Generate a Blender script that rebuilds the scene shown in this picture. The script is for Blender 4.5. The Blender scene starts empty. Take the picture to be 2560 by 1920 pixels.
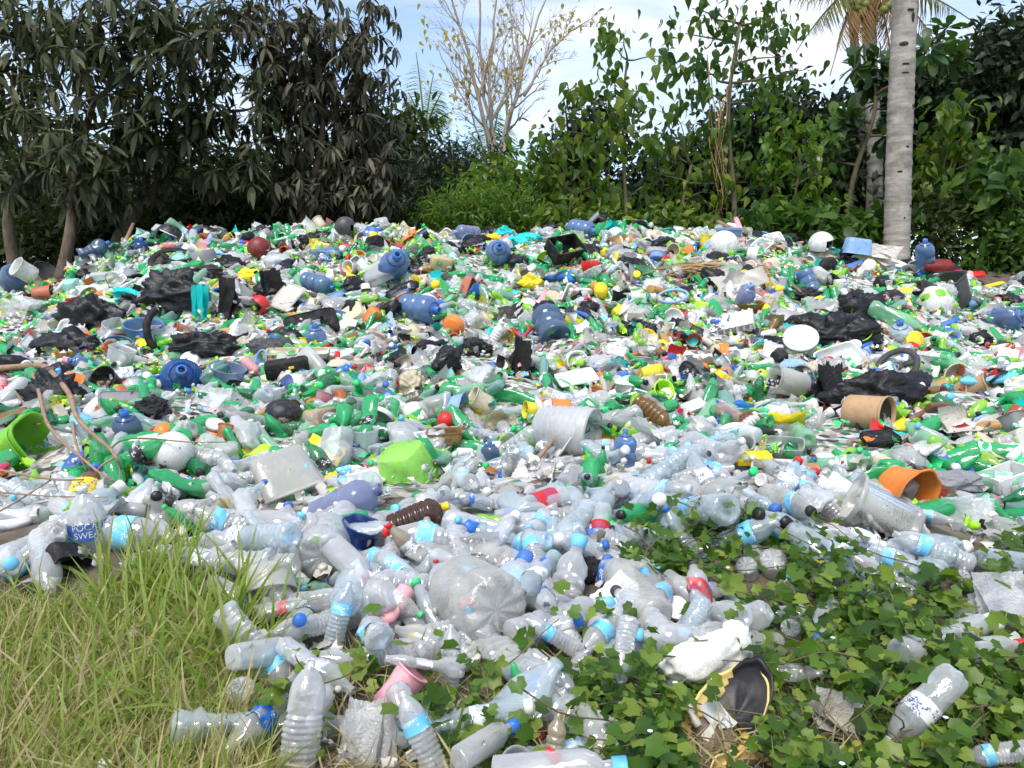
import bpy, math, random
import numpy as np
from mathutils import Matrix, Vector

# ------------------------------------------------------------------ camera, sky, sun, exposure
S = bpy.context.scene
COL = S.collection
R = math.radians
F = 1923.0                      # focal length in pixels of the 2560 px wide photograph
PITCH = R(6.0)
EYE = np.array([0.0, 0.0, 1.25])
cd = bpy.data.cameras.new('camera')
cd.sensor_width = 36.0
cd.lens = 36.0 * F / 2560.0
cd.clip_start = 0.05
cd.clip_end = 2000.0
cam = bpy.data.objects.new('camera', cd)
COL.objects.link(cam)
cam.location = EYE
cam.rotation_euler = (R(90) - PITCH, 0, 0)
S.camera = cam

SUN_ELEV, SUN_AZ = R(58), R(205)        # azimuth measured clockwise from +Y: behind the camera, a little to its left
w = bpy.data.worlds.new('World')
S.world = w
w.use_nodes = True
nt = w.node_tree
nt.nodes.clear()
out = nt.nodes.new('ShaderNodeOutputWorld')
bg = nt.nodes.new('ShaderNodeBackground')
sky = nt.nodes.new('ShaderNodeTexSky')
sky.sky_type = 'NISHITA'
sky.sun_disc = False
sky.sun_elevation = SUN_ELEV
sky.sun_rotation = SUN_AZ
sky.air_density = 1.0
sky.dust_density = 1.5
tc = nt.nodes.new('ShaderNodeTexCoord')
mp = nt.nodes.new('ShaderNodeMapping')
mp.inputs['Scale'].default_value = (1.3, 1.3, 4.5)
mp.inputs['Location'].default_value = (0.35, 0.1, 0.2)
nz = nt.nodes.new('ShaderNodeTexNoise')
nz.inputs['Scale'].default_value = 1.9
nz.inputs['Detail'].default_value = 7
nz.inputs['Roughness'].default_value = 0.55
nz.inputs['Distortion'].default_value = 0.4
rp = nt.nodes.new('ShaderNodeValToRGB')
rp.color_ramp.elements[0].position = 0.44
rp.color_ramp.elements[0].color = (0.06, 0.06, 0.06, 1)
rp.color_ramp.elements[1].position = 0.70
rp.color_ramp.elements[1].color = (0.97, 0.97, 0.97, 1)
mx = nt.nodes.new('ShaderNodeMix')
mx.data_type = 'RGBA'
mx.inputs[7].default_value = (4.6, 4.75, 5.1, 1)
nt.links.new(tc.outputs['Generated'], mp.inputs['Vector'])
nt.links.new(mp.outputs['Vector'], nz.inputs['Vector'])
nt.links.new(nz.outputs[0], rp.inputs[0])
nt.links.new(rp.outputs[0], mx.inputs[0])
nt.links.new(sky.outputs[0], mx.inputs[6])
nt.links.new(mx.outputs[2], bg.inputs[0])
bg.inputs[1].default_value = 0.14
nt.links.new(bg.outputs[0], out.inputs[0])

sl = bpy.data.lights.new('sun', 'SUN')
sl.energy = 1.5
sl.angle = R(22)
sl.color = (1.0, 0.95, 0.88)
so = bpy.data.objects.new('sun', sl)
COL.objects.link(so)
sd = Vector((math.sin(SUN_AZ) * math.cos(SUN_ELEV), math.cos(SUN_AZ) * math.cos(SUN_ELEV), math.sin(SUN_ELEV)))
so.rotation_euler = sd.to_track_quat('Z', 'Y').to_euler()
so.location = (0, 0, 30)

S.view_settings.view_transform = 'Standard'
S.view_settings.look = 'None'
S.view_settings.gamma = 1.0
S.view_settings.exposure = 0.98
S.view_settings.use_curve_mapping = False
S.render.engine = 'CYCLES'
c = S.cycles
c.max_bounces = 8
c.diffuse_bounces = 5
c.glossy_bounces = 2
c.transmission_bounces = 3
c.transparent_max_bounces = 20
c.caustics_reflective = False
c.caustics_refractive = False
c.use_adaptive_sampling = True
c.adaptive_threshold = 0.03
c.use_denoising = True

# ------------------------------------------------------------------ numbers
random.seed(11)
rng = np.random.default_rng(11)


def ray(px, py):
    """direction of the line of sight through a pixel of the photograph, scaled so that its y is 1"""
    x, u = (px - 1280.0) / F, (960.0 - py) / F
    d = np.array([x, math.cos(PITCH) + u * math.sin(PITCH), -math.sin(PITCH) + u * math.cos(PITCH)])
    return d / d[1]


def P3(px, py, Y):
    return EYE + ray(px, py) * Y


def proj(P):
    d = np.atleast_2d(P) - EYE
    f = d[:, 1] * math.cos(PITCH) - d[:, 2] * math.sin(PITCH)
    u = d[:, 1] * math.sin(PITCH) + d[:, 2] * math.cos(PITCH)
    f = np.maximum(f, 0.05)
    return 1280 + F * d[:, 0] / f, 960 - F * u / f, f


PROF = np.array([(-400, -1.25), (-1, -1.2), (0.5, -1.06), (1.43, -.97), (1.7, -.95), (2.07, -.90), (2.53, -.82), (3.1, -.77),
                 (3.74, -.69), (4.97, -.53), (6.0, -.30), (6.5, -.16), (7.49, .28), (8.37, .63), (8.8, .76), (9.15, .76), (9.7, .60),
                 (10.5, .42), (14, .40), (900, .40)])
CREST = np.array([(-300, 745), (0, 700), (130, 690), (250, 630), (400, 590), (500, 580), (870, 564), (1100, 576), (1300, 582), (1450, 575),
                  (1800, 572), (1900, 590), (2050, 625), (2260, 648), (2400, 682), (2560, 708), (2900, 770)])


def sstep(t):
    t = np.clip(t, 0, 1)
    return t * t * (3 - 2 * t)


def H(x, y):
    """height of the ground and of the heap that lies on it"""
    x = np.asarray(x, float)
    y = np.asarray(y, float)
    z = EYE[2] + np.interp(y, PROF[:, 0], PROF[:, 1])
    a = 1280 + F * x / np.maximum(y, 1.0)
    drop = (np.interp(a, CREST[:, 0], CREST[:, 1]) - 562) / F * 8.9
    z = z - drop * sstep((y - 5.0) / 3.6) * (1 - sstep((y - 9.2) / 1.4))
    m = sstep((y - 2.2) / 1.5) * (1 - sstep((y - 9.0) / 1.5))
    n = (np.sin(x * 1.9 + 1.3 * np.sin(y * 1.1)) * np.sin(y * 2.3 + .7 * x) + .6 * np.sin(x * 4.1 - y * 1.7 + 2) * np.sin(y * 4.7 + x)
         + .35 * np.sin(x * 8.3 + y * 5.1) * np.sin(y * 9.1 - x * 3.3))
    return z + n * (0.02 + 0.055 * m)


def hit(px, py, lift=0.0):
    d = ray(px, py)
    Y = np.linspace(1.0, 12.0, 2200)
    z = EYE[2] + d[2] * Y
    h = H(d[0] * Y, Y) + lift
    k = np.nonzero(z < h)[0]
    k = k[0] if len(k) else 1560
    return EYE + d * Y[k]


def normal_at(x, y, e=0.06):
    n = np.array([-(H(x + e, y) - H(x - e, y)) / (2 * e), -(H(x, y + e) - H(x, y - e)) / (2 * e), 1.0])
    return n / np.linalg.norm(n)


# ------------------------------------------------------------------ meshes
def mesh(name, geo, mat=None, smooth=True, col=None):
    V, FF = geo
    V = np.asarray(V, np.float32)
    FF = [np.asarray(f, np.int32) for f in FF if len(f)]
    me = bpy.data.meshes.new(name)
    idx = np.concatenate([f.ravel() for f in FF]).astype(np.int32)
    ln = np.concatenate([np.full(len(f), f.shape[1]) for f in FF]).astype(np.int32)
    me.vertices.add(len(V))
    me.vertices.foreach_set('co', V.ravel())
    me.loops.add(len(idx))
    me.loops.foreach_set('vertex_index', idx)
    me.polygons.add(len(ln))
    me.polygons.foreach_set('loop_start', np.concatenate([[0], np.cumsum(ln)[:-1]]).astype(np.int32))
    me.polygons.foreach_set('use_smooth', np.full(len(ln), bool(smooth)))
    if col is not None:
        at = me.attributes.new('col', 'FLOAT_COLOR', 'POINT')
        cc = np.ones((len(V), 4), np.float32)
        cc[:, :3] = col
        at.data.foreach_set('color', cc.ravel())
    me.update(calc_edges=True)
    if mat is not None:
        me.materials.append(mat)
    return me


def join(geos):
    V, Q, T, o = [], [], [], 0
    for v, fs in geos:
        V.append(v)
        for f in fs:
            if len(f):
                (Q if f.shape[1] == 4 else T).append(np.asarray(f) + o)
        o += len(v)
    return np.concatenate(V), [np.concatenate(x) for x in (Q, T) if x]


def lathe(prof, n=20, fn=None):
    p = np.array(prof, float)
    th = np.linspace(0, 2 * math.pi, n, endpoint=False)
    r = np.repeat(p[:, :1], n, 1)
    z = np.repeat(p[:, 1:2], n, 1)
    t = np.repeat(th[None], len(p), 0)
    if fn:
        r = fn(r, t, z)
    V = np.stack([r * np.cos(t), r * np.sin(t), z], -1).reshape(-1, 3)
    i = np.arange(len(p) - 1)[:, None] * n
    j = np.arange(n)[None]
    k = (j + 1) % n
    Q = np.stack([i + j, i + k, i + n + k, i + n + j], -1).reshape(-1, 4)
    return V, [Q]


def square(k):
    return lambda r, t, z: r * (np.abs(np.cos(t)) ** k + np.abs(np.sin(t)) ** k) ** (-1.0 / k)


def tube(pts, rad, n=7, closed=False):
    P = np.asarray(pts, float)
    m = len(P)
    rad = np.broadcast_to(np.asarray(rad, float), (m,))
    T = np.roll(P, -1, 0) - np.roll(P, 1, 0) if closed else np.gradient(P, axis=0)
    T /= np.linalg.norm(T, axis=1)[:, None] + 1e-9
    ref = np.array([0.13, 0.21, 0.97]) if abs(T[0] @ np.array([.13, .21, .97])) < .9 else np.array([1.0, .1, .05])
    A = np.cross(T, ref)
    A /= np.linalg.norm(A, axis=1)[:, None] + 1e-9
    B = np.cross(T, A)
    th = np.linspace(0, 2 * math.pi, n, endpoint=False)
    V = (P[:, None] + rad[:, None, None] * (np.cos(th)[None, :, None] * A[:, None] + np.sin(th)[None, :, None] * B[:, None])).reshape(-1, 3)
    i = np.arange(m if closed else m - 1)[:, None] * n
    j = np.arange(n)[None]
    k = (j + 1) % n
    i2 = (i + n) % (m * n)
    Q = np.stack([i + j, i + k, i2 + k, i2 + j], -1).reshape(-1, 4)
    FF = [Q]
    if not closed:
        V = np.concatenate([V, P[:1], P[-1:]])
        a, b = m * n, m * n + 1
        j1 = np.arange(n)
        k1 = (j1 + 1) % n
        FF.append(np.concatenate([np.stack([np.full(n, a), k1, j1], -1), np.stack([np.full(n, b), (m - 1) * n + j1, (m - 1) * n + k1], -1)]))
    return V, FF


def box(sx, sy, sz, b=0.0):
    """a box with softened edges, centred"""
    b = b or min(sx, sy, sz) * .08
    h = sz / 2
    k = square(14)
    g = lathe([(1e-4, -h), (.5 - b / max(sx, sy), -h), (.5, -h + b), (.5, h - b), (.5 - b / max(sx, sy), h), (1e-4, h)], 32, k)
    g[0][:, 0] *= sx
    g[0][:, 1] *= sy
    return g


def ridge(V, seed, freq, octs=3):
    rs = np.random.default_rng(seed)
    o = np.zeros(len(V))
    for k in range(octs):
        for _ in range(3):
            d = rs.normal(size=3) * freq * 1.9 ** k
            o += (1 - 2 * np.abs(np.sin(V @ d + rs.uniform(0, 6.28)))) / 3 / 1.7 ** k
    return o


def soft(V, seed, freq):
    rs = np.random.default_rng(seed)
    o = np.zeros(len(V))
    for _ in range(5):
        o += np.sin(V @ (rs.normal(size=3) * freq) + rs.uniform(0, 6.28)) / 5
    return o


def moved(geo, M):
    M = np.array(M)
    return geo[0] @ M[:3, :3].T + M[:3, 3], geo[1]


def put_on(o, parent=None, **props):
    COL.objects.link(o)
    if parent is not None:
        o.parent = parent
    for k, v in props.items():
        if v:
            o[k] = v
    return o


def ob(name, me, parent=None, M=None, color=None, **props):
    o = bpy.data.objects.new(name, me)
    if M is not None:
        o.matrix_world = Matrix([[float(x) for x in r] for r in M])
    if color is not None:
        o.color = (color[0], color[1], color[2], 1)
    return put_on(o, parent, **props)


def empty(name, loc=(0, 0, 0), **props):
    o = bpy.data.objects.new(name, None)
    o.location = [float(v) for v in loc]
    o.empty_display_size = .1
    return put_on(o, None, **props)


# ------------------------------------------------------------------ materials
def new_mat(name):
    m = bpy.data.materials.new(name)
    m.use_nodes = True
    m.node_tree.nodes.clear()
    return m, m.node_tree


def node(nt, typ, inp=None, **attrs):
    n = nt.nodes.new(typ)
    for k, v in attrs.items():
        setattr(n, k, v)
    for k, v in (inp or {}).items():
        s = n.inputs[k]
        if hasattr(v, 'links'):
            nt.links.new(v, s)
        else:
            s.default_value = v
    return n


def rgb(c):
    return (c[0], c[1], c[2], 1)


def mixc(nt, fac, a, b):
    n = node(nt, 'ShaderNodeMix', data_type='RGBA')
    for i, v in ((0, fac), (6, a), (7, b)):
        if hasattr(v, 'links'):
            nt.links.new(v, n.inputs[i])
        else:
            n.inputs[i].default_value = v
    return n.outputs[2]


def ramp(nt, v, a, b, lo=0.0, hi=1.0):
    n = node(nt, 'ShaderNodeMapRange', {0: v, 1: a, 2: b, 3: lo, 4: hi})
    return n.outputs[0]


def noise4(nt, scale, detail=4, coord='Object', rough=.55):
    t = node(nt, 'ShaderNodeTexCoord')
    oi = node(nt, 'ShaderNodeObjectInfo')
    wv = node(nt, 'ShaderNodeMath', {0: oi.outputs['Random'], 1: 60.0}, operation='MULTIPLY')
    n = node(nt, 'ShaderNodeTexNoise', {'Vector': t.outputs[coord], 'W': wv.outputs[0], 'Scale': scale, 'Detail': detail, 'Roughness': rough}, noise_dimensions='4D')
    return n.outputs[0]


def col_src(nt, attr):
    if attr:
        return node(nt, 'ShaderNodeAttribute', attribute_name='col').outputs['Color']
    return node(nt, 'ShaderNodeObjectInfo').outputs['Color']


def finish(nt, sh):
    o = node(nt, 'ShaderNodeOutputMaterial')
    nt.links.new(sh, o.inputs[0])


def mixs(nt, fac, a, b):
    n = node(nt, 'ShaderNodeMixShader', {1: a, 2: b})
    if hasattr(fac, 'links'):
        nt.links.new(fac, n.inputs[0])
    else:
        n.inputs[0].default_value = fac
    return n.outputs[0]


def plastic_opaque(name, attr=False, rough=.38, dirt=.5, bump=.15, spec=.45, scale=9):
    m, nt = new_mat(name)
    c0 = col_src(nt, attr)
    n = noise4(nt, scale)
    f = ramp(nt, n, .48, .75, 0, dirt)
    c1 = mixc(nt, f, c0, (.20, .17, .13, 1))
    rg = ramp(nt, n, .3, .7, rough - .1, rough + .25)
    b = node(nt, 'ShaderNodeBump', {'Height': noise4(nt, 38, 3), 'Strength': bump, 'Distance': .01})
    p = node(nt, 'ShaderNodeBsdfPrincipled', {'Base Color': c1, 'Roughness': rg, 'Specular IOR Level': spec, 'Normal': b.outputs[0]})
    finish(nt, p.outputs[0])
    return m


def plastic_clear(name, attr=False, base=.25, gain=.45, dirt=.25, bump=.35, gloss=.09, keep=.55, bscale=42, shine=.03):
    """thin transparent plastic: lets light through, scatters a little of it, shines"""
    m, nt = new_mat(name)
    c0 = col_src(nt, attr)
    n = noise4(nt, 7)
    b = node(nt, 'ShaderNodeBump', {'Height': noise4(nt, bscale, 3), 'Strength': bump, 'Distance': .012})
    lw = node(nt, 'ShaderNodeLayerWeight', {'Blend': .45, 'Normal': b.outputs[0]})
    f0 = ramp(nt, lw.outputs['Facing'], 0, 1, base, base + gain)
    f1 = ramp(nt, n, .45, .75, 0, dirt)
    fac = node(nt, 'ShaderNodeMath', {0: f0, 1: f1}, operation='ADD', use_clamp=True)
    ct = mixc(nt, keep, (1, 1, 1, 1), c0)
    tr = node(nt, 'ShaderNodeBsdfTransparent', {'Color': ct})
    cdirty = mixc(nt, ramp(nt, n, .5, .8, 0, .35), c0, (.33, .29, .23, 1))
    df = node(nt, 'ShaderNodeBsdfDiffuse', {'Color': cdirty, 'Normal': b.outputs[0]})
    tl = node(nt, 'ShaderNodeBsdfTranslucent', {'Color': cdirty, 'Normal': b.outputs[0]})
    body = mixs(nt, .38, df.outputs[0], tl.outputs[0])
    s1 = mixs(nt, fac.outputs[0], tr.outputs[0], body)
    gl = node(nt, 'ShaderNodeBsdfGlossy', {'Color': (1, 1, 1, 1), 'Roughness': gloss, 'Normal': b.outputs[0]})
    fr = node(nt, 'ShaderNodeLayerWeight', {'Blend': .22, 'Normal': b.outputs[0]})
    ff = ramp(nt, fr.outputs['Fresnel'], 0, 1, shine, .8)
    finish(nt, mixs(nt, ff, s1, gl.outputs[0]))
    return m


def leaf_mat(name, ca, cb, cc, trans=.3, rough=.45, spec=.35):
    m, nt = new_mat(name)
    g = node(nt, 'ShaderNodeNewGeometry')
    oi = node(nt, 'ShaderNodeObjectInfo')
    rsum = node(nt, 'ShaderNodeMath', {0: g.outputs['Random Per Island'], 1: oi.outputs['Random']}, operation='ADD')
    r = node(nt, 'ShaderNodeMath', {0: rsum.outputs[0]}, operation='FRACT')
    rpn = node(nt, 'ShaderNodeValToRGB', {0: r.outputs[0]})
    e = rpn.color_ramp.elements
    e[0].color, e[1].color = rgb(ca), rgb(cc)
    e.new(.6).color = rgb(cb)
    t = node(nt, 'ShaderNodeTexCoord')
    nn = node(nt, 'ShaderNodeTexNoise', {'Vector': t.outputs['Object'], 'Scale': 14.0, 'Detail': 3.0})
    c1 = mixc(nt, ramp(nt, nn.outputs[0], .3, .7, 0, .35), rpn.outputs[0], rgb([v * .55 for v in cb]))
    p = node(nt, 'ShaderNodeBsdfPrincipled', {'Base Color': c1, 'Roughness': rough, 'Specular IOR Level': spec})
    ct = mixc(nt, .5, c1, rgb([min(1, cb[0] * 2.2), min(1, cb[1] * 2.2), cb[2] * .6]))
    tl = node(nt, 'ShaderNodeBsdfTranslucent', {'Color': ct})
    finish(nt, mixs(nt, trans, p.outputs[0], tl.outputs[0]))
    return m


def rough_mat(name, ca, cb, scale=6, rough=.85, bump=.5, stretch=(1, 1, 1), coord='Object', dist=.03, detail=6):
    m, nt = new_mat(name)
    t = node(nt, 'ShaderNodeTexCoord')
    mpn = node(nt, 'ShaderNodeMapping', {'Vector': t.outputs[coord], 'Scale': stretch})
    n = node(nt, 'ShaderNodeTexNoise', {'Vector': mpn.outputs[0], 'Scale': scale, 'Detail': detail, 'Roughness': .65})
    c1 = mixc(nt, ramp(nt, n.outputs[0], .35, .65), rgb(ca), rgb(cb))
    b = node(nt, 'ShaderNodeBump', {'Height': n.outputs[0], 'Strength': bump, 'Distance': dist})
    p = node(nt, 'ShaderNodeBsdfPrincipled', {'Base Color': c1, 'Roughness': rough, 'Specular IOR Level': .2, 'Normal': b.outputs[0]})
    finish(nt, p.outputs[0])
    return m


def printed(name):
    """glossy label film with small blocks of print, some of it worn away"""
    m, nt = new_mat(name)
    c0 = col_src(nt, False)
    t = node(nt, 'ShaderNodeTexCoord')
    mpn = node(nt, 'ShaderNodeMapping', {'Vector': t.outputs['Object'], 'Scale': (1, 1, 1.8)})
    n1 = node(nt, 'ShaderNodeTexNoise', {'Vector': mpn.outputs[0], 'Scale': 26.0, 'Detail': 1.0})
    vo = node(nt, 'ShaderNodeTexVoronoi', {'Vector': mpn.outputs[0], 'Scale': 150.0}, distance='CHEBYCHEV')
    k = node(nt, 'ShaderNodeMath', {0: ramp(nt, n1.outputs[0], .52, .55), 1: ramp(nt, vo.outputs['Distance'], .34, .42, 1, 0)}, operation='MULTIPLY')
    hs = node(nt, 'ShaderNodeSeparateColor', {0: c0})
    lum = ramp(nt, hs.outputs[0], .35, .5)
    ink = mixc(nt, lum, (.82, .85, .85, 1), (.06, .09, .25, 1))
    c1 = mixc(nt, k.outputs[0], c0, ink)
    wn = noise4(nt, 11)
    c2 = mixc(nt, ramp(nt, wn, .52, .72, 0, .6), c1, (.55, .54, .50, 1))
    b = node(nt, 'ShaderNodeBump', {'Height': wn, 'Strength': .3, 'Distance': .01})
    p = node(nt, 'ShaderNodeBsdfPrincipled', {'Base Color': c2, 'Roughness': .4, 'Specular IOR Level': .4, 'Normal': b.outputs[0]})
    finish(nt, p.outputs[0])
    return m


MAT = {}
for at in (False, True):
    x = '_mass' if at else ''
    MAT['opaque' + x] = plastic_opaque('opaque plastic' + x, at)
    MAT['clear' + x] = plastic_clear('clear bottle plastic' + x, at, .27, .56, .08, .38, gloss=.07, shine=.09, bscale=26, keep=.25)
    MAT['tint' + x] = plastic_clear('tinted bottle plastic' + x, at, .46, .42, .08, .5, keep=.62, shine=.07, bscale=26)
    MAT['film' + x] = plastic_clear('thin plastic film' + x, at, .42, .38, .25, .5, gloss=.14, shine=.06, bscale=24)
MAT['jug'] = plastic_clear('blue jug plastic', False, .40, .42, .06, .06, gloss=.14, keep=.9, bscale=12)
MAT['frost'] = plastic_clear('milky plastic', False, .40, .42, .14, .2, gloss=.2, keep=.4, bscale=20)
MAT['bag'] = plastic_opaque('bag film', False, .30, .05, .7, .4, 5)
MAT['matte'] = plastic_opaque('matte plastic', False, .6, .35, .3, .3, 6)
MAT['print'] = printed('printed film')
MAT['foam'] = rough_mat('white foam', (.80, .79, .76), (.62, .60, .55), 30, .9, .25, dist=.01)
MAT['wood'] = rough_mat('weathered wood', (.36, .26, .17), (.20, .14, .09), 10, .85, .5, (1, 1, .2))
MAT['twig'] = rough_mat('dry branch bark', (.36, .25, .17), (.24, .16, .10), 16, .85, .4)
MAT['rattan'] = rough_mat('split rattan', (.50, .33, .17), (.36, .22, .11), 20, .7, .3)
MAT['mud'] = rough_mat('dried mud', (.15, .10, .07), (.30, .24, .19), 22, .95, .9)

# ------------------------------------------------------------------ colours (base colours, linear)
C = dict(
    white=(.74, .74, .72), dirty=(.56, .53, .47), cream=(.62, .53, .37), grey=(.25, .25, .26), dark=(.055, .055, .06), black=(.010, .010, .012),
    clear=(.95, .97, .98), aqua=(.80, .92, .98), haze=(.84, .83, .76), green=(.025, .66, .20), dgreen=(.012, .34, .11), pale=(.42, .84, .52),
    lime=(.46, .95, .03), limed=(.17, .50, .02), blue=(.025, .15, .52), sky=(.16, .55, .83), jug=(.25, .42, .74), slate=(.16, .27, .44), navy=(.012, .05, .20), teal=(.0, .55, .52),
    red=(.58, .02, .02), maroon=(.20, .02, .02), orange=(.80, .22, .03), amber=(.45, .25, .06), yellow=(.88, .66, .02), pink=(.80, .38, .42), hot=(.75, .04, .16),
    purple=(.25, .14, .48), brown=(.16, .08, .04), tan=(.48, .30, .16), straw=(.50, .42, .22), mint=(.35, .66, .58), terracotta=(.45, .12, .05), lilac=(.42, .47, .70))


def crush(seed, amt, h, r):
    rs = np.random.default_rng(seed)
    a = rs.uniform(0, math.pi)
    z0, wd = h * rs.uniform(.25, .6), h * rs.uniform(.22, .38)
    bend, tw = rs.normal() * .13 * amt / h, rs.normal() * .4 * amt / h
    ca, sa = math.cos(a), math.sin(a)

    def f(V):
        V = V.copy()
        x, y, z = V[:, 0] * ca + V[:, 1] * sa, -V[:, 0] * sa + V[:, 1] * ca, V[:, 2]
        g = np.exp(-((z - z0) / wd) ** 2)
        k = amt * g
        soft_top = 1 - sstep((z - .84 * h) / (.1 * h))
        dn = 1 + soft_top * amt * (.34 * ridge(V / r, seed + 5, .95, 3) - .08)
        x, y = x * (1 - .72 * k) * dn, y * (1 + .28 * k) * dn
        x = x + bend * (z - z0) ** 2 * 1.2
        t = tw * (z - z0)
        x, y = x * np.cos(t) - y * np.sin(t), x * np.sin(t) + y * np.cos(t)
        V[:, 0], V[:, 1] = x * ca - y * sa, x * sa + y * ca
        return V
    return f


def bottle(kind, h, r, seed=0, amt=0.0, n=20, body='clear', label=True, cap=True):
    nk = min(.0135, .34 * r) / r
    fn = None
    lz = (.40, .64)
    if kind == 'water':
        p = [(.02, .045), (.35, .03), (.6, .004), (.86, .004), (.97, .025), (1, .06)]
        for k in range(8):
            z = .085 + k * .058
            p += [(1, z), (.925, z + .017), (.925, z + .026), (1, z + .043)]
        p += [(1, .57), (1.0, .68), (.97, .73), (.86, .785), (.64, .85), (.42, .90), (nk, .925), (nk, .985), (nk * .86, .99)]
        lz = (.545, .70)
        fn = lambda rr, t, z: rr * (1 - .13 * np.exp(-(z / (.035 * h)) ** 2) * (.5 + .5 * np.cos(5 * t)))
    elif kind == 'soda':
        p = [(.02, .05), (.3, .035), (.55, 0), (.8, .004), (.95, .04), (1, .10), (1, .2), (.955, .29), (.955, .36), (1, .42), (1, .63), (.97, .68), (.87, .74),
             (.68, .82), (.46, .895), (nk, .93), (nk, .985), (nk * .86, .99)]
        lz = (.43, .62)
        fn = lambda rr, t, z: rr * (1 - .24 * np.exp(-(z / (.07 * h)) ** 2) * (.5 + .5 * np.cos(5 * t)))
    elif kind == 'lime':
        p = [(.02, .04), (.55, 0), (.9, .01), (1, .07), (1, .24), (.80, .34), (.78, .42), (.98, .52), (1, .62), (.95, .70), (.75, .80), (.48, .89), (nk, .92), (nk, .985), (nk * .86, .99)]
        lz = (.53, .66)
        fn = lambda rr, t, z: rr * (1 - .22 * np.exp(-(z / (.09 * h)) ** 2) * (.5 + .5 * np.cos(5 * t)))
    elif kind == 'milk':        # opaque bottle for soap, milk or medicine
        p = [(.02, .01), (.85, 0), (.97, .012), (1, .04), (1, .66), (.95, .72), (.7, .79), (.42, .83), (nk * 1.3, .85), (nk * 1.3, .99), (nk * 1.1, .995)]
        lz = (.18, .55)
    elif kind == 'ribbed':
        p = [(.02, .01), (.85, 0), (.97, .012), (1, .04)]
        for k in range(6):
            z = .07 + k * .1
            p += [(1, z), (1, z + .06), (.91, z + .07), (.91, z + .09)]
        p += [(1, .70), (.95, .75), (.7, .82), (.45, .86), (nk * 1.3, .88), (nk * 1.3, .99), (nk * 1.1, .995)]
        lz = (.1, .2)
        label = False
    elif kind == 'flat':        # flattened shampoo bottle
        p = [(.02, .005), (.8, 0), (.95, .015), (1, .05), (1.02, .3), (.96, .55), (.8, .72), (.55, .79), (nk * 1.2, .81), (nk * 1.2, .99), (nk, .995)]
        lz = (.15, .55)
    g = lathe([(a * r, b * h) for a, b in p], n, fn)
    parts = [('bottle', g, body, 'body')]
    if label:
        zz = np.linspace(lz[0], lz[1], 6) * h
        pr = np.interp(zz / h, [b for a, b in p], [a for a, b in p])
        pr = np.full(6, max(pr)) * r * 1.02 + .0006
        parts.append(('paper_label', lathe(list(zip(pr, zz)), n, fn), 'print', 'label'))
    if cap:
        rc, z0 = nk * r * (1.28 if kind in ('water', 'soda', 'lime') else 1.45), h * (.945 if kind in ('water', 'soda', 'lime') else .90)
        parts.append(('cap', lathe([(nk * r, z0), (rc, z0), (rc, h * 1.0), (rc * .93, h * 1.012), (1e-4, h * 1.012)], 14), 'opaque', 'cap'))
    if kind == 'flat':
        for q in parts[:2]:
            q[1][0][:, 1] *= .55
    if amt > 0:
        cf = crush(seed, amt, h, r)
        parts = [(a, (cf(b[0]), b[1]), m_, s_) for a, b, m_, s_ in parts]
    o = np.array([0, 0, h / 2])
    return [(a, (b[0] - o, b[1]), m_, s_) for a, b, m_, s_ in parts]


def open_pot(rb, rt, h, t=.004, rim=.006, k=None, asp=1.0, n=24, fn=None):
    p = [(1e-4, 0), (rb * .95, 0), (rb, .03 * h)]
    for u in (.3, .6, .9):
        p.append((rb + (rt - rb) * u, u * h))
    p += [(rt, .95 * h), (rt + rim, .955 * h), (rt + rim, h), (rt - t, h), (rt - t - .004, .9 * h), (rb - t + (rt - rb) * .5, .5 * h), (rb - t, t + .02 * h), (1e-4, t + .01 * h)]
    g = lathe(p, n, fn or (square(k) if k else None))
    g[0][:, 1] *= asp
    g[0][:, 2] -= h / 2
    return g


def disc(r, t=.012, n=26):
    return lathe([(1e-4, -t * .3), (r * .86, -t * .3), (r * .9, -t), (r, -t), (r, t * .6), (r * .95, t), (r * .8, t * .7), (1e-4, t * .7)], n)


def jug_geo(fn=None, R0=.135, h=.47):
    k = R0 / .135
    p = [(.001, .06), (.05, .055), (.09, .012), (.125, 0), (.134, .02), (.135, .10), (.126, .108), (.126, .128), (.135, .137), (.135, .215), (.126, .223), (.126, .243), (.135, .252),
         (.135, .32), (.128, .352), (.105, .385), (.07, .408), (.04, .42), (.029, .43), (.029, .468), (.025, .47), (.024, .44), (.03, .41)]
    g = lathe([(a * k, b * h / .47) for a, b in p], 30, fn)
    g[0][:, 2] -= h / 2
    return g


def crumple(seed, n=(26, 16), sx=1, sy=.8, sz=.5, a=.33, f=2.6):
    th = np.linspace(0, math.pi, n[1])
    g = lathe([(max(math.sin(t), 1e-3), -math.cos(t)) for t in th], n[0])
    V = g[0]
    k = V.copy()
    V = V * np.clip(1 + .6 * a * ridge(k, seed, f * .8, 2) + .28 * soft(k, seed + 9, 2.2), .4, 1.5)[:, None]
    V = V * (1 + .30 * a * ridge(k, seed + 4, f * 2.4, 2))[:, None]
    V += .10 * np.stack([soft(V, seed + 1, 5), soft(V, seed + 2, 5), soft(V, seed + 3, 5)], -1)
    return V * np.array([sx, sy, sz]), g[1]


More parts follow.
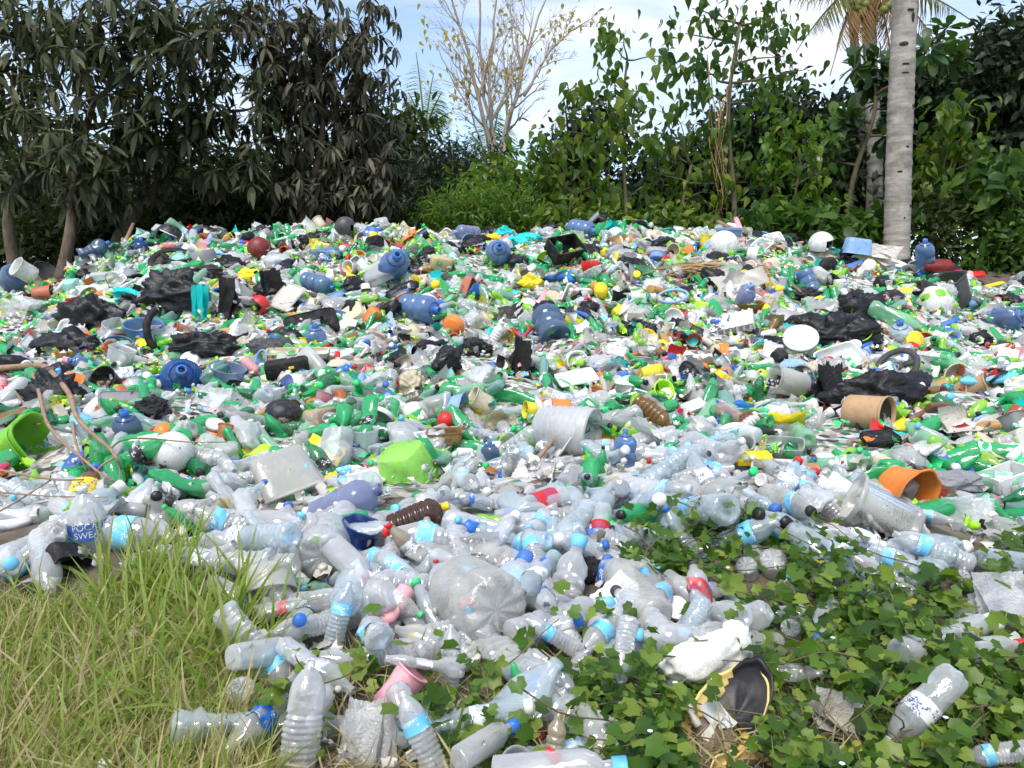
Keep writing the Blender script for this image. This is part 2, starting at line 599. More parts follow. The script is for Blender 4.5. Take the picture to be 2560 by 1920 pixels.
def sheet(seed, wx=1, wy=.7, nx=12, ny=9, a=.12, curl=.0, tear=.035):
    rs = np.random.default_rng(seed)
    u, v = np.meshgrid(np.linspace(-.5, .5, nx), np.linspace(-.5, .5, ny), indexing='ij')
    V = np.stack([u.ravel() * wx, v.ravel() * wy, np.zeros(nx * ny)], -1)
    V[:, 2] = a * ridge(V, seed, 3.2, 3) + a * soft(V, seed + 3, 4)
    edge = (np.maximum(np.abs(u), np.abs(v)) > .49).ravel()
    V[edge, :2] *= 1 + rs.normal(size=(edge.sum(), 1)) * tear
    if curl:
        x, z = V[:, 0].copy(), V[:, 2].copy()
        t = x * curl / wx
        rr = wx / curl
        V[:, 0], V[:, 2] = (rr + z) * np.sin(t), rr - (rr - z) * np.cos(t)
    i = (np.arange(nx - 1)[:, None] * ny + np.arange(ny - 1)[None]).ravel()
    return V, [np.stack([i, i + ny, i + ny + 1, i + 1], -1)]


def sole_geo(l=.25, wd=.09, t=.018):
    th = np.linspace(0, 2 * math.pi, 26, endpoint=False)
    g = lathe([(1e-4, -t / 2), (.97, -t / 2), (1, -t * .3), (1, t * .3), (.96, t / 2), (1e-4, t / 2)], 26)
    V = g[0]
    x, y = V[:, 0].copy(), V[:, 1].copy()
    V[:, 0] = x * l / 2
    V[:, 1] = y * wd / 2 * (1 + .18 * x - .22 * np.exp(-((x + .15) / .35) ** 2))
    return g


# ------------------------------------------------------------------ the kinds of rubbish that lie about in numbers
KIND = {}


def kind(name, category, group, variants, low=None):
    KIND[name] = dict(category=category, group=group, variants=variants, low=low, meshes={})


def water_set():
    out_ = []
    for i, (h, r, k) in enumerate([(.21, .032, 'water'), (.23, .034, 'water'), (.31, .044, 'water'), (.25, .036, 'soda'), (.28, .041, 'ribbed'), (.19, .034, 'milk')]):
        for s, am in ((1, .12), (2, .42), (3, .7), (4, .55)):
            out_.append(dict(parts=bottle(k, h, r, 100 + i * 7 + s, am, 18), r=r, h=h, state='crushed' if am > .5 else ('dented' if am > .3 else '')))
    return out_


kind('water_bottle', 'bottle', 'clear plastic bottles heaped along the foot of the dump', water_set())
kind('soda_bottle', 'bottle', 'green plastic bottles strewn over the dump',
     [dict(parts=bottle('soda', h, r, 200 + i * 5 + s, am, 18, 'tint'), r=r, h=h, state='crushed' if am > .5 else ('dented' if am > .3 else ''))
      for i, (h, r) in enumerate([(.22, .033), (.27, .040), (.31, .046)]) for s, am in ((1, .1), (2, .4), (3, .75), (4, .6))])
kind('small_bottle', 'bottle', 'small lime green bottles strewn over the dump',
     [dict(parts=bottle('lime', h, r, 300 + i * 5 + s, am, 16, 'tint'), r=r, h=h, state='crushed' if am > .5 else '')
      for i, (h, r) in enumerate([(.155, .029), (.18, .032)]) for s, am in ((1, .05), (2, .35), (3, .7))])
kind('soap_bottle', 'bottle', 'opaque household bottles strewn over the dump',
     [dict(parts=bottle(k, h, r, 400 + i * 5 + s, am, 16, 'opaque'), r=r, h=h, state='squashed' if am > .3 else '')
      for i, (k, h, r) in enumerate([('milk', .17, .032), ('flat', .20, .042), ('ribbed', .21, .036), ('milk', .11, .027)]) for s, am in ((1, 0), (2, .4))])
kind('plastic_cup', 'cup', 'cups and beakers lying on the dump',
     [dict(parts=[('cup', open_pot(rb, rt, h, .0015, .003, None, 1, 18), 'frost', 'body')], r=rt, h=h, state='') for rb, rt, h in [(.028, .042, .10), (.035, .05, .075), (.03, .036, .12)]])
kind('plastic_tub', 'tub', 'open tubs and bowls lying on the dump',
     [dict(parts=[('tub', open_pot(rb, rt, h, .003, .006, k, asp, 24), 'opaque', 'body')], r=rt, h=h, state='') for rb, rt, h, k, asp in
      [(.06, .08, .09, None, 1), (.075, .10, .06, None, 1), (.06, .075, .08, 6, .7), (.05, .055, .12, None, 1)]])
kind('plastic_cover', 'lid', 'loose lids lying on the dump',
     [dict(parts=[('lid', disc(r), 'opaque', 'body')], r=r * .5, h=.03, state='') for r in (.045, .06, .08)])
kind('food_tray', 'tray', 'food trays lying on the dump',
     [dict(parts=[('tray', open_pot(rb, rb * 1.15, h, .003, .008, 7, asp, 28), 'matte', 'body')], r=.09, h=h, state='') for rb, h, asp in [(.10, .03, .7), (.08, .045, .9)]])
kind('canister', 'canister', 'square canisters lying on the dump',
     [dict(parts=[('canister', (lambda g: (g[0] * np.array([1, .62, 1]) - np.array([0, 0, .12]), g[1]))(lathe([(1e-4, 0), (.075, 0), (.08, .01), (.08, .19), (.07, .215), (.024, .225), (.02, .24)], 24, square(6))), 'frost', 'body'),
                  ('cap', lathe([(.024, .10), (.024, .13), (1e-4, .13)], 12), 'opaque', 'cap'),
                  ('handle', tube([(.02, 0, .105), (.05, 0, .125), (.068, 0, .10), (.07, 0, .06)], .008, 6), 'frost', 'body')], r=.06, h=.24, state='')])
kind('wrapper', 'wrapper', 'crumpled wrappers and sheets of film on the dump',
     [dict(parts=[('film', sheet(500 + s, .20, .15, 12, 9, .032 + .010 * (s % 3), (.8, 1.5, 3.0, 4.4)[s % 4]), m_, 'body')], r=.05, h=.1, state='') for s, m_ in enumerate(['bag', 'film', 'bag', 'film', 'bag', 'bag', 'film'])])
kind('plastic_bag', 'bag', 'crumpled thin bags on the dump',
     [dict(parts=[('bag', (lambda g: (g[0] * .115, g[1]))(crumple(600 + s, (30, 20), 1.1, .8, .5)), 'film', 'body')], r=.06, h=.15, state='') for s in range(5)])
kind('black_bag', 'bag', 'crumpled black bags on the dump',
     [dict(parts=[('bag', (lambda g: (g[0] * .15, g[1]))(crumple(650 + s, (34, 22), 1.1, .8, .55, .36)), 'bag', 'body')], r=.08, h=.2, state='') for s in range(4)])
kind('plastic_pipe', 'pipe', 'short lengths of pipe on the dump',
     [dict(parts=[('pipe', lathe([(.016, -.11), (.02, -.11), (.02, .11), (.016, .11), (.016, -.11)], 14), 'matte', 'body')], r=.02, h=.22, state='')])
kind('slipper', 'slipper', 'worn slippers on the dump',
     [dict(parts=[('sole', sole_geo(), 'matte', 'body'), ('strap', tube([(-.01, -.043, .0), (.03, -.03, .03), (.075, 0, .018), (.03, .03, .03), (-.01, .043, .0)], .006, 6), 'opaque', 'cap')], r=.05, h=.1, state='')])
kind('plastic_ball', 'ball', 'balls lying on the dump',
     [dict(parts=[('ball', lathe([(max(math.sin(t), 1e-3) * .04, -math.cos(t) * .04) for t in np.linspace(0, math.pi, 14)], 20), 'opaque', 'body')], r=.04, h=.08, state='')])
kind('carton', 'carton', 'small boxes and cartons on the dump',
     [dict(parts=[('carton', (lambda g: (crush(700 + s, .25, .2, .06)(g[0] + np.array([0, 0, .08])) - np.array([0, 0, .08]), g[1]))(box(.10, .06 + .02 * s, .15, .004)), 'print', 'body')], r=.05, h=.16, state='') for s in range(3)])

# colour choices: (colour word, colour, weight)
PAL = {
    'water_bottle': [('clear', 'clear', 55), ('pale blue', 'aqua', 38), ('cloudy', 'haze', 14)],
    'soda_bottle': [('green', 'green', 62), ('dark green', 'dgreen', 10), ('pale green', 'pale', 22), ('mint green', 'mint', 5)],
    'small_bottle': [('lime green', 'lime', 86), ('green', 'green', 14)],
    'soap_bottle': [('white', 'white', 48), ('off-white', 'dirty', 14), ('cream', 'cream', 6), ('blue', 'blue', 6), ('yellow', 'yellow', 7), ('black', 'black', 6), ('brown', 'brown', 4), ('pink', 'pink', 4), ('red', 'red', 3), ('amber', 'amber', 4)],
    'plastic_cup': [('clear', 'clear', 40), ('white', 'white', 22), ('orange', 'orange', 6), ('cloudy', 'haze', 14), ('pink', 'pink', 4), ('mint green', 'mint', 6), ('amber', 'amber', 5)],
    'plastic_tub': [('white', 'white', 34), ('orange', 'orange', 5), ('black', 'black', 13), ('terracotta', 'terracotta', 4), ('mint green', 'mint', 5), ('cream', 'cream', 9), ('blue', 'jug', 9), ('yellow', 'yellow', 6), ('grey', 'grey', 7), ('lime green', 'lime', 5)],
    'plastic_cover': [('white', 'white', 38), ('yellow', 'yellow', 9), ('blue', 'blue', 12), ('black', 'black', 10), ('orange', 'orange', 8), ('green', 'green', 8), ('red', 'red', 8), ('off-white', 'dirty', 10)],
    'food_tray': [('white', 'white', 55), ('off-white', 'dirty', 20), ('black', 'black', 15), ('cream', 'cream', 10)],
    'canister': [('clear', 'clear', 45), ('amber', 'amber', 25), ('white', 'white', 30)],
    'wrapper': [('white', 'white', 34), ('off-white', 'dirty', 18), ('grey', 'grey', 9), ('black', 'black', 10), ('blue', 'blue', 3), ('red', 'red', 4), ('yellow', 'yellow', 4), ('teal', 'teal', 7), ('cream', 'cream', 5), ('pink', 'pink', 3), ('brown', 'tan', 2)],
    'plastic_bag': [('clear', 'clear', 55), ('white', 'white', 35), ('teal', 'teal', 4), ('mint green', 'mint', 4)],
    'black_bag': [('black', 'black', 1)],
    'plastic_pipe': [('orange', 'orange', 2), ('blue', 'blue', 2), ('pale pink', 'pink', 2), ('white', 'white', 3)],
    'slipper': [('black', 'black', 3), ('blue', 'jug', 2), ('tan', 'tan', 3), ('white', 'white', 1), ('red', 'red', 1)],
    'plastic_ball': [('white', 'white', 3), ('orange', 'orange', 3), ('red', 'red', 2), ('yellow', 'yellow', 2), ('blue', 'blue', 1)],
    'carton': [('white', 'white', 5), ('blue', 'blue', 2), ('red', 'red', 2), ('cream', 'cream', 3), ('brown', 'tan', 1), ('black', 'black', 2)],
}
CAPS = [('white', 'white', 26), ('blue', 'blue', 14), ('light blue', 'sky', 16), ('red', 'red', 7), ('green', 'green', 9), ('black', 'black', 10), ('', None, 40)]
GCAPS = [('black', 'black', 38), ('green', 'green', 26), ('white', 'white', 8), ('', None, 34)]
LABELS = [('light blue', 'sky', 30), ('dark blue', 'blue', 4), ('white', 'white', 8), ('red', 'red', 1.5), ('', None, 62)]
GLABELS = [('black', 'black', 15), ('pale green', 'mint', 9), ('', None, 70)]
SLABELS = [('blue', 'blue', 9), ('red', 'red', 5), ('yellow', 'yellow', 5), ('light blue', 'sky', 8), ('green', 'green', 4), ('', None, 60)]


def pick(tab):
    ws = [t[2] for t in tab]
    return random.choices(tab, ws)[0]


def proto_meshes(k, vi):
    d = KIND[k]
    if vi not in d['meshes']:
        d['meshes'][vi] = [(a, mesh(a, g, MAT[m_]), s_) for a, g, m_, s_ in d['variants'][vi]['parts']]
    return d['meshes'][vi]


def place(parts, name, M, cols, **props):
    """the first part is the thing itself, the others become its children; a part whose colour is missing is left off"""
    root = None
    for a, me, s_ in parts:
        cc = cols.get(s_)
        if cc is None:
            continue
        cc = C[cc] if isinstance(cc, str) else cc
        if root is None:
            root = ob(name, me, None, M, cc, **props)
        else:
            ob(a, me, root, None, cc)
    return root


def frame(axis, roll):
    """rotation whose z column is AXIS"""
    z = np.asarray(axis, float)
    z = z / np.linalg.norm(z)
    ref = np.array([0, 0, 1.0]) if abs(z[2]) < .9 else np.array([0, 1.0, 0])
    x = np.cross(ref, z)
    x /= np.linalg.norm(x)
    y = np.cross(z, x)
    cr, sr = math.cos(roll), math.sin(roll)
    return np.stack([x * cr + y * sr, -x * sr + y * cr, z], 1)


def mat4(Rm, loc, s=1.0):
    M = np.eye(4)
    M[:3, :3] = Rm * s
    M[:3, 3] = loc
    return M


RIGHT, UP, TOCAM = np.array([1.0, 0, 0]), np.array([0, math.sin(PITCH), math.cos(PITCH)]), np.array([0, -math.cos(PITCH), math.sin(PITCH)])


def aim(theta, phi, at=None):
    """a direction that points THETA degrees round as seen from the road (0 right, 90 up) and leans PHI degrees towards the road"""
    t, p = R(theta), R(phi)
    r, u, c_ = RIGHT, UP, TOCAM
    if at is not None:
        c_ = EYE - np.asarray(at, float)
        c_ = c_ / np.linalg.norm(c_)
        r = np.cross(UP, c_)
        r /= np.linalg.norm(r)
        u = np.cross(c_, r)
    return math.cos(p) * (math.cos(t) * r + math.sin(t) * u) + math.sin(p) * c_


def rand_frame(n, flat=.35):
    """lying on a slope with normal N, turned at random"""
    t = rng.normal(size=3)
    t -= n * (t @ n)
    t /= np.linalg.norm(t)
    a = t + n * rng.normal() * flat
    return frame(a, rng.uniform(0, 6.28))


def low_bottle(kind_, h, r, seed, amt):
    return bottle(kind_, h, r, seed, amt, 10, label=False, cap=False)[0][1]

# ------------------------------------------------------------------ the ground and the heap under the rubbish: one sheet out to the horizon
gx = np.concatenate([[-900, -300, -100, -45, -25], np.arange(-16, 16.01, .16), [25, 45, 100, 300, 900]])
gy = np.concatenate([[-300, -80, -25, -8, -3], np.arange(-1, 14, .12), np.arange(14, 40, 1.5), [60, 120, 300, 900]])
GX, GY = np.meshgrid(gx, gy, indexing='ij')
gi = (np.arange(len(gx) - 1)[:, None] * len(gy) + np.arange(len(gy) - 1)[None]).ravel()


def ground_material():
    """earth; on the heap it is littered with trodden scraps too small to tell apart"""
    m, nt = new_mat('earth and trodden scraps')
    t = node(nt, 'ShaderNodeTexCoord')
    n = node(nt, 'ShaderNodeTexNoise', {'Vector': t.outputs['Object'], 'Scale': 5.0, 'Detail': 7.0, 'Roughness': .65})
    earth = mixc(nt, ramp(nt, n.outputs[0], .35, .65), (.09, .07, .05, 1), (.17, .14, .11, 1))
    vo = node(nt, 'ShaderNodeTexVoronoi', {'Vector': t.outputs['Object'], 'Scale': 26.0, 'Randomness': 1.0})
    sp = node(nt, 'ShaderNodeSeparateColor', {0: vo.outputs['Color']})
    rpn = node(nt, 'ShaderNodeValToRGB', {0: sp.outputs[0]})
    rpn.color_ramp.interpolation = 'CONSTANT'
    e = rpn.color_ramp.elements
    e[0].color, e[1].position, e[1].color = (.50, .48, .44, 1), .2, (.08, .075, .07, 1)
    for pos, col in ((.32, (.66, .65, .62, 1)), (.5, (.26, .24, .21, 1)), (.62, (.03, .28, .10, 1)), (.7, (.42, .38, .31, 1)), (.85, (.16, .14, .12, 1)), (.93, (.30, .55, .62, 1))):
        e.new(pos).color = col
    xyz = node(nt, 'ShaderNodeSeparateXYZ', {0: t.outputs['Object']})
    a = ramp(nt, xyz.outputs[1], 2.6, 3.4)
    b = ramp(nt, xyz.outputs[1], 9.3, 9.9, 1, 0)
    k = node(nt, 'ShaderNodeMath', {0: a, 1: b}, operation='MULTIPLY')
    bp = node(nt, 'ShaderNodeBump', {'Height': n.outputs[0], 'Strength': .8, 'Distance': .05})
    p = node(nt, 'ShaderNodeBsdfPrincipled', {'Base Color': mixc(nt, k.outputs[0], earth, rpn.outputs[0]), 'Roughness': .9, 'Specular IOR Level': .2, 'Normal': bp.outputs[0]})
    finish(nt, p.outputs[0])
    return m


ground_mat = ground_material()
ob('ground', mesh('ground', (np.stack([GX.ravel(), GY.ravel(), H(GX, GY).ravel()], -1), [np.stack([gi, gi + len(gy), gi + len(gy) + 1, gi + 1], -1)]), ground_mat),
   kind='structure', label='bare brown earth that rises under the dump and runs on below the trees')

# ------------------------------------------------------------------ one-of-a-kind things, each where it lies
HEROES = []          # (x, y, z, radius, px, py, short name)


def ball_geo(r=.5, n=26, seed=None, a=.0, zs=1.0):
    g = lathe([(max(math.sin(t), 1e-3) * r, -math.cos(t) * r * zs) for t in np.linspace(0, math.pi, int(n * .7))], n)
    if seed is not None:
        g = (g[0] * (1 + a * soft(g[0] / r, seed, 4))[:, None], g[1])
    return g


def shell_cut(g, keep):
    """drop the faces whose centre fails KEEP"""
    V, FF = g
    return V, [f[keep(V[f].mean(1))] for f in FF]


def ring_geo(R0=.5, r=.05, a0=0, a1=360, n=40, flat=1.0):
    t = np.radians(np.linspace(a0, a1, n, endpoint=(a1 - a0 < 359)))
    g = tube(np.stack([np.cos(t) * R0, np.sin(t) * R0, 0 * t], -1), r, 9, closed=(a1 - a0 > 359))
    g[0][:, 2] *= flat
    return g


def line(pts, r, n=7):
    return tube(np.array(pts, float), r, n)


def helmet(cshell='shell'):
    t = np.linspace(0, R(118), 13)
    o = lathe([(max(math.sin(x), 1e-3) * .5, math.cos(x) * .5) for x in t], 30)
    i = lathe([(max(math.sin(x), 1e-3) * .46, math.cos(x) * .46) for x in t][::-1], 30)
    cut = lambda c: ~((c[:, 0] > .18) & (c[:, 2] < .17) & (np.abs(c[:, 1]) < .36))
    return [('shell', shell_cut(o, cut), 'opaque', 'body'), ('lining', shell_cut(i, cut), 'matte', 'cap'),
            ('trim', line([(.42, -.30, .19), (.47, 0, .2), (.42, .30, .19)], .02), 'opaque', 'label')]


def wheel_cover():
    P = [('disc', join([ring_geo(.43, .075, flat=.5), lathe([(1e-4, .02), (.13, .02), (.15, -.02), (1e-4, -.04)], 24)]), 'matte', 'body')]
    for k in range(6):
        a = R(60 * k + 10)
        g = line([(math.cos(a) * .1, math.sin(a) * .1, 0), (math.cos(a) * .42, math.sin(a) * .42, .02)], .07)
        g[0][:, 2] *= .45
        P.append(('spoke', g, 'matte', 'body'))
    return P


def steering_wheel():
    P = [('rim', ring_geo(.43, .07, flat=.8), 'matte', 'body'), ('hub', box(.30, .2, .1, .02), 'matte', 'body')]
    for a in (0, 180, 270):
        g = line([(math.cos(R(a)) * .1, math.sin(R(a)) * .1, 0), (math.cos(R(a)) * .42, math.sin(R(a)) * .42, 0)], .075)
        g[0][:, 2] *= .5
        P.append(('spoke', g, 'matte', 'body'))
    return P


def crate(open_top=True):
    P = [('floor', moved(box(1, .7, .04, .01), mat4(np.eye(3), (0, 0, -.2))), 'matte', 'body')]
    for (sx, sy, x, y) in ((1, .04, 0, .35), (1, .04, 0, -.35), (.04, .66, .5, 0), (.04, .66, -.5, 0)):
        P.append(('side', moved(box(sx, sy, .42, .01), mat4(np.eye(3), (x, y, 0))), 'matte', 'body'))
    return P


def panel(asp=.65, t=.08):
    return [('board', box(1, asp, t, .02), 'matte', 'body'), ('rim', (lambda g: (g[0] * np.array([.94, .94 * asp, 1]) + np.array([0, 0, t * .5]), g[1]))(ring_sq(.5, .02)), 'matte', 'body')]


def ring_sq(r, w_):
    t = np.linspace(0, 2 * math.pi, 40, endpoint=False)
    m_ = (np.abs(np.cos(t)) ** 10 + np.abs(np.sin(t)) ** 10) ** -.1
    return tube(np.stack([np.cos(t) * m_ * r, np.sin(t) * m_ * r, 0 * t], -1), w_, 6, closed=True)


def racket():
    P = [('frame', (lambda g: (g[0] * np.array([1, .62, 1]), g[1]))(ring_geo(.36, .035)), 'opaque', 'body'), ('handle', line([(.36, 0, 0), (.62, 0, 0)], .035), 'opaque', 'cap')]
    for k in range(-4, 5):
        x = k * .07
        y = .62 * math.sqrt(max(0, .36 ** 2 - x * x))
        P.append(('string', line([(x, -y, 0), (x, y, 0)], .006, 4), 'matte', 'body'))
    for k in range(-2, 3):
        y = k * .075
        x = math.sqrt(max(0, .36 ** 2 - (y / .62) ** 2))
        P.append(('string', line([(-x, y, 0), (x, y, 0)], .006, 4), 'matte', 'body'))
    return P


def bag_parts(seed, sx=1.1, sy=.8, sz=.5, a=.36, m_='bag', f=2.6):
    g = crumple(seed, (44, 28), sx * .5, sy * .5, sz * .5, a, f)
    return [('bag', g, m_, 'body')]


def pot(rb, rt, h, m_='opaque', k=None, asp=1.0, n=36, amt=0, seed=0, rim=.02, t=.015):
    g = open_pot(rb, rt, h, t, rim, k, asp, n)
    if amt:
        g = (g[0] + np.array([0, 0, h / 2]), g[1])
        cf = crush(seed, amt, h * 1.3, max(rb, rt))
        g = (cf(g[0]) - np.array([0, 0, h / 2]), g[1])
    return [('pot', g, m_, 'body')]


def jug_parts(amt=0, seed=0, cut=None, cap=True):
    g = jug_geo()
    if amt:
        g = (crush(seed, amt, .47, .135)(g[0] + np.array([0, 0, .235])) - np.array([0, 0, .235]), g[1])
    P = [('jug', shell_cut(g, cut) if cut else g, 'jug', 'body')]
    if cap:
        P.append(('neck', lathe([(.031, .185), (.033, .19), (.033, .242), (.022, .246), (.02, .22)], 18), 'opaque', 'cap'))
        P.append(('shoulder_ring', lathe([(.075, .171), (.078, .176), (.072, .181)], 24), 'jug', 'cap'))
    return P


def ribbed_drum():
    p = [(1e-4, 0), (.33, 0), (.36, .03)]
    for k in range(7):
        z = .06 + k * .12
        p += [(.36 + .012 * k, z), (.385 + .012 * k, z + .05), (.36 + .012 * k, z + .1)]
    p += [(.44, .93), (.44, 1.0), (.42, 1.0), (.40, .9), (.35, .1), (1e-4, .06)]
    g = lathe(p, 34)
    g[0][:, 2] -= .5
    return g


def folded(seed):
    g = ribbed_drum()
    return (crush(seed, .85, 1.0, .42)(g[0] + np.array([0, 0, .5])) - np.array([0, 0, .5]), g[1])


def dome_base():
    """big water bottle seen from its petal-ribbed base"""
    p = [(.004, .07), (.08, .05), (.2, .03), (.34, .005), (.44, .01), (.49, .05), (.5, .12), (.5, .45), (.485, .47), (.485, .5), (.5, .52), (.5, .95), (.44, 1.12), (.3, 1.27), (.14, 1.36), (.08, 1.38), (.08, 1.46), (.06, 1.47)]
    fn = lambda r, t, z: r * (1 - .10 * np.exp(-(z / .10) ** 2) * (np.abs(np.cos(4.5 * t)) < .3))
    g = lathe(p, 54, fn)
    V = g[0]
    t = np.arctan2(V[:, 1], V[:, 0])
    V[:, 2] += .035 * np.exp(-(V[:, 2] / .09) ** 2) * np.cos(9 * t) * np.clip(np.hypot(V[:, 0], V[:, 1]) / .4, 0, 1)
    V[:, 2] -= .5
    return g


def egg_tray():
    u, v = np.meshgrid(np.linspace(-.5, .5, 45), np.linspace(-.32, .32, 29), indexing='ij')
    z = .06 * np.cos(u * 2 * math.pi * 7) * np.cos(v * 2 * math.pi * 7)
    i = (np.arange(44)[:, None] * 29 + np.arange(28)[None]).ravel()
    f = [np.stack([i, i + 29, i + 30, i + 1], -1)]
    return [('tray', (np.stack([u.ravel(), v.ravel(), z.ravel() + .045 * k], -1), f), 'foam', 'body') for k in range(-1, 3)]


def shard(seed, a0=0, a1=200, r=.5, h=1.4, jag=.16, m_='matte'):
    """a broken piece of a barrel wall, with thickness and a torn edge"""
    rs = np.random.default_rng(seed)
    n, m = 34, 12
    t = np.radians(np.linspace(a0, a1, n))
    top = h / 2 + np.cumsum(rs.normal(size=n)) * jag * .25 - .2 * h * np.abs(np.linspace(-1, 1, n)) ** 2
    V = []
    for rr in (r, r * .93):
        for k in range(m):
            z = -h / 2 + (top + h / 2) * k / (m - 1)
            q = rr * (1 - .55 * np.clip(1 - k / 3.5, 0, 1) ** 2)
            V.append(np.stack([q * np.cos(t), q * np.sin(t), z], -1))
    V = np.concatenate(V)
    i = (np.arange(m - 1)[:, None] * n + np.arange(n - 1)[None]).ravel()
    A = np.stack([i, i + 1, i + n + 1, i + n], -1)
    B = A[:, ::-1] + m * n
    e = np.arange(n - 1) + (m - 1) * n
    E = np.stack([e, e + 1, e + 1 + m * n, e + m * n], -1)
    s = np.arange(m - 1) * n
    S1 = np.stack([s, s + n, s + n + m * n, s + m * n], -1)
    S2 = S1[:, ::-1] + n - 1
    return (V, [np.concatenate([A, B, E, S1, S2])])


def text_geo(body, size=1.0):
    cu = bpy.data.curves.new('lettering', 'FONT')
    cu.body = body
    cu.size = size
    cu.align_x = 'CENTER'
    cu.align_y = 'CENTER'
    cu.extrude = .004 * size
    o = bpy.data.objects.new('lettering', cu)
    COL.objects.link(o)
    dg = bpy.context.evaluated_depsgraph_get()
    me = bpy.data.meshes.new_from_object(o.evaluated_get(dg))
    V = np.zeros(len(me.vertices) * 3)
    me.vertices.foreach_get('co', V)
    T = [tuple(me.loops[k].vertex_index for k in p.loop_indices) for p in me.polygons]
    tri = []
    for p in T:
        tri += [(p[0], p[k], p[k + 1]) for k in range(1, len(p) - 1)]
    bpy.data.objects.remove(o)
    bpy.data.curves.remove(cu)
    bpy.data.meshes.remove(me)
    return V.reshape(-1, 3), [np.array(tri)]


def wrap_text(body, size, r, z, ang=0.0, up=1):
    """lettering bent round a bottle of radius R; reads along the circumference"""
    V, FF = text_geo(body, size)
    V = V.copy()
    t = ang + up * V[:, 0] / r
    rr = r + V[:, 2] + .0006
    return np.stack([rr * np.cos(t), rr * np.sin(t), z + up * V[:, 1]], -1), FF


def hero(parts, name, px, py, lpx, ref, th, ph, roll, cols, label, cat, short, out=.85, rad=None, group=None, scale=None):
    P = hit(px, py)
    d = np.linalg.norm(P - EYE)
    f = proj(P)[2][0]
    s = lpx * f / F / ref
    size = lpx * f / F
    pos = EYE + (P - EYE) * (1 - out * size / d)
    Rm = frame(aim(th, ph, pos), R(roll))
    M = mat4(Rm, pos, s)
    if scale is not None:
        M[:3, :3] = M[:3, :3] @ np.diag(scale)
    cols = {'body': cols} if isinstance(cols, (str, tuple)) else cols
    ms = [(a, mesh(a, g, MAT[m_], smooth=(a not in ('lettering',))), s_) for a, g, m_, s_ in parts]
    for _, me, _s in ms:
        pass
    o = place(ms, name, M, cols, label=label, category=cat, group=group)
    HEROES.append((pos[0], pos[1], pos[2], (rad or .42) * size, px, py, short))
    return o, M


D2 = lambda b, c_='dark': {'body': b, 'cap': c_, 'label': 'white'}
BL = lambda b, c_=None, l_=None: {'body': b, 'cap': c_, 'label': l_}

# --- blue cooler jugs: body, neck, ring -----------------------------------------------------------------
def loose_film(seed, k=.8, n=4):
    """a thin bag lying open: a few creased folds of film with free edges"""
    rs = np.random.default_rng(seed)
    gs = []
    for i in range(n):
        g = sheet(seed + i * 13, 1.0, max(.45, k), 26, 20, .045, rs.uniform(.6, 2.6), .03)
        d = np.array([rs.normal() * .35, -1.0 + .3 * rs.normal(), .5 + .4 * rs.normal()])
        fr_ = frame(d, rs.uniform(-.5, .5) + (math.pi / 2 if k < 1 else 0) * (i % 2))
        gs.append(moved(g, mat4(fr_, rs.normal(size=3) * np.array([.10, .08, .08]), rs.uniform(.7, 1.0))))
    V, FF = join(gs)
    # local z is up and local y away from the road
    V = V - V.mean(0)
    return V * np.array([1, .7, max(.6, k)]), FF


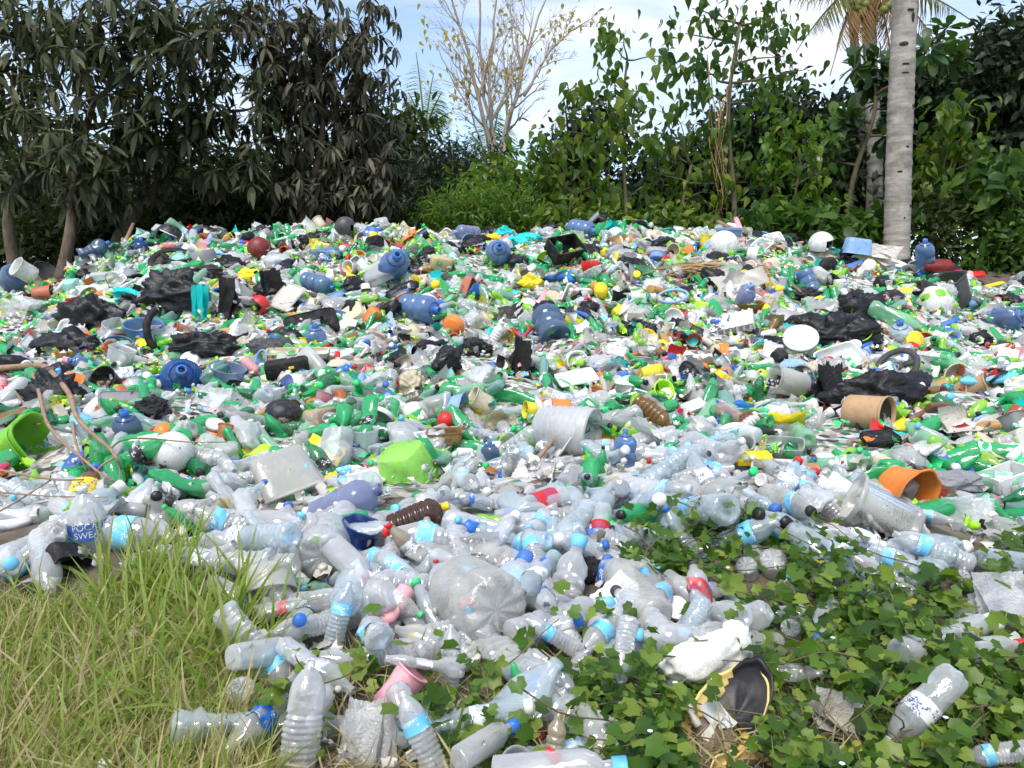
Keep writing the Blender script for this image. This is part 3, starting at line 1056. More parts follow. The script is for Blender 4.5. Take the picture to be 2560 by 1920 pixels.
G1 = 'large blue water cooler jugs thrown on the dump'
for px, py, l, th, ph, ro, am, col, lab, sh in [
    (454, 960, 100, 90, 68, 0, 0, 'blue', 'deep blue water jug lying with its neck pointing straight out', 'deep blue jug'),
    (981, 670, 80, 70, 62, 20, .55, 'jug', 'dented blue water jug squashed to an oval, neck facing outward', 'dented oval jug'),
    (796, 711, 62, -12, 25, 0, 0, 'jug', 'blue water jug on its side, dark neck pointing down beside yellow scrap', 'jug by yellow scrap'),
    (1054, 771, 66, -5, 45, 0, 0, 'jug', 'blue water jug with pale ringed neck turned sideways, in the middle of the slope', 'ringed blue jug'),
    (1373, 808, 76, 115, -52, 0, 0, 'slate', 'dark slate blue water jug showing its ringed base below the pink pipe', 'slate blue jug'),
    (1245, 638, 60, 80, 66, 0, 0, 'jug', 'pale blue water jug facing outward under the teal and yellow cloths', 'pale blue jug'),
    (1164, 583, 52, 175, 30, 0, 0, 'lilac', 'clear bluish water jug lying on the crest beside the teal bag', 'clear bluish jug'),
    (1459, 575, 46, -10, 45, 0, 0, 'jug', 'blue water jug standing out on the crest with its neck to one side', 'crest blue jug'),
    (352, 630, 52, 90, -12, 0, 0, 'blue', 'bright blue water jug standing on its neck behind a white pill bottle', 'bright blue jug'),
    (790, 858, 74, 95, 20, 0, .2, 'jug', 'blue water jug half buried with neck up, behind the cream tray', 'half buried jug'),
    (2024, 714, 60, -70, 20, 40, .3, 'jug', 'blue water jug sunk into the heap above the black sheet', 'sunken blue jug'),
    (2313, 638, 62, 90, 25, 0, .2, 'jug', 'blue grey water jug on the far end of the crest by the maroon piece', 'blue grey jug'),
    (43, 711, 86, 90, 55, 0, .4, 'slate', 'flattened dark blue water jug at the edge of the dump', 'flattened jug'),
    (2499, 806, 100, 20, 25, 30, .6, 'jug', 'crushed bright blue water jug split open near the white board', 'crushed blue jug'),
    (211, 913, 60, 160, 25, 0, .3, 'jug', 'blue water jug with a torn side under the dry branch', 'torn blue jug'),
    (1856, 748, 74, 60, 35, 0, .5, 'lilac', 'pale bluish cooler jug cut in half beside the amber bowl', 'halved jug'),
    (322, 1090, 105, 100, 30, 0, .3, 'slate', 'large slate blue jug standing behind the upright green bottle', 'large slate jug'),
    (1563, 1128, 78, 90, 10, 0, .3, 'jug', 'squat blue jug sunk between green and clear bottles', 'squat blue jug'),
    (1224, 1145, 66, 90, 10, 0, .3, 'slate', 'dull blue jug sunk to its shoulders behind the orange sponge', 'dull blue jug'),
    (237, 622, 56, 30, 5, 0, .6, 'slate', 'flattened grey blue jug piece on the crest under the mango trees', 'grey blue piece'),
    (2250, 850, 84, 90, 35, 0, .2, 'aqua', 'large clear bluish jug beside the yellow lidded jar', 'large clear jug'),
]:
    hero(jug_parts(am, int(px)), 'cooler_jug', px, py, l, .27 if abs(ph) > 40 else .36, th, ph, ro, {'body': col, 'cap': 'blue' if col != 'lilac' else 'jug'}, lab, 'water jug', sh, group=G1)

g = jug_parts(.15, 5, lambda c: ~((c[:, 0] > .05) & (np.abs(c[:, 1]) < .075) & (np.abs(c[:, 2] + .02) < .10)), cap=False)
g.append(('mud', (crumple(3, (18, 12), .07, .07, .09, .2)[0] + np.array([.03, 0, -.02]), crumple(3, (18, 12))[1]), 'mud', 'cap'))
hero(g, 'cooler_jug', 872, 1262, 150, .40, 28, 22, -60, {'body': 'lilac', 'cap': 'white'}, 'pale blue water jug with a hole cut in its side and mud inside', 'water jug', 'cut blue jug', group=G1)

# --- black and coloured bags, cloths --------------------------------------------------------------------
for px, py, wpx, hpx, col, m_, lab, sh in [
    (434, 737, 115, 85, 'black', 'bag', 'large black bag crumpled above the black ring', 'large black bag'),
    (527, 687, 78, 45, 'black', 'bag', 'small black bag beside the yellow cloth', 'small black bag'),
    (231, 800, 130, 85, 'black', 'bag', 'wide black bag spread below the black frame tube', 'wide black bag'),
    (179, 868, 140, 55, 'black', 'bag', 'flat black bag along the lower edge of the wide bag', 'flat black bag'),
    (565, 780, 45, 85, 'black', 'bag', 'upright black bag hanging beside the teal strip', 'upright black bag'),
    (505, 868, 120, 50, 'black', 'bag', 'low black bag beneath the white cloth box', 'low black bag'),
    (680, 740, 56, 85, 'black', 'bag', 'folded black bag next to the grey panel', 'folded black bag'),
    (136, 1000, 125, 90, 'black', 'bag', 'black bag heaped behind the dark lime basin', 'black bag behind basin'),
    (380, 1022, 80, 55, 'black', 'bag', 'little black bag against the grey board', 'little black bag'),
    (1193, 625, 90, 45, 'black', 'bag', 'black bag tangled among the teal bags', 'tangled black bag'),
    (1074, 640, 50, 40, 'black', 'bag', 'small black bag behind the beige block', 'bag behind block'),
    (1702, 702, 48, 35, 'black', 'bag', 'tiny black bag beside the rattan strips', 'tiny black bag'),
    (2115, 832, 165, 85, 'black', 'bag', 'broad black plastic sheet bunched above the white bucket', 'broad black sheet'),
    (2160, 786, 100, 70, 'black', 'bag', 'black bag rising behind the broad black sheet', 'rising black bag'),
    (2195, 985, 190, 95, 'black', 'bag', 'long black sheet below the black steering wheel', 'long black sheet'),
    (2075, 1020, 60, 110, 'black', 'bag', 'narrow black sheet hanging beside the cardboard drum', 'narrow black sheet'),
    (1190, 875, 70, 60, 'black', 'bag', 'black bag wedged in the middle hollow', 'wedged black bag'),
    (1300, 930, 45, 85, 'black', 'bag', 'black cloth hanging beside the clear sheet', 'hanging black cloth'),
    (683, 878, 95, 62, 'dark', 'bag', 'charcoal film beside the cream tray', 'charcoal film'),
    (2450, 850, 60, 40, 'black', 'bag', 'ragged black bag below the crushed blue jug', 'ragged black bag'),
    (333, 742, 95, 42, 'teal', 'bag', 'teal bag stretched in front of the large black bag', 'stretched teal bag'),
    (502, 788, 40, 82, 'teal', 'bag', 'teal strip of sheet hanging down the black bag', 'teal strip'),
    (1187, 604, 46, 36, 'teal', 'bag', 'teal bag on the crest beside the clear jug', 'crest teal bag'),
    (1318, 605, 90, 38, 'teal', 'bag', 'ragged teal bag spilling along the crest', 'ragged teal bag'),
    (1262, 586, 40, 34, 'teal', 'bag', 'small teal rag beside the yellow cloth on the crest', 'teal rag'),
    (720, 704, 60, 22, 'teal', 'bag', 'thin teal sheet over the folded black bag', 'thin teal sheet'),
    (620, 692, 90, 40, 'yellow', 'bag', 'bright yellow cloth rolled between black bags', 'yellow cloth'),
    (565, 720, 70, 34, 'yellow', 'bag', 'torn end of yellow cloth below the roll', 'torn yellow cloth'),
    (1230, 601, 46, 32, 'yellow', 'bag', 'yellow rag on the crest between teal bags', 'crest yellow rag'),
    (1329, 708, 62, 40, 'yellow', 'bag', 'crumpled yellow bag beside the blue pipe', 'crumpled yellow bag'),
    (370, 1192, 75, 65, 'teal', 'film', 'stiff teal pouch in front of the foam ball', 'teal pouch'),
    (195, 1172, 34, 34, 'purple', 'bag', 'purple scrap of foil under the dry branch', 'purple foil'),
    (544, 1000, 100, 62, 'clear', 'film', 'pale clear bag puffed up beside the deep blue jug', 'puffed clear bag'),
    (2397, 1287, 150, 105, 'clear', 'film', 'big clear bag gathered in folds beside the orange tub', 'big clear bag'),
    (2497, 1500, 120, 105, 'clear', 'film', 'clear film caught on the creeper', 'clear film'),
    (926, 1839, 140, 150, 'white', 'film', 'dirty white printed bag lying in the grass', 'dirty white bag'),
    (2316, 915, 80, 75, 'white', 'bag', 'white crumpled bag next to the steering wheel', 'white crumpled bag'),
    (620, 838, 95, 60, 'clear', 'film', 'clear bag full of pale scraps above the pink bottle', 'bag of scraps'),
    (1468, 1422, 78, 60, 'black', 'bag', 'black bag twisted round a clear bottle end', 'twisted black bag'),
    (2010, 735, 70, 30, 'black', 'bag', 'scrap of black film under the sunken jug', 'scrap of film'),
    (1247, 1046, 72, 45, 'straw', 'film', 'clear bag of yellow crumbs beside a green bottle', 'bag of crumbs'),
    (1349, 1182, 82, 62, 'white', 'bag', 'silvery crumpled foil at the foot of the brown stick', 'silvery foil'),
    (1292, 1447, 44, 44, 'red', 'bag', 'bright red foil wrapper beside the huge bottle', 'red foil'),
    (2047, 790, 90, 80, 'white', 'film', 'white sheet of film between two black bags', 'white film sheet'),
    (40, 790, 110, 80, 'white', 'film', 'white sheet bunched inside the black frame tube', 'white bunched sheet'),
    (130, 835, 85, 75, 'dirty', 'bag', 'dirty white cloth beneath the black frame tube', 'dirty white cloth'),
    (2383, 1206, 135, 50, 'grey', 'bag', 'grey torn sheet behind the big clear bag', 'grey torn sheet'),
    (2094, 1795, 130, 110, 'dirty', 'bag', 'pale crushed carton lying in the creeper', 'pale crushed carton'),
    (834, 1211, 78, 52, 'yellow', 'bag', 'bright yellow crushed pouch above the cut blue jug', 'yellow pouch'),
    (1030, 960, 60, 70, 'cream', 'bag', 'cream pages torn from a book in the hollow', 'torn pages'),
    (2400, 1060, 150, 60, 'dirty', 'bag', 'off-white flattened sacking near the clear ribbed cups', 'flattened sacking'),
    (1850, 700, 150, 34, 'dirty', 'bag', 'flat piece of pale board beside the rattan strips', 'pale board'),
    (819, 635, 60, 40, 'jug', 'film', 'tangle of blue netting on the upper slope', 'blue netting'),
    (2200, 640, 110, 40, 'dirty', 'bag', 'pale sheet of sacking at the foot of the tall palm', 'sacking by palm'),
]:
    am = .42 if m_ == 'bag' else .33
    k = hpx / wpx
    loose = m_ == 'film' or k > 1.3 or col in ('white', 'dirty')
    hero([('bag', loose_film(int(px * 3 + py), k, 5 if hpx > 90 else 3) if loose else crumple(int(px * 7 + py), (56, 36), .5, .36 * max(k, .7), .5 * k, am, 2.8), m_, 'body')], 'plastic_bag' if 'cloth' not in lab and 'rag' not in lab else 'cloth_rag', px, py, wpx * (1.7 if col == 'black' and 90 < wpx <= 145 else 1.3), 1.15,
         90, 8, 0, {'body': col}, lab, 'bag' if 'cloth' not in lab and 'rag' not in lab else 'cloth', sh, out=.5, rad=.36, group='large bags and cloths on the dump')

# --- containers -------------------------------------------------------------------------------------------
lime_tub = [('basin', (lambda g: (crush(8, .12, .8, .5)(g[0] + np.array([0, 0, .36])) - np.array([0, 0, .36]), g[1]))(open_pot(.40, .5, .72, .02, .025, 4, 1.0, 40)), 'opaque', 'body'),
            ('band', lathe([(.49, .2), (.515, .215), (.515, .235), (.495, .25)], 40, square(4)), 'opaque', 'body')]
for args in [
    (lime_tub, 'lime_basin', 55, 1117, 132, 1.05, 25, 38, 20, 'limed', 'deep lime green basin tipped on its side by the black bag', 'basin', 'dark lime basin'),
    (lime_tub, 'lime_basin', 1013, 1168, 132, 1.05, -70, -25, 20, (.26, .62, .09), 'bright lime green basin turned over among green bottles', 'basin', 'bright lime basin'),
    (pot(.32, .46, .60, 'opaque', None, 1, 44, .35, 4), 'ribbed_tub', 2261, 1229, 150, 1.0, -32, 42, 0, 'orange', 'orange ribbed tub bent open, the largest orange thing on the dump', 'tub', 'orange ribbed tub'),
    ([('bowl', ball_geo(.5, 34, None, 0, .8), 'opaque', 'body')], 'upturned_bowl', 708, 1036, 94, 1.0, 90, 5, 0, 'black', 'shiny black upturned bowl beside a green bottle', 'bowl', 'black bowl'),
    (pot(.38, .5, .5, 'opaque'), 'plant_pot', 266, 954, 72, 1.05, 150, 48, 0, 'black', 'round black plant pot lying open towards the viewer', 'pot', 'black plant pot'),
    (pot(.40, .5, .62, 'opaque', None, 1, 36, .2, 9), 'plastic_cup', 306, 956, 34, 1.0, -60, 10, 0, 'red', 'red beaker tucked behind the black plant pot', 'cup', 'red beaker'),
    (pot(.40, .5, .36, 'jug', None, .7, 40, .12, 2), 'washing_basin', 570, 933, 102, 1.1, 88, 28, 0, 'lilac', 'lilac washing basin with a dented rim holding scraps', 'basin', 'lilac basin'),
    (pot(.36, .5, .85, 'jug'), 'plastic_tub', 362, 845, 92, 1.05, 95, 22, 0, 'jug', 'see-through blue tub standing inside the black ring', 'tub', 'blue tub'),
    (pot(.40, .5, .30, 'jug'), 'mixing_bowl', 292, 880, 88, 1.05, 100, 48, 0, 'slate', 'wide blue grey bowl with a clear box in it', 'bowl', 'blue grey bowl'),
    (pot(.36, .42, .85, 'frost', 6, .8), 'clear_box', 300, 896, 66, 1.0, 75, 20, 0, 'clear', 'clear square box lying in the blue grey bowl', 'box', 'clear square box'),
    (pot(.36, .42, .9, 'frost', None, 1), 'amber_jar', 158, 899, 42, 1.0, 90, 8, 0, 'amber', 'ribbed amber jar beside the torn blue jug', 'jar', 'amber jar'),
    (pot(.42, .5, .7, 'opaque', None, 1, 36, .15, 3), 'grey_bucket', 512, 653, 78, 1.05, -75, 0, 0, 'grey', 'grey bucket upside down beside the black wheel cover', 'bucket', 'grey bucket'),
    (pot(.42, .5, .8, 'opaque') + [('lid', lathe([(1e-4, .43), (.52, .43), (.52, .38), (.54, .38), (.54, .45), (.48, .47), (1e-4, .46)], 36), 'opaque', 'body')], 'white_bucket', 2001, 867, 80, 1.05, 88, 50, 0, 'white',
     'white bucket with its round lid on, under the black sheet', 'bucket', 'white bucket'),
    (pot(.46, .5, .4, 'opaque') + [('lid', lathe([(1e-4, .22), (.52, .22), (.53, .12), (.55, .12), (.55, .23), (.5, .25), (1e-4, .25)], 36), 'opaque', 'body')], 'white_tub', 22, 1312, 110, 1.05, 90, 25, 0, 'white',
     'cream white tub with a flat lid at the edge of the clear bottles', 'tub', 'cream white tub'),
    (pot(.42, .5, .9, 'opaque', None, 1, 36, .3, 3), 'white_tub', 62, 678, 55, 1.05, 150, 20, 0, 'white', 'white tub squashed beside the grey dish on the crest', 'tub', 'squashed white tub'),
    (pot(.3, .5, .18, 'opaque'), 'round_dish', 116, 684, 70, 1.05, 55, 35, 0, 'dark', 'black dish with a pale grey rim tilted on the crest', 'dish', 'black dish'),
    (pot(.38, .46, .9, 'opaque'), 'orange_cup', 107, 735, 46, 1.0, 10, 15, 0, 'terracotta', 'orange cup lying on its side below the black dish', 'cup', 'orange cup'),
    (pot(.38, .46, .9, 'opaque', None, 1, 36, .3, 3), 'beige_cup', 1203, 1006, 64, 1.0, 150, 20, 0, 'cream', 'beige cup crushed on its side in the middle hollow', 'cup', 'beige cup'),
    (pot(.42, .46, .8, 'opaque'), 'terracotta_cup', 1734, 858, 42, 1.0, 80, 60, 0, 'terracotta', 'terracotta cup opening outward on the slope', 'cup', 'terracotta cup'),
    (pot(.40, .46, .8, 'opaque'), 'yellow_cup', 1330, 1026, 46, 1.0, 175, 20, 0, 'yellow', 'yellow cup lying against the clear ribbed drum', 'cup', 'yellow cup'),
    (pot(.40, .46, 1.5, 'opaque'), 'yellow_beaker', 1763, 608, 42, 1.5, 80, 0, 0, 'yellow', 'tall yellow beaker standing on the crest by the white helmet', 'beaker', 'yellow beaker'),
    (pot(.30, .5, .45, 'opaque', None, 1, 36, .6, 6), 'broken_bowl', 1039, 711, 48, 1.0, 60, 35, 0, 'yellow', 'broken yellow bowl folded in half below the oval jug', 'bowl', 'broken yellow bowl'),
    (pot(.34, .5, .34, 'jug'), 'amber_bowl', 1872, 768, 74, 1.05, 88, 10, 0, 'amber', 'amber see-through bowl below the halved jug', 'bowl', 'amber bowl'),
    (pot(.36, .5, .45, 'opaque'), 'blue_bowl', 935, 583, 58, 1.05, -100, 5, 0, 'blue', 'blue bowl upside down on the crest', 'bowl', 'blue bowl'),
    (pot(.42, .5, .9, 'opaque', 5, .8, 36, .2, 2), 'grey_bin', 2383, 728, 90, 1.05, 110, 25, 0, 'dark', 'charcoal grey square bin tipped over by the blue pipe', 'bin', 'charcoal bin'),
    (pot(.46, .5, .3, 'frost', 7, .55, 40), 'foam_tray', 1962, 1118, 92, 1.05, 90, 42, 0, 'white', 'white oblong food tray with a rounded rim beside the yellow carton', 'tray', 'oblong tray'),
    (pot(.46, .5, .2, 'matte', 7, .7, 40), 'white_tray', 2099, 900, 112, 1.05, 75, 45, 25, 'white', 'large white tray leaning below the black sheet', 'tray', 'large white tray'),
    ([('half_tray', moved(pot(.46, .5, .2, 'matte', 8, .62, 40)[0][1], mat4(np.eye(3), (-.52, 0, 0))), 'matte', 'body'), ('half_tray', moved(pot(.46, .5, .2, 'matte', 8, .62, 40)[0][1], mat4(np.eye(3), (.52, 0, 0))), 'matte', 'body')],
     'divided_tray', 744, 884, 140, 2.0, 95, 22, 8, 'cream', 'long cream tray in two halves on the black case', 'tray', 'cream tray'),
    (pot(.40, .46, 1.1, 'frost'), 'cloudy_jar', 1972, 956, 84, 1.1, 165, 30, 0, 'haze', 'cloudy plastic jar lying with its base towards the viewer', 'jar', 'cloudy jar'),
    (pot(.40, .44, 1.0, 'frost') + [('lid', lathe([(1e-4, .5), (.48, .5), (.48, .36), (.5, .36), (.5, .54), (1e-4, .54)], 30), 'opaque', 'cap')], 'lidded_jar', 2262, 864, 62, 1.0, 10, 35, 0, {'body': 'clear', 'cap': 'yellow'},
     'clear jar with a bright yellow lid beside the large clear jug', 'jar', 'yellow lidded jar'),
    ([('drum', ribbed_drum(), 'frost', 'body'), ('rim', ring_geo(.44, .025), 'opaque', 'cap')], 'ribbed_drum', 1416, 1075, 150, 1.1, -8, 22, 0, {'body': 'clear', 'cap': None}, 'big clear ribbed drum on its side with a blue rim, behind the brown stick', 'drum', 'clear ribbed drum'),
    ([('drum', folded(12), 'frost', 'body')], 'crushed_drum', 2206, 1281, 150, 1.0, 155, 15, 20, 'haze', 'crushed cloudy ribbed container in front of the orange tub', 'container', 'crushed ribbed container'),
    (pot(.42, .5, .55, 'opaque', None, 1, 40, .5, 14), 'broken_basin', 895, 1338, 125, 1.05, 70, 25, 0, 'navy', 'broken navy blue basin below the cut jug', 'basin', 'broken navy basin'),
    (pot(.42, .48, .8, 'frost', 7, .6, 40), 'clear_box', 712, 1197, 170, 1.15, -65, 22, 20, 'haze', 'large cloudy box with a green bottle standing in front', 'box', 'cloudy box'),
    (pot(.42, .5, .5, 'frost', None, 1, 40), 'clear_basin', 672, 1455, 135, 1.05, -85, 20, 0, 'haze', 'cloudy half round basin turned down among clear bottles', 'basin', 'cloudy basin'),
    (pot(.35, .5, .9, 'frost', None, 1, 36), 'clear_cup', 912, 1103, 70, 1.0, 92, 15, 0, 'clear', 'tall clear cup with yellowish water beside the cardboard', 'cup', 'tall clear cup'),
    (pot(.42, .46, .3, 'frost', 7, .6, 40, .2, 2), 'amber_box', 1114, 1090, 100, 1.0, 95, 20, 0, 'amber', 'shallow amber box with a yellow edge behind the basin', 'box', 'amber box'),
    (pot(.40, .44, 1.3, 'opaque') + [('hollow', lathe([(1e-4, .6), (.36, .62)], 24), 'matte', 'cap')], 'cardboard_tube', 2435, 967, 80, 1.4, 22, 22, 0, {'body': 'tan', 'cap': 'brown'}, 'tan tube with an open end lying below the blue sandal', 'tube', 'tan tube'),  # hollow is a brown disc: shade inside the tube put into its colour
    (pot(.44, .46, 1.0, 'matte') + [('hollow', lathe([(1e-4, .38), (.40, .40)], 24), 'matte', 'cap')], 'cardboard_drum', 2170, 1033, 95, 1.0, -5, 25, 0, {'body': 'tan', 'cap': 'black'}, 'tan cardboard drum with shade painted black in its hollow end between black sheets', 'drum', 'cardboard drum'),  # hollow is a black disc that paints the shade inside the drum
    (pot(.42, .48, .7, 'frost', 7, .62, 40, .3, 5), 'milky_container', 278, 836, 82, 1.0, 60, 35, 10, 'clear', 'milky white container with a handle hole on the black bag', 'container', 'milky container'),
    (pot(.40, .5, .7, 'jug', 7, .6, 36, .2, 2), 'blue_box', 1016, 742, 62, 1.0, 20, 20, 0, 'jug', 'see-through blue box tilted below the yellow bowl', 'box', 'blue box'),
    (pot(.40, .5, .6, 'opaque', 7, .5, 36), 'slate_box', 1821, 590, 60, 1.0, 85, 10, 0, 'slate', 'slate blue box on the crest beside the pink pipe', 'box', 'slate box'),
    (pot(.42, .5, .6, 'opaque', 6, .7, 36), 'blue_box', 2143, 617, 64, 1.0, 260, 5, 0, 'jug', 'pale blue box upside down on the crest near the palm', 'box', 'crest blue box'),
]:
    hero(*args)

# --- balls, helmets, wheels ----------------------------------------------------------------------------
foam_ball = [('ball', ball_geo(.5, 36, 4, .012), 'foam', 'body')]
for k in range(9):
    a, b = R(40 * k + 15), R((37 * k) % 70 - 25)
    p = np.array([math.cos(a) * math.cos(b), math.sin(a) * math.cos(b), math.sin(b)]) * .495
    foam_ball.append(('pit', moved(ball_geo(.022, 8), mat4(np.eye(3), p)), 'mud', 'cap'))
hero(foam_ball, 'foam_ball', 430, 1130, 98, 1.0, 90, 10, 100, {'body': 'white', 'cap': 'black'}, 'white pitted foam ball behind the crushed green bottle', 'ball', 'foam ball')
blotch = [('ball', ball_geo(.5, 30, 8, .03), 'opaque', 'body')] + [('patch', moved(lathe([(1e-4, .50), (.08, .495), (.15, .47)], 14), mat4(frame(aim(t_, p_), 0), (0, 0, 0), 1.012)), 'opaque', 'cap') for t_, p_ in ((40, 40), (160, 30), (100, 60), (250, 50), (10, 20))]
hero(blotch, 'patched_ball', 2337, 757, 82, 1.0, 90, 0, 0, {'body': 'white', 'cap': 'limed'}, 'white ball with yellow green patches beside the charcoal bin', 'ball', 'patched ball')
hero([('ball', ball_geo(.5, 30, 5, .02), 'opaque', 'body'), ('cap', lathe([(1e-4, .52), (.3, .43), (.44, .28)], 24), 'opaque', 'cap')], 'ornament', 735, 972, 74, 1.0, 170, 30, 0, {'body': 'white', 'cap': 'navy'},
     'white round ornament with a navy blue side above the black bowl', 'ornament', 'white ornament')
for px, py, l, th, ph, ro, a, b, cc, lab, sh in [
    (424, 594, 68, 70, 10, 200, 'black', 'dark', 'white', 'black and white motorbike helmet on the crest', 'black white helmet'),
    (648, 622, 58, 95, 15, 30, 'maroon', 'dark', 'red', 'dark red helmet on the crest below the mango trees', 'dark red helmet'),
    (648, 763, 50, 60, 20, 180, 'red', 'dark', 'black', 'bright red helmet wedged beside a black bag', 'bright red helmet'),
    (2053, 610, 60, 85, 10, -40, 'white', 'dark', 'grey', 'white helmet with a dark hole on the crest', 'white helmet'),
    (1809, 614, 72, 100, 25, 60, 'white', 'dark', 'dark', 'white helmet with black streaks beside the yellow beaker', 'streaked helmet'),
    (863, 568, 52, 90, 10, 0, 'dark', 'black', 'dark', 'charcoal helmet on the crest', 'charcoal helmet')]:
    hero(helmet(), 'helmet', px, py, l, 1.0, th, ph, ro, {'body': a, 'cap': b, 'label': cc}, lab, 'helmet', sh, group='helmets thrown on the dump')
hero(wheel_cover(), 'wheel_cover', 431, 655, 108, 1.0, 100, 38, 0, 'black', 'black wheel cover with six holes beside the grey bucket', 'wheel cover', 'black wheel cover')
hero(steering_wheel(), 'steering_wheel', 2241, 919, 112, 1.0, 130, 48, 30, 'dark', 'black toy steering wheel lying on the black sheet', 'steering wheel', 'steering wheel')
hero([('ring', ring_geo(.5, .075, 60, 290, 40), 'matte', 'body')], 'rubber_ring', 428, 828, 130, 1.1, 20, 60, 60, 'black', 'piece of black rubber tyre standing in front of the blue tub', 'tyre', 'black tyre ring')
hero([('ring', ring_geo(.5, .05), 'opaque', 'body')], 'hoop', 1682, 740, 74, 1.05, 95, 25, 0, 'jug', 'blue plastic hoop lying flat below the rattan strips', 'hoop', 'blue hoop')
hero([('brim', lathe([(1e-4, .12), (.25, .12), (.28, .0), (.5, -.03), (.5, -.05), (.26, -.03), (1e-4, -.02)], 32), 'matte', 'body')], 'hat', 1786, 644, 74, 1.0, 95, 22, 0, 'black', 'black hat with a wide brim below the streaked helmet', 'hat', 'black hat')
hero([('disc', disc(.5, .05, 36), 'opaque', 'body'), ('centre', lathe([(1e-4, .06), (.2, .06), (.22, .03)], 24), 'opaque', 'body')], 'blue_disc', 1989, 925, 80, 1.0, 80, 42, 0, 'jug', 'round blue lid with a raised centre beside the cloudy jar', 'lid', 'round blue lid')
hero([('disc', disc(.5, .04, 36), 'opaque', 'body')], 'pot_cover', 597, 1085, 40, 1.0, 90, 45, 0, 'jug', 'round blue lid beside the orange racket', 'lid', 'lid by racket')
hero([('disc', disc(.5, .05, 36), 'opaque', 'body')], 'pot_cover', 1384, 748, 48, 1.0, 60, 55, 0, 'cream', 'round cream lid behind the pink pipe', 'lid', 'cream lid')
hero([('disc', disc(.5, .08, 36), 'opaque', 'body'), ('dial', lathe([(1e-4, .07), (.4, .07)], 30), 'print', 'cap')], 'round_clock', 1668, 988, 42, 1.0, 90, 62, 0, {'body': 'white', 'cap': 'dirty'}, 'round white clock case without hands on the slope', 'clock', 'white clock')
hero([('plate', disc(.5, .05, 36), 'opaque', 'body')], 'black_plate', 1256, 793, 72, 1.0, 115, 40, 0, 'black', 'black plate tilted on the slope beside a white bottle', 'plate', 'black plate')
hero([('melon', ball_geo(.5, 24, 3, .03, .8), 'opaque', 'body')], 'yellow_float', 1503, 727, 44, 1.0, 20, 10, 0, 'yellow', 'yellow ribbed float on the slope above the blue hoop', 'float', 'yellow float')
hero(racket(), 'toy_racket', 512, 1090, 118, 1.0, 80, 20, 8, {'body': 'orange', 'cap': 'dark'}, 'orange toy racket lying behind the foam ball', 'racket', 'orange racket')
hero([('sponge', ball_geo(.5, 20, 6, .16, .6), 'mud', 'body')], 'orange_sponge', 1230, 1188, 58, 1.0, 60, 10, 0, 'tan', 'rust brown sponge among clear bottles', 'sponge', 'orange sponge')
MAT['rust'] = rough_mat('rust brown sponge', (.50, .20, .04), (.34, .12, .03), 14, .9, .5)
bpy.data.objects['orange_sponge'].data.materials[0] = MAT['rust']

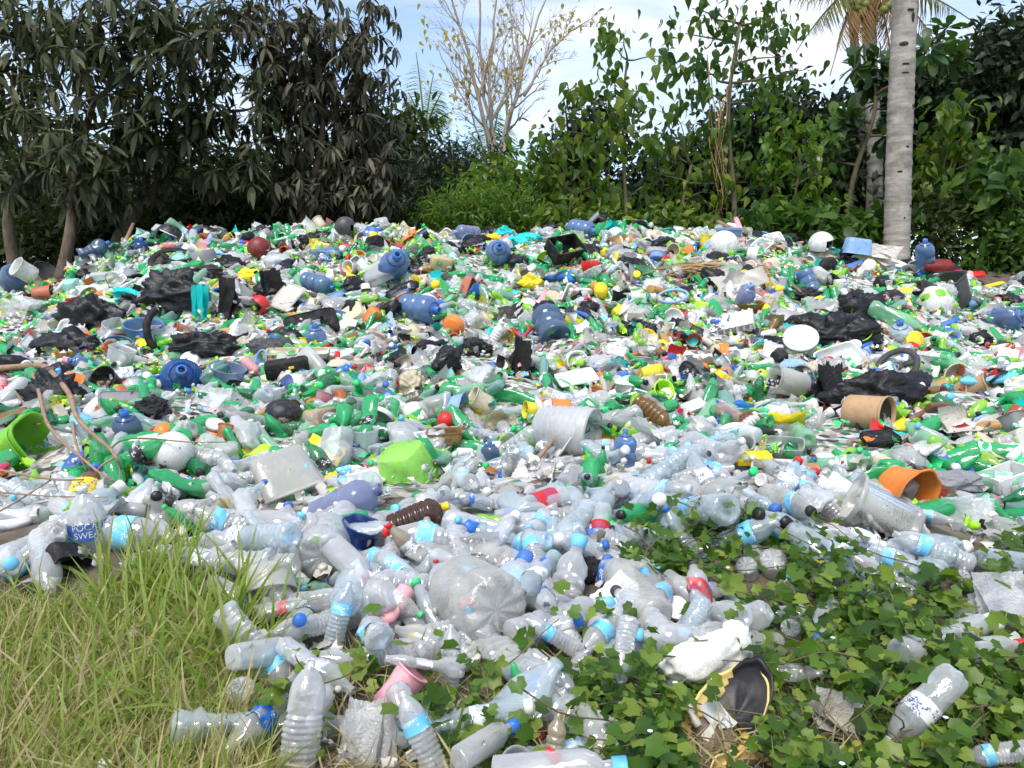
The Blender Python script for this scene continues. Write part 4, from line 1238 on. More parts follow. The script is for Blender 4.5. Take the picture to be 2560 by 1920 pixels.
# --- crates, panels, boards ----------------------------------------------------------------------------
for args in [
    (crate(), 'black_crate', 1413, 622, 92, 1.15, 65, 38, 15, 'black', 'burnt black crate open towards the viewer near the crest', 'crate', 'black crate'),
    (crate(), 'black_crate', 942, 610, 58, 1.1, 250, 20, 10, 'black', 'small black crate upside down beneath the blue bowl', 'crate', 'small black crate'),
    (panel(.62, .09), 'suitcase', 779, 812, 142, 1.15, 105, 48, 18, 'black', 'flat black suitcase lid lying on the slope', 'suitcase', 'black suitcase lid'),
    ([('case', box(1, .42, .4, .05), 'matte', 'body'), ('latch', moved(box(.12, .02, .06), mat4(np.eye(3), (.1, -.215, .05))), 'opaque', 'cap'), ('seam', moved(box(1.01, .43, .02), mat4(np.eye(3), (0, 0, .08))), 'matte', 'body')],
     'black_case', 718, 920, 112, 1.1, 100, 15, 15, {'body': 'black', 'cap': 'yellow'}, 'black case with a yellow mark under the cream tray', 'case', 'black case'),
    (panel(.55, .06), 'grey_board', 318, 1005, 135, 1.1, 85, 45, -5, 'grey', 'grey board lying behind a green bottle and little black bag', 'board', 'grey board'),
    (panel(.8, .04), 'flat_sheet', 718, 742, 88, 1.1, 120, 40, 70, 'dirty', 'pale grey panel on edge beside the folded black bag', 'panel', 'grey panel'),
    (panel(.6, .05), 'white_board', 912, 1197, 102, 1.1, 80, 42, 15, 'white', 'white board with a slot beside the bright lime basin', 'board', 'slotted white board'),
    (panel(.35, .06), 'white_board', 2527, 922, 110, 1.1, 80, 35, 15, 'white', 'long white board at the edge of the dump', 'board', 'long white board'),
    (panel(.35, .08), 'white_plank', 854, 588, 58, 1.1, 60, 30, -35, 'white', 'white plank on the crest beside the charcoal helmet', 'plank', 'white plank'),
    ([('block', box(1, .7, .6, .06), 'matte', 'body')], 'beige_block', 1103, 657, 54, 1.05, 80, 15, 20, 'straw', 'yellowish beige block behind the pale blue jug', 'block', 'beige block'),
    (panel(.9, .05), 'card_sheet', 2200, 858, 90, 1.1, 25, 40, 10, 'tan', 'brown translucent sheet standing beside the broad black sheet', 'sheet', 'brown sheet'),
    (panel(.3, .05), 'card_sheet', 2151, 968, 90, 1.1, 40, 50, -40, 'cream', 'cream strip of card sticking out of the long black sheet', 'card', 'cream card'),
    (panel(.42, .2), 'yellow_carton', 1882, 1146, 98, 1.1, 80, 30, 8, 'yellow', 'bright yellow carton at the top of the clear bottles', 'carton', 'yellow carton'),
    (panel(.3, .2), 'white_carton', 1801, 1172, 80, 1.1, 80, 20, 25, 'white', 'long white carton with purple print below the yellow carton', 'carton', 'long white carton'),
    (panel(.5, .25), 'white_carton', 1734, 1018, 72, 1.1, 70, 35, 20, 'white', 'white box with purple print beside a red cap', 'carton', 'printed white box'),
    (panel(.5, .1), 'blue_pack', 1870, 1232, 52, 1.1, 65, 35, 28, 'blue', 'dark blue packet on the pale blue bottles', 'packet', 'blue packet'),
    ([('foam', ball_geo(.5, 26, 9, .10, .75), 'foam', 'body')], 'foam_block', 1042, 1036, 80, 1.0, 80, 10, 0, 'white', 'white foam block behind a crushed green bottle', 'foam block', 'foam block'),
    (crate(), 'foam_box', 2516, 1196, 108, 1.1, 95, 25, 12, 'white', 'white foam box lid beside the grey torn sheet', 'box', 'foam box'),
    (crate(), 'teal_basket', 1955, 1326, 58, 1.1, 70, 35, 30, 'teal', 'teal piece of basket at the edge of the creeper', 'basket', 'teal basket'),
    (panel(.5, .02), 'clear_sheet', 1442, 943, 112, 1.1, 80, 40, 15, 'white', 'stiff white sheet curled on the middle slope', 'sheet', 'curled white sheet'),
    (panel(.7, .03), 'grey_flap', 1587, 688, 62, 1.1, 30, 30, 65, 'grey', 'grey triangular flap sticking up beside the rattan strips', 'flap', 'grey flap'),
    (panel(.6, .05), 'black_box', 1558, 820, 62, 1.1, 60, 35, 60, 'black', 'black box standing on end beside the blue labelled bottle', 'box', 'black box'),
    (panel(.4, .06), 'red_sheet', 2423, 688, 76, 1.1, 85, 25, 12, 'red', 'bright red sheet tilted at the far end of the crest', 'sheet', 'bright red sheet'),
    (panel(.7, .25), 'maroon_piece', 2345, 664, 70, 1.1, 80, 20, -15, 'maroon', 'maroon moulded piece in front of the blue grey jug', 'moulding', 'maroon piece'),
    (panel(.25, .04), 'yellow_strip', 2487, 711, 56, 1.1, 85, 20, 8, 'yellow', 'yellow strip beside the bright red sheet', 'strip', 'yellow strip'),
    (panel(.7, .2), 'black_shell', 2203, 1097, 92, 1.1, 80, 25, 10, 'black', 'black moulded shell below the cardboard drum', 'moulding', 'black shell'),
    (egg_tray(), 'egg_tray', 1827, 810, 112, 1.05, 105, 30, 25, 'dirty', 'stack of pale egg trays leaning on the slope', 'egg tray', 'egg trays'),
    (panel(.5, .3), 'grey_wedge', 315, 1320, 95, 1.1, 40, 35, -50, 'black', 'black jagged plastic shard sticking up above the grass', 'shard', 'black shard'),
    (pot(.42, .5, .6, 'matte', 7, .6, 40), 'black_tray', 165, 1395, 105, 1.05, -60, 35, -20, 'black', 'black tray standing in the tips of the grass', 'tray', 'black tray'),
]:
    hero(*args)

# --- pipes, sticks, frames -------------------------------------------------------------------------------


def rod(name, pts, rpx, col, m_, label, cat, short, lift=.06, group=None, n=9, taper=1.0):
    W = []
    for k, (a, b, l_) in enumerate(pts):
        P = hit(a, b)
        d = np.linalg.norm(P - EYE)
        W.append(EYE + (P - EYE) * (1 - (lift + l_) / d))
    # keep the whole rod at the depth of its ends so that it does not bend over the heap
    W = np.array(W)
    f = proj(W)[2].mean()
    if len(W) == 2:
        W = np.linspace(W[0], W[1], 6)
    r = rpx * f / F * np.linspace(1, taper, len(W))
    me = mesh(name, tube(W, r, n), MAT[m_])
    o = ob(name, me, None, None, C[col], label=label, category=cat, group=group)
    c0 = W.mean(0)
    HEROES.append((c0[0], c0[1], c0[2], .12, np.mean([p[0] for p in pts]), np.mean([p[1] for p in pts]), short))
    return o


rod('plastic_pipe', [(1367, 725, .12), (1320, 815, .05)], 10, 'pink', 'matte', 'pale pink pipe leaning on the slope behind the slate blue jug', 'pipe', 'pink pipe')
rod('plastic_pipe', [(1840, 548, -.6), (1862, 600, .05)], 7, 'pink', 'matte', 'pale pink pipe standing up on the crest', 'pipe', 'upright pink pipe')
rod('plastic_pipe', [(1364, 697, .05), (1400, 692, .08), (1422, 690, .08), (1430, 705, .05)], 8, 'blue', 'matte', 'blue pipe with an elbow beside the crumpled yellow bag', 'pipe', 'blue elbow pipe')
rod('plastic_pipe', [(2396, 712, .12), (2434, 765, .05)], 9, 'slate', 'matte', 'slate blue pipe leaning on the charcoal bin', 'pipe', 'slate blue pipe')
rod('red_bracket', [(1280, 824, .1), (1306, 846, .1), (1330, 818, .1)], 6, 'red', 'opaque', 'bright red bracket bent like a V at the foot of the pink pipe', 'bracket', 'red bracket')
rod('wooden_stick', [(1062, 606, .02), (1019, 657, .08)], 5, 'tan', 'wood', 'flat wooden stick behind the dented oval jug', 'stick', 'wooden stick')
rod('wooden_stick', [(333, 560, -.7), (320, 590, -.3), (301, 628, .05)], 4, 'tan', 'twig', 'thin dry stick standing up on the crest', 'stick', 'thin dry stick', taper=1.5)
rod('wooden_stick', [(1426, 1034, .22), (1405, 1065, .22), (1375, 1110, .2), (1345, 1145, .16), (1309, 1175, .08)], 6, 'tan', 'twig', 'brown stick lying across the clear ribbed drum', 'stick', 'brown stick')
rod('frame_tube', [(-30, 715, .1), (40, 730, .12), (95, 748, .14), (128, 795, .12), (160, 845, .05)], 8, 'black', 'opaque', 'bent black frame tube at the edge of the dump', 'frame tube', 'black frame tube')
rod('wooden_lath', [(1795, 555, -.45), (1835, 575, .0), (1870, 585, .05)], 6, 'straw', 'wood', 'pale lath sticking out of the crest by the upright pipe', 'lath', 'pale lath')

# bundle of split rattan: forty loose strips
P0 = hit(1780, 690)
root = empty('rattan_bundle', P0, label='tangled bundle of light brown rattan strips on the upper slope', category='bundle')
n0 = normal_at(P0[0], P0[1])
for k in range(44):
    a0 = rng.normal() * .35
    L = rng.uniform(.25, .55)
    t = np.linspace(-1, 1, 14)
    cx, cy = rng.normal() * .10, rng.normal() * .06
    cv = rng.normal() * .25
    if k % 4 == 0:
        tt = t * math.pi * rng.uniform(.6, 1.1)
        q = np.stack([cx + .16 * np.cos(tt), cy + .09 * np.sin(tt), .05 + .03 * np.sin(tt * 2 + k)], -1)
    else:
        q = np.stack([cx + t * L * math.cos(a0) - cv * t * t * .3 * math.sin(a0), cy + t * L * math.sin(a0) * .6 + cv * t * t * .3, .06 + .05 * rng.random() + .03 * np.sin(t * 3 + k) - .05 * t * t], -1)
    q2 = P0 + q[:, :1] * RIGHT + q[:, 1:2] * np.array([0, n0[2], -n0[1]]) + q[:, 2:] * n0
    s_ = ob('strip', mesh('strip', tube(q2 - P0, rng.uniform(.004, .0075), 5), MAT['rattan']), root)
HEROES.append((P0[0], P0[1], P0[2], .32, 1780, 690, 'rattan bundle'))

# --- a dead branch in front of the heap ------------------------------------------------------------------
Lift = lambda px, py, l: (lambda P: EYE + (P - EYE) * (1 - l / np.linalg.norm(P - EYE)))(hit(px, py))
paths = [
    ([(-60, 925, .5), (40, 918, .5), (110, 912, .55), (135, 935, .6), (180, 990, .7), (186, 1040, .75), (230, 1085, .7), (275, 1120, .6), (292, 1145, .55), (305, 1172, .4)], 9, 3.5),
    ([(80, 925, .6), (98, 980, .6), (112, 1045, .6), (122, 1066, .6), (155, 1105, .55), (205, 1145, .5), (245, 1180, .45), (285, 1205, .3)], 5.5, 2.5),
    ([(180, 1010, .7), (183, 1085, .6), (200, 1140, .5), (222, 1190, .3)], 4.5, 2),
    ([(290, 1142, .5), (250, 1165, .45), (230, 1200, .3)], 3.5, 2),
    ([(280, 1118, .6), (300, 1100, .6), (345, 1095, .6), (400, 1098, .55), (470, 1106, .5), (570, 1105, .4)], 3, 1.2),
    ([(110, 915, .55), (118, 950, .55), (128, 985, .5), (141, 1003, .5)], 3, 1.5),
    ([(-60, 1160, .5), (20, 1180, .5), (130, 1200, .5), (200, 1200, .4), (240, 1195, .3)], 3.5, 1.5),
    ([(-60, 1225, .45), (40, 1235, .45), (160, 1242, .45), (270, 1243, .4)], 3, 1.2),
    ([(-40, 1300, .4), (40, 1255, .45), (130, 1198, .45)], 3, 2),
    ([(-60, 1075, .5), (30, 1065, .5), (100, 1060, .5)], 4, 2),
    ([(135, 1198, .45), (140, 1215, .4), (146, 1230, .35)], 2, 1),
    ([(160, 1242, .4), (120, 1255, .4), (70, 1262, .3)], 2.5, 1.2),
    ([(300, 1172, .4), (298, 1200, .35), (292, 1212, .3)], 2, 1),
    ([(20, 955, .55), (60, 1010, .55), (110, 1040, .55)], 3, 2),
]
base = Lift(40, 918, .5)
root = None
for k, (pp, r0, r1) in enumerate(paths):
    W = np.array([Lift(a, b, l_) for a, b, l_ in pp])
    # smooth the bends
    t = np.linspace(0, len(W) - 1, len(W) * 4)
    W = np.stack([np.interp(t, np.arange(len(W)), W[:, j]) for j in range(3)], -1)
    for _ in range(3):
        W[1:-1] = (W[:-2] + W[1:-1] * 2 + W[2:]) / 4
    f = proj(W)[2]
    g = tube(W - base, np.linspace(r0, r1, len(W)) * f / F, 7)
    if root is None:
        root = ob('dead_branch', mesh('dead_branch', g, MAT['twig']), None, mat4(np.eye(3), base), None, label='bare forked dead branch reaching in front of the heap', category='branch')
    else:
        ob('twig', mesh('twig', g, MAT['twig']), root)

# --- single bottles one can pick out in front ------------------------------------------------------------


def big(kind_, h, r, seed, amt, body='clear', label=True, cap=True, n=36):
    return bottle(kind_, h, r, seed, amt, n, body, label, cap)


G2 = 'clear plastic bottles heaped along the foot of the dump'
G3 = 'green plastic bottles strewn over the dump'
for px, py, l, ref, th, ph, ro, pr, cols, lab, sh, nm in [
    (811, 1366, 122, 1.0, 75, -62, 0, [('bottle', dome_base(), 'clear', 'body')], BL('clear'), 'large clear bottle showing its round petal base, below the navy basin', 'petal based bottle', 'water_bottle'),
    (1195, 1500, 172, 1.0, 150, -52, 10, [('bottle', (lambda g: (crush(3, .05, 1.9, .5)(g[0] + np.array([0, 0, .5])) - np.array([0, 0, .5]), g[1]))(dome_base()), 'clear', 'body')], BL('haze'), 'huge cloudy bottle lying base outward, the biggest of the clear bottles', 'huge cloudy bottle', 'water_bottle'),
    (840, 1116, 82, 1.0, -100, 30, 0, [('bottle', (lambda g: (crush(6, .3, 1.9, .5)(g[0] + np.array([0, 0, .5])) - np.array([0, 0, .5]), g[1]))(dome_base()), 'clear', 'body'), ('cap', lathe([(.09, .88), (.11, .88), (.11, .99), (1e-4, .99)], 16), 'opaque', 'cap')], BL('clear', 'green'), 'round clear bottle neck down with a green cap and handle', 'green capped globe', 'water_bottle'),
    (1016, 1108, 86, 1.0, 100, -50, 0, [('bottle', (lambda g: (crush(7, .5, 1.9, .5)(g[0] + np.array([0, 0, .5])) - np.array([0, 0, .5]), g[1]))(dome_base()), 'clear', 'body')], BL('clear'), 'large clear bottle crumpled behind the bright lime basin', 'crumpled globe', 'water_bottle'),
    (727, 1222, 100, .30, 97, 12, 0, big('soda', .30, .062, 31, .12, 'tint', False, False), BL('pale'), 'pale green bottle standing upright before the cloudy box', 'upright pale bottle', 'soda_bottle'),
    (253, 1150, 150, .31, 96, 8, 0, big('soda', .31, .052, 32, .08, 'tint', False), BL('green', 'black'), 'upright green bottle with black cap in front of the slate jug', 'upright green bottle', 'soda_bottle'),
    (345, 1138, 145, .31, 28, 12, 0, big('soda', .31, .052, 33, .12, 'tint'), BL('green', None, 'black'), 'green bottle with a black label lying beside the foam ball', 'black labelled bottle', 'soda_bottle'),
    (298, 1035, 115, .31, 138, 18, 0, big('soda', .31, .050, 34, .15, 'tint'), BL('green', None, 'black'), 'green bottle with a black label leaning on the grey board', 'leaning green bottle', 'soda_bottle'),
    (440, 1205, 165, .33, 160, 15, 0, big('soda', .31, .055, 35, .85, 'tint', False), BL('green', 'black'), 'crushed green bottle with black cap in front of the foam ball', 'crushed green bottle', 'soda_bottle'),
    (585, 1110, 90, .31, -62, 15, 180, big('soda', .31, .050, 36, .4, 'tint', False), BL('green', 'black'), 'green bottle with a black cap above the large box', 'black capped bottle', 'soda_bottle'),
    (690, 1075, 100, .31, 122, 15, 0, big('soda', .31, .052, 37, .35, 'tint', False, False), BL('green'), 'dented green bottle beside the black bowl', 'dented green bottle', 'soda_bottle'),
    (462, 1305, 125, .31, 140, 12, 0, big('soda', .31, .046, 38, .55, 'tint', False), BL('green', 'green'), 'long green bottle with a green cap lying above the grass', 'long green bottle', 'soda_bottle'),
    (305, 1225, 80, .18, 165, 15, 0, big('lime', .18, .034, 39, .1, 'tint'), BL('lime', 'white', 'teal'), 'lime green bottle with white cap and teal label below the pouch', 'lime bottle', 'small_bottle'),
    (1475, 1190, 90, .22, -100, 35, 0, big('soda', .24, .055, 40, .25, 'tint', False), BL('green', 'black'), 'green bottle with black cap pointing down into the clear bottles', 'downward green bottle', 'soda_bottle'),
    (1505, 1160, 85, .31, 85, 15, 0, big('soda', .31, .046, 41, .3, 'tint', False), BL('green', 'black'), 'green bottle standing with black cap up beside the squat jug', 'standing green bottle', 'soda_bottle'),
    (1895, 972, 75, .31, 75, 18, 0, big('soda', .31, .055, 42, .1, 'tint', False), BL('dgreen', 'white'), 'dark green bottle with a white cap beside the cloudy jar', 'white capped bottle', 'soda_bottle'),
    (1607, 993, 115, .31, 172, 10, 0, big('soda', .31, .055, 43, .8, 'tint', False), BL('dgreen', 'green'), 'crushed dark green bottle below the curled white sheet', 'crushed dark bottle', 'soda_bottle'),
    (2238, 795, 125, .31, -28, 12, 0, big('soda', .31, .055, 44, .7, 'tint', False, False), BL('pale'), 'pale green crushed bottle lying beside the rising black bag', 'pale crushed bottle', 'soda_bottle'),
    (2105, 1158, 130, .31, 12, 12, 0, big('soda', .31, .052, 45, .2, 'tint'), BL('pale', None, 'white'), 'pale green bottle with a white label beside the oblong tray', 'white labelled bottle', 'soda_bottle'),
    (2160, 1195, 115, .31, 200, 10, 0, big('soda', .31, .050, 46, .6, 'tint', False), BL('green', 'black'), 'green bottle with black cap just above the orange tub', 'bottle above tub', 'soda_bottle'),
    (2380, 1165, 130, .31, 30, 12, 0, big('soda', .31, .055, 47, .6, 'tint', False, False), BL('green'), 'large crumpled green bottle behind the grey torn sheet', 'large crumpled bottle', 'soda_bottle'),
    (2530, 1250, 120, .31, 30, 15, 0, big('soda', .31, .07, 48, .6, 'tint', False, False), BL('dgreen'), 'big dark green crushed bottle at the edge of the dump', 'dark crushed bottle', 'soda_bottle'),
    (1050, 1293, 150, .31, 22, 15, 0, big('ribbed', .30, .072, 49, .0, 'jug'), BL('brown', 'yellow'), 'brown ribbed bottle of dark oil with a yellow cap', 'brown oil bottle', 'oil_bottle'),
    (1025, 1368, 150, .31, 133, 12, 0, big('soda', .31, .044, 50, .2, 'film'), BL('cream', 'red', 'white'), 'dirty soda bottle with muddy water and red neck ring', 'muddy bottle', 'soda_bottle'),
    (1500, 1322, 100, .20, -95, 35, 0, big('soda', .27, .055, 51, .1), BL('clear', None, 'red'), 'clear bottle with a torn pinkish red label among the clear bottles', 'red labelled bottle', 'water_bottle'),
    (1754, 1470, 130, .30, -8, 12, 0, big('water', .30, .047, 52, .05), BL('clear', 'white', 'blue'), 'clear bottle with dark blue label and white cap at the creeper edge', 'blue labelled bottle', 'water_bottle'),
    (1722, 1572, 165, .31, -118, 20, 0, big('water', .31, .048, 53, .15), BL('aqua', None, 'sky'), 'clear bottle with a wide light blue label above the foam chunk', 'light blue label bottle', 'water_bottle'),
    (1560, 1632, 165, .31, -98, 15, 0, big('water', .31, .050, 54, .3, 'clear', False, False), BL('clear'), 'empty clear bottle standing neck down before the creeper', 'neck down bottle', 'water_bottle'),
    (1968, 1682, 160, .31, 5, 8, 0, big('water', .31, .040, 55, .12, 'clear', False, False), BL('clear'), 'long ribbed clear bottle lying flat beside the foam chunk', 'long ribbed bottle', 'water_bottle'),
    (2306, 1771, 235, .31, -128, 15, 0, big('soda', .31, .052, 56, .08), BL('clear', 'white', 'white'), 'clear soda bottle with a plain white label lying on the creeper', 'plain labelled bottle', 'soda_bottle'),
    (762, 1785, 235, .31, 82, 15, 0, big('water', .31, .058, 57, .25, 'clear', False, False), BL('clear'), 'tall clear ribbed bottle dented in the grass', 'tall grass bottle', 'water_bottle'),
    (1052, 1836, 215, .31, 115, 12, 0, big('water', .31, .046, 58, .2), BL('clear', None, 'sky'), 'cloudy clear bottle with a bright blue label beside the dirty white bag', 'bright label bottle', 'water_bottle'),
    (1062, 1660, 190, .31, 170, 12, 0, big('soda', .31, .042, 59, .75), BL('clear', None, 'white'), 'flattened clear bottle with a white label over the pink tube', 'flattened bottle', 'water_bottle'),
    (1128, 1640, 150, .31, 88, 12, 0, big('water', .31, .05, 60, .3, 'clear', False, False), BL('clear'), 'clear bottle standing base up beneath the huge bottle', 'base up bottle', 'water_bottle'),
    (1387, 1868, 165, .30, 82, 12, 0, big('ribbed', .30, .042, 61, .1, 'film', False, False), BL('cream'), 'dirty cream ribbed bottle on a yellow scrap at the bottom', 'cream ribbed bottle', 'water_bottle'),
    (1385, 1590, 160, .31, 150, 15, 0, big('water', .31, .044, 62, .15), BL('clear', None, 'sky'), 'clear bottle with a light blue band beside the white milk bottle', 'blue band bottle', 'water_bottle'),
    (1420, 1590, 95, .20, 130, 30, 0, big('milk', .2, .05, 63, 0, 'opaque'), BL('white', 'white', 'white'), 'white milk bottle with round cap among clear bottles', 'white milk bottle', 'soap_bottle'),
    (1380, 1680, 150, .31, -35, 20, 0, big('soda', .31, .055, 64, .5, 'clear', False), BL('clear', 'blue'), 'crumpled clear bottle with a bright blue cap above the creeper', 'blue capped bottle', 'water_bottle'),
    (850, 1540, 165, .31, 75, 12, 0, big('water', .31, .048, 65, .1), BL('aqua', None, 'sky'), 'bluish clear bottle leaning beside the red labelled scrap', 'leaning bluish bottle', 'water_bottle'),
    (985, 1500, 150, .31, -30, 12, 0, big('soda', .31, .050, 66, .1), BL('haze', 'green', 'white'), 'white printed bottle with a green cap beside the huge bottle', 'green capped bottle', 'water_bottle'),
    (1091, 1450, 95, .22, 92, 15, 0, big('soda', .22, .034, 67, .2), BL('clear', 'red', 'red'), 'slim bottle with red cap and red label beside the huge bottle', 'slim red bottle', 'water_bottle'),
    (708, 1520, 120, .28, 10, 15, 0, big('soda', .28, .06, 68, .4), BL('clear', None, 'red'), 'crushed clear bottle with a bright red label at the grass edge', 'red scrap bottle', 'water_bottle'),
    (2330, 1372, 180, .31, 160, 12, 0, big('water', .31, .046, 69, .1), BL('clear', None, 'sky'), 'clear bottle with a blue square label above the creeper', 'square label bottle', 'water_bottle'),
    (2490, 1885, 150, .31, 200, 12, 0, big('water', .31, .052, 70, .15), BL('clear', 'green', 'sky'), 'clear bottle with green cap and blue label low in the creeper', 'green cap bottle', 'water_bottle'),
    (1395, 1760, 110, .25, 60, 30, 0, big('water', .25, .045, 71, .1), BL('aqua', 'white', 'sky'), 'clear bottle with white cap and blue label in dark shade below the leaves', 'shaded bottle', 'water_bottle'),
    (1240, 838, 72, .21, 62, 10, 0, big('ribbed', .21, .036, 72, 0, 'opaque', False), BL('white', 'white'), 'white ribbed bottle standing on the slope beside the red bracket', 'white ribbed bottle', 'soap_bottle'),
    (1523, 825, 72, .25, 88, 10, 0, big('water', .25, .045, 73, .1), BL('aqua', 'dark', 'white'), 'bluish bottle with a white label standing beside the black box', 'white label bottle', 'water_bottle'),
    (1636, 1035, 105, .24, -38, 15, 0, big('ribbed', .26, .05, 74, .3, 'jug', False), BL('amber', None), 'amber square bottle lying on the slope behind the squat jug', 'amber bottle', 'oil_bottle'),
    (1665, 1118, 72, .2, 25, 20, 0, big('flat', .2, .05, 75, 0, 'tint'), BL('green', None, 'mint'), 'green soap bottle with a pale label beside small lime bottles', 'green soap bottle', 'soap_bottle'),
    (735, 1005, 70, .2, 85, 10, 0, big('flat', .2, .045, 76, 0, 'tint', False), BL('mint', None), 'mint green flat bottle above the black bowl', 'mint flat bottle', 'soap_bottle'),
    (631, 920, 55, .2, -40, 10, 0, big('milk', .2, .045, 77, 0, 'opaque', False), BL('pink', None), 'pink bottle beside the lilac basin', 'pink bottle', 'soap_bottle'),
    (356, 651, 30, .12, 88, 10, 0, big('milk', .12, .035, 78, 0, 'opaque'), BL('white', 'white', 'dirty'), 'small white pill bottle before the bright blue jug', 'pill bottle', 'soap_bottle'),
    (1184, 1252, 95, .25, 165, 20, 0, big('water', .25, .045, 79, .1), BL('aqua', 'white', 'blue'), 'clear bottle with a blue label behind the oil bottle', 'label bottle', 'water_bottle'),
]:
    hero(pr, nm, px, py, l, ref, th, ph, ro, cols, lab, 'bottle', sh, rad=.3, group=None)

# the 2 litre bottle whose label can be read
pr = big('soda', .30, .062, 81, .0)
lr = .062 * 1.02 + .0006
pr = [(a, b, 'opaque' if a == 'paper_label' else m_, s_) for a, b, m_, s_ in pr]
hero(pr, 'drink_bottle', 222, 1325, 205, .30, 98, 14, 0, {'body': 'clear', 'cap': 'white', 'label': 'blue'}, 'two litre drink bottle with a blue label reading POCARI SWEAT', 'bottle', 'blue label drink bottle', rad=.3, out=.7)
o, M = bpy.data.objects['drink_bottle'], None
fr = np.array(o.matrix_world)
tocam = fr[:3, :3].T @ (EYE - fr[:3, 3])
ang = math.atan2(tocam[1], tocam[0])
lab_o = [c_ for c_ in o.children if c_.name.startswith('paper_label')][0]
for txt, sz, z in (('POCARI', .030, .027), ('SWEAT', .030, .000)):
    ob('lettering', mesh('lettering', wrap_text(txt, sz, lr + .001, z - .002, ang), MAT['print'], False), lab_o, None, C['white'])
ob('lettering', mesh('lettering', wrap_text('2L', .016, lr + .001, -.014 - .006, ang + .35), MAT['print'], False), lab_o, None, C['white'])

# white sack with blue letters
hero([('sack', crumple(77, (36, 24), .36, .22, .5, .16, 2.2), 'bag', 'body')], 'printed_sack', 2166, 688, 72, 1.0, 80, 10, 0, 'white', 'white sack printed with blue letters FSPX on the slope', 'sack', 'printed sack', out=.6)
o = bpy.data.objects['printed_sack']
fr = np.array(o.matrix_world)
cdir = fr[:3, :3].T @ (EYE - fr[:3, 3])
cdir[2] = 0
cdir /= np.linalg.norm(cdir)
Vt, Ft = text_geo('FSPX', .24)
side = np.cross([0, 0, 1.0], cdir)
dpt = .36
ob('lettering', mesh('lettering', (np.stack([Vt[:, 1], Vt[:, 0] * 0, Vt[:, 0]], -1)[:, :1] * side * -1 + Vt[:, 0:1] * np.array([0, 0, -1.0]) + cdir * dpt + Vt[:, 2:] * cdir, Ft), MAT['print'], False), o, None, C['blue'])

# --- torn yellow drum pieces at the bottom ---------------------------------------------------------------


def torn_bowl(seed, depth=1.0, jag=.14, n=56, m=12):
    """part of a moulded barrel: a deep dish with thickness and a torn rim, open towards +z"""
    rs = np.random.default_rng(seed)
    t = np.linspace(0, 2 * math.pi, n, endpoint=False)
    rim = 1 + jag * (np.sin(2 * t + 1) * .8 + np.sin(3 * t + 2) * .6 + np.sin(7 * t) * .35 + np.sin(13 * t + 1) * .2 + rs.normal(size=n) * .12)
    V = []
    for k_, inner in ((1.0, False), (.94, True)):
        for j in range(m):
            u = j / (m - 1)
            a_ = u * R(88)
            z = -depth * .5 * k_ * math.cos(a_) + .5 * depth * .25 * (rim - 1) * u * 4
            q = .5 * k_ * max(math.sin(a_), 1e-3) * (1 + (rim - 1) * u * .35)
            V.append(np.stack([q * np.cos(t), q * np.sin(t), z + 0 * t], -1))
    V = np.concatenate(V)
    i = np.arange(m - 1)[:, None] * n
    j = np.arange(n)[None]
    k = (j + 1) % n
    A = np.stack([i + j, i + k, i + n + k, i + n + j], -1).reshape(-1, 4)
    B = A[:, ::-1] + m * n
    e0, e1 = (m - 1) * n + np.arange(n), (m - 1) * n + (np.arange(n) + 1) % n
    return V, [np.concatenate([A, B, np.stack([e0, e1, e1 + m * n, e0 + m * n], -1)])]


P = hit(1785, 1800)
s = proj(P)[2][0] / F
P = P + TOCAM * .08 + np.array([0, 0, .05])
rt = empty('broken_drum', P, label='torn yellow drum with a burnt black flap and dried mud inside', category='drum')


def child(nm, geo, m_, col, parent, X):
    return ob(nm, mesh(nm, moved(geo, X), MAT[m_]), parent, None, C[col])


MAT['yshell'] = rough_mat('yellow moulded shell', (.82, .62, .27), (.74, .47, .12), 3, .45, .08, detail=8)
ax_ = frame(aim(120, 60, P), 0)
upv = aim(68, 10, P)
x_ = upv - ax_[:, 2] * (upv @ ax_[:, 2])
x_ /= np.linalg.norm(x_)
B_ = np.stack([x_, np.cross(ax_[:, 2], x_), ax_[:, 2]], 1)
A = mat4(B_ @ np.diag([1.5, .95, .55]), (0, 0, 0), 190 * s)
child('wall', torn_bowl(4), 'yshell', 'yellow', rt, A)
fl = torn_bowl(9, 1.0, .2, 40, 9)
fl = shell_cut(fl, lambda c_: (c_[:, 0] > -.05) & (c_[:, 1] < .32))
child('burnt_flap', fl, 'opaque', 'black', rt, mat4(B_ @ np.diag([1.42, .89, .48]), B_[:, 2] * .012 + x_ * 14 * s - B_[:, 1] * 12 * s, 190 * s))
child('mud', crumple(92, (30, 20), .42, .36, .16, .3, 3.8), 'mud', 'brown', rt, mat4(B_, -x_ * 55 * s - B_[:, 2] * 20 * s, 170 * s))
child('torn_paper', sheet(93, .5, .13, 14, 6, .06, .8, .06), 'matte', 'dirty', rt, mat4(B_, -x_ * 45 * s + B_[:, 2] * 10 * s, 150 * s))
HEROES.append((P[0], P[1], P[2], .22, 1790, 1780, 'torn yellow drum'))
P = hit(1840, 1905)
s = proj(P)[2][0] / F
P = P + TOCAM * .05
rt = empty('broken_drum', P, label='second piece of torn yellow drum lower down at the bottom edge', category='drum')
child('wall', torn_bowl(11, .9, .12), 'yshell', 'yellow', rt, mat4(frame(aim(75, 30), 0) @ np.diag([1, .7, .6]), (0, 0, 0), 190 * s))
HEROES.append((P[0], P[1], P[2], .16, 1835, 1890, 'second yellow piece'))

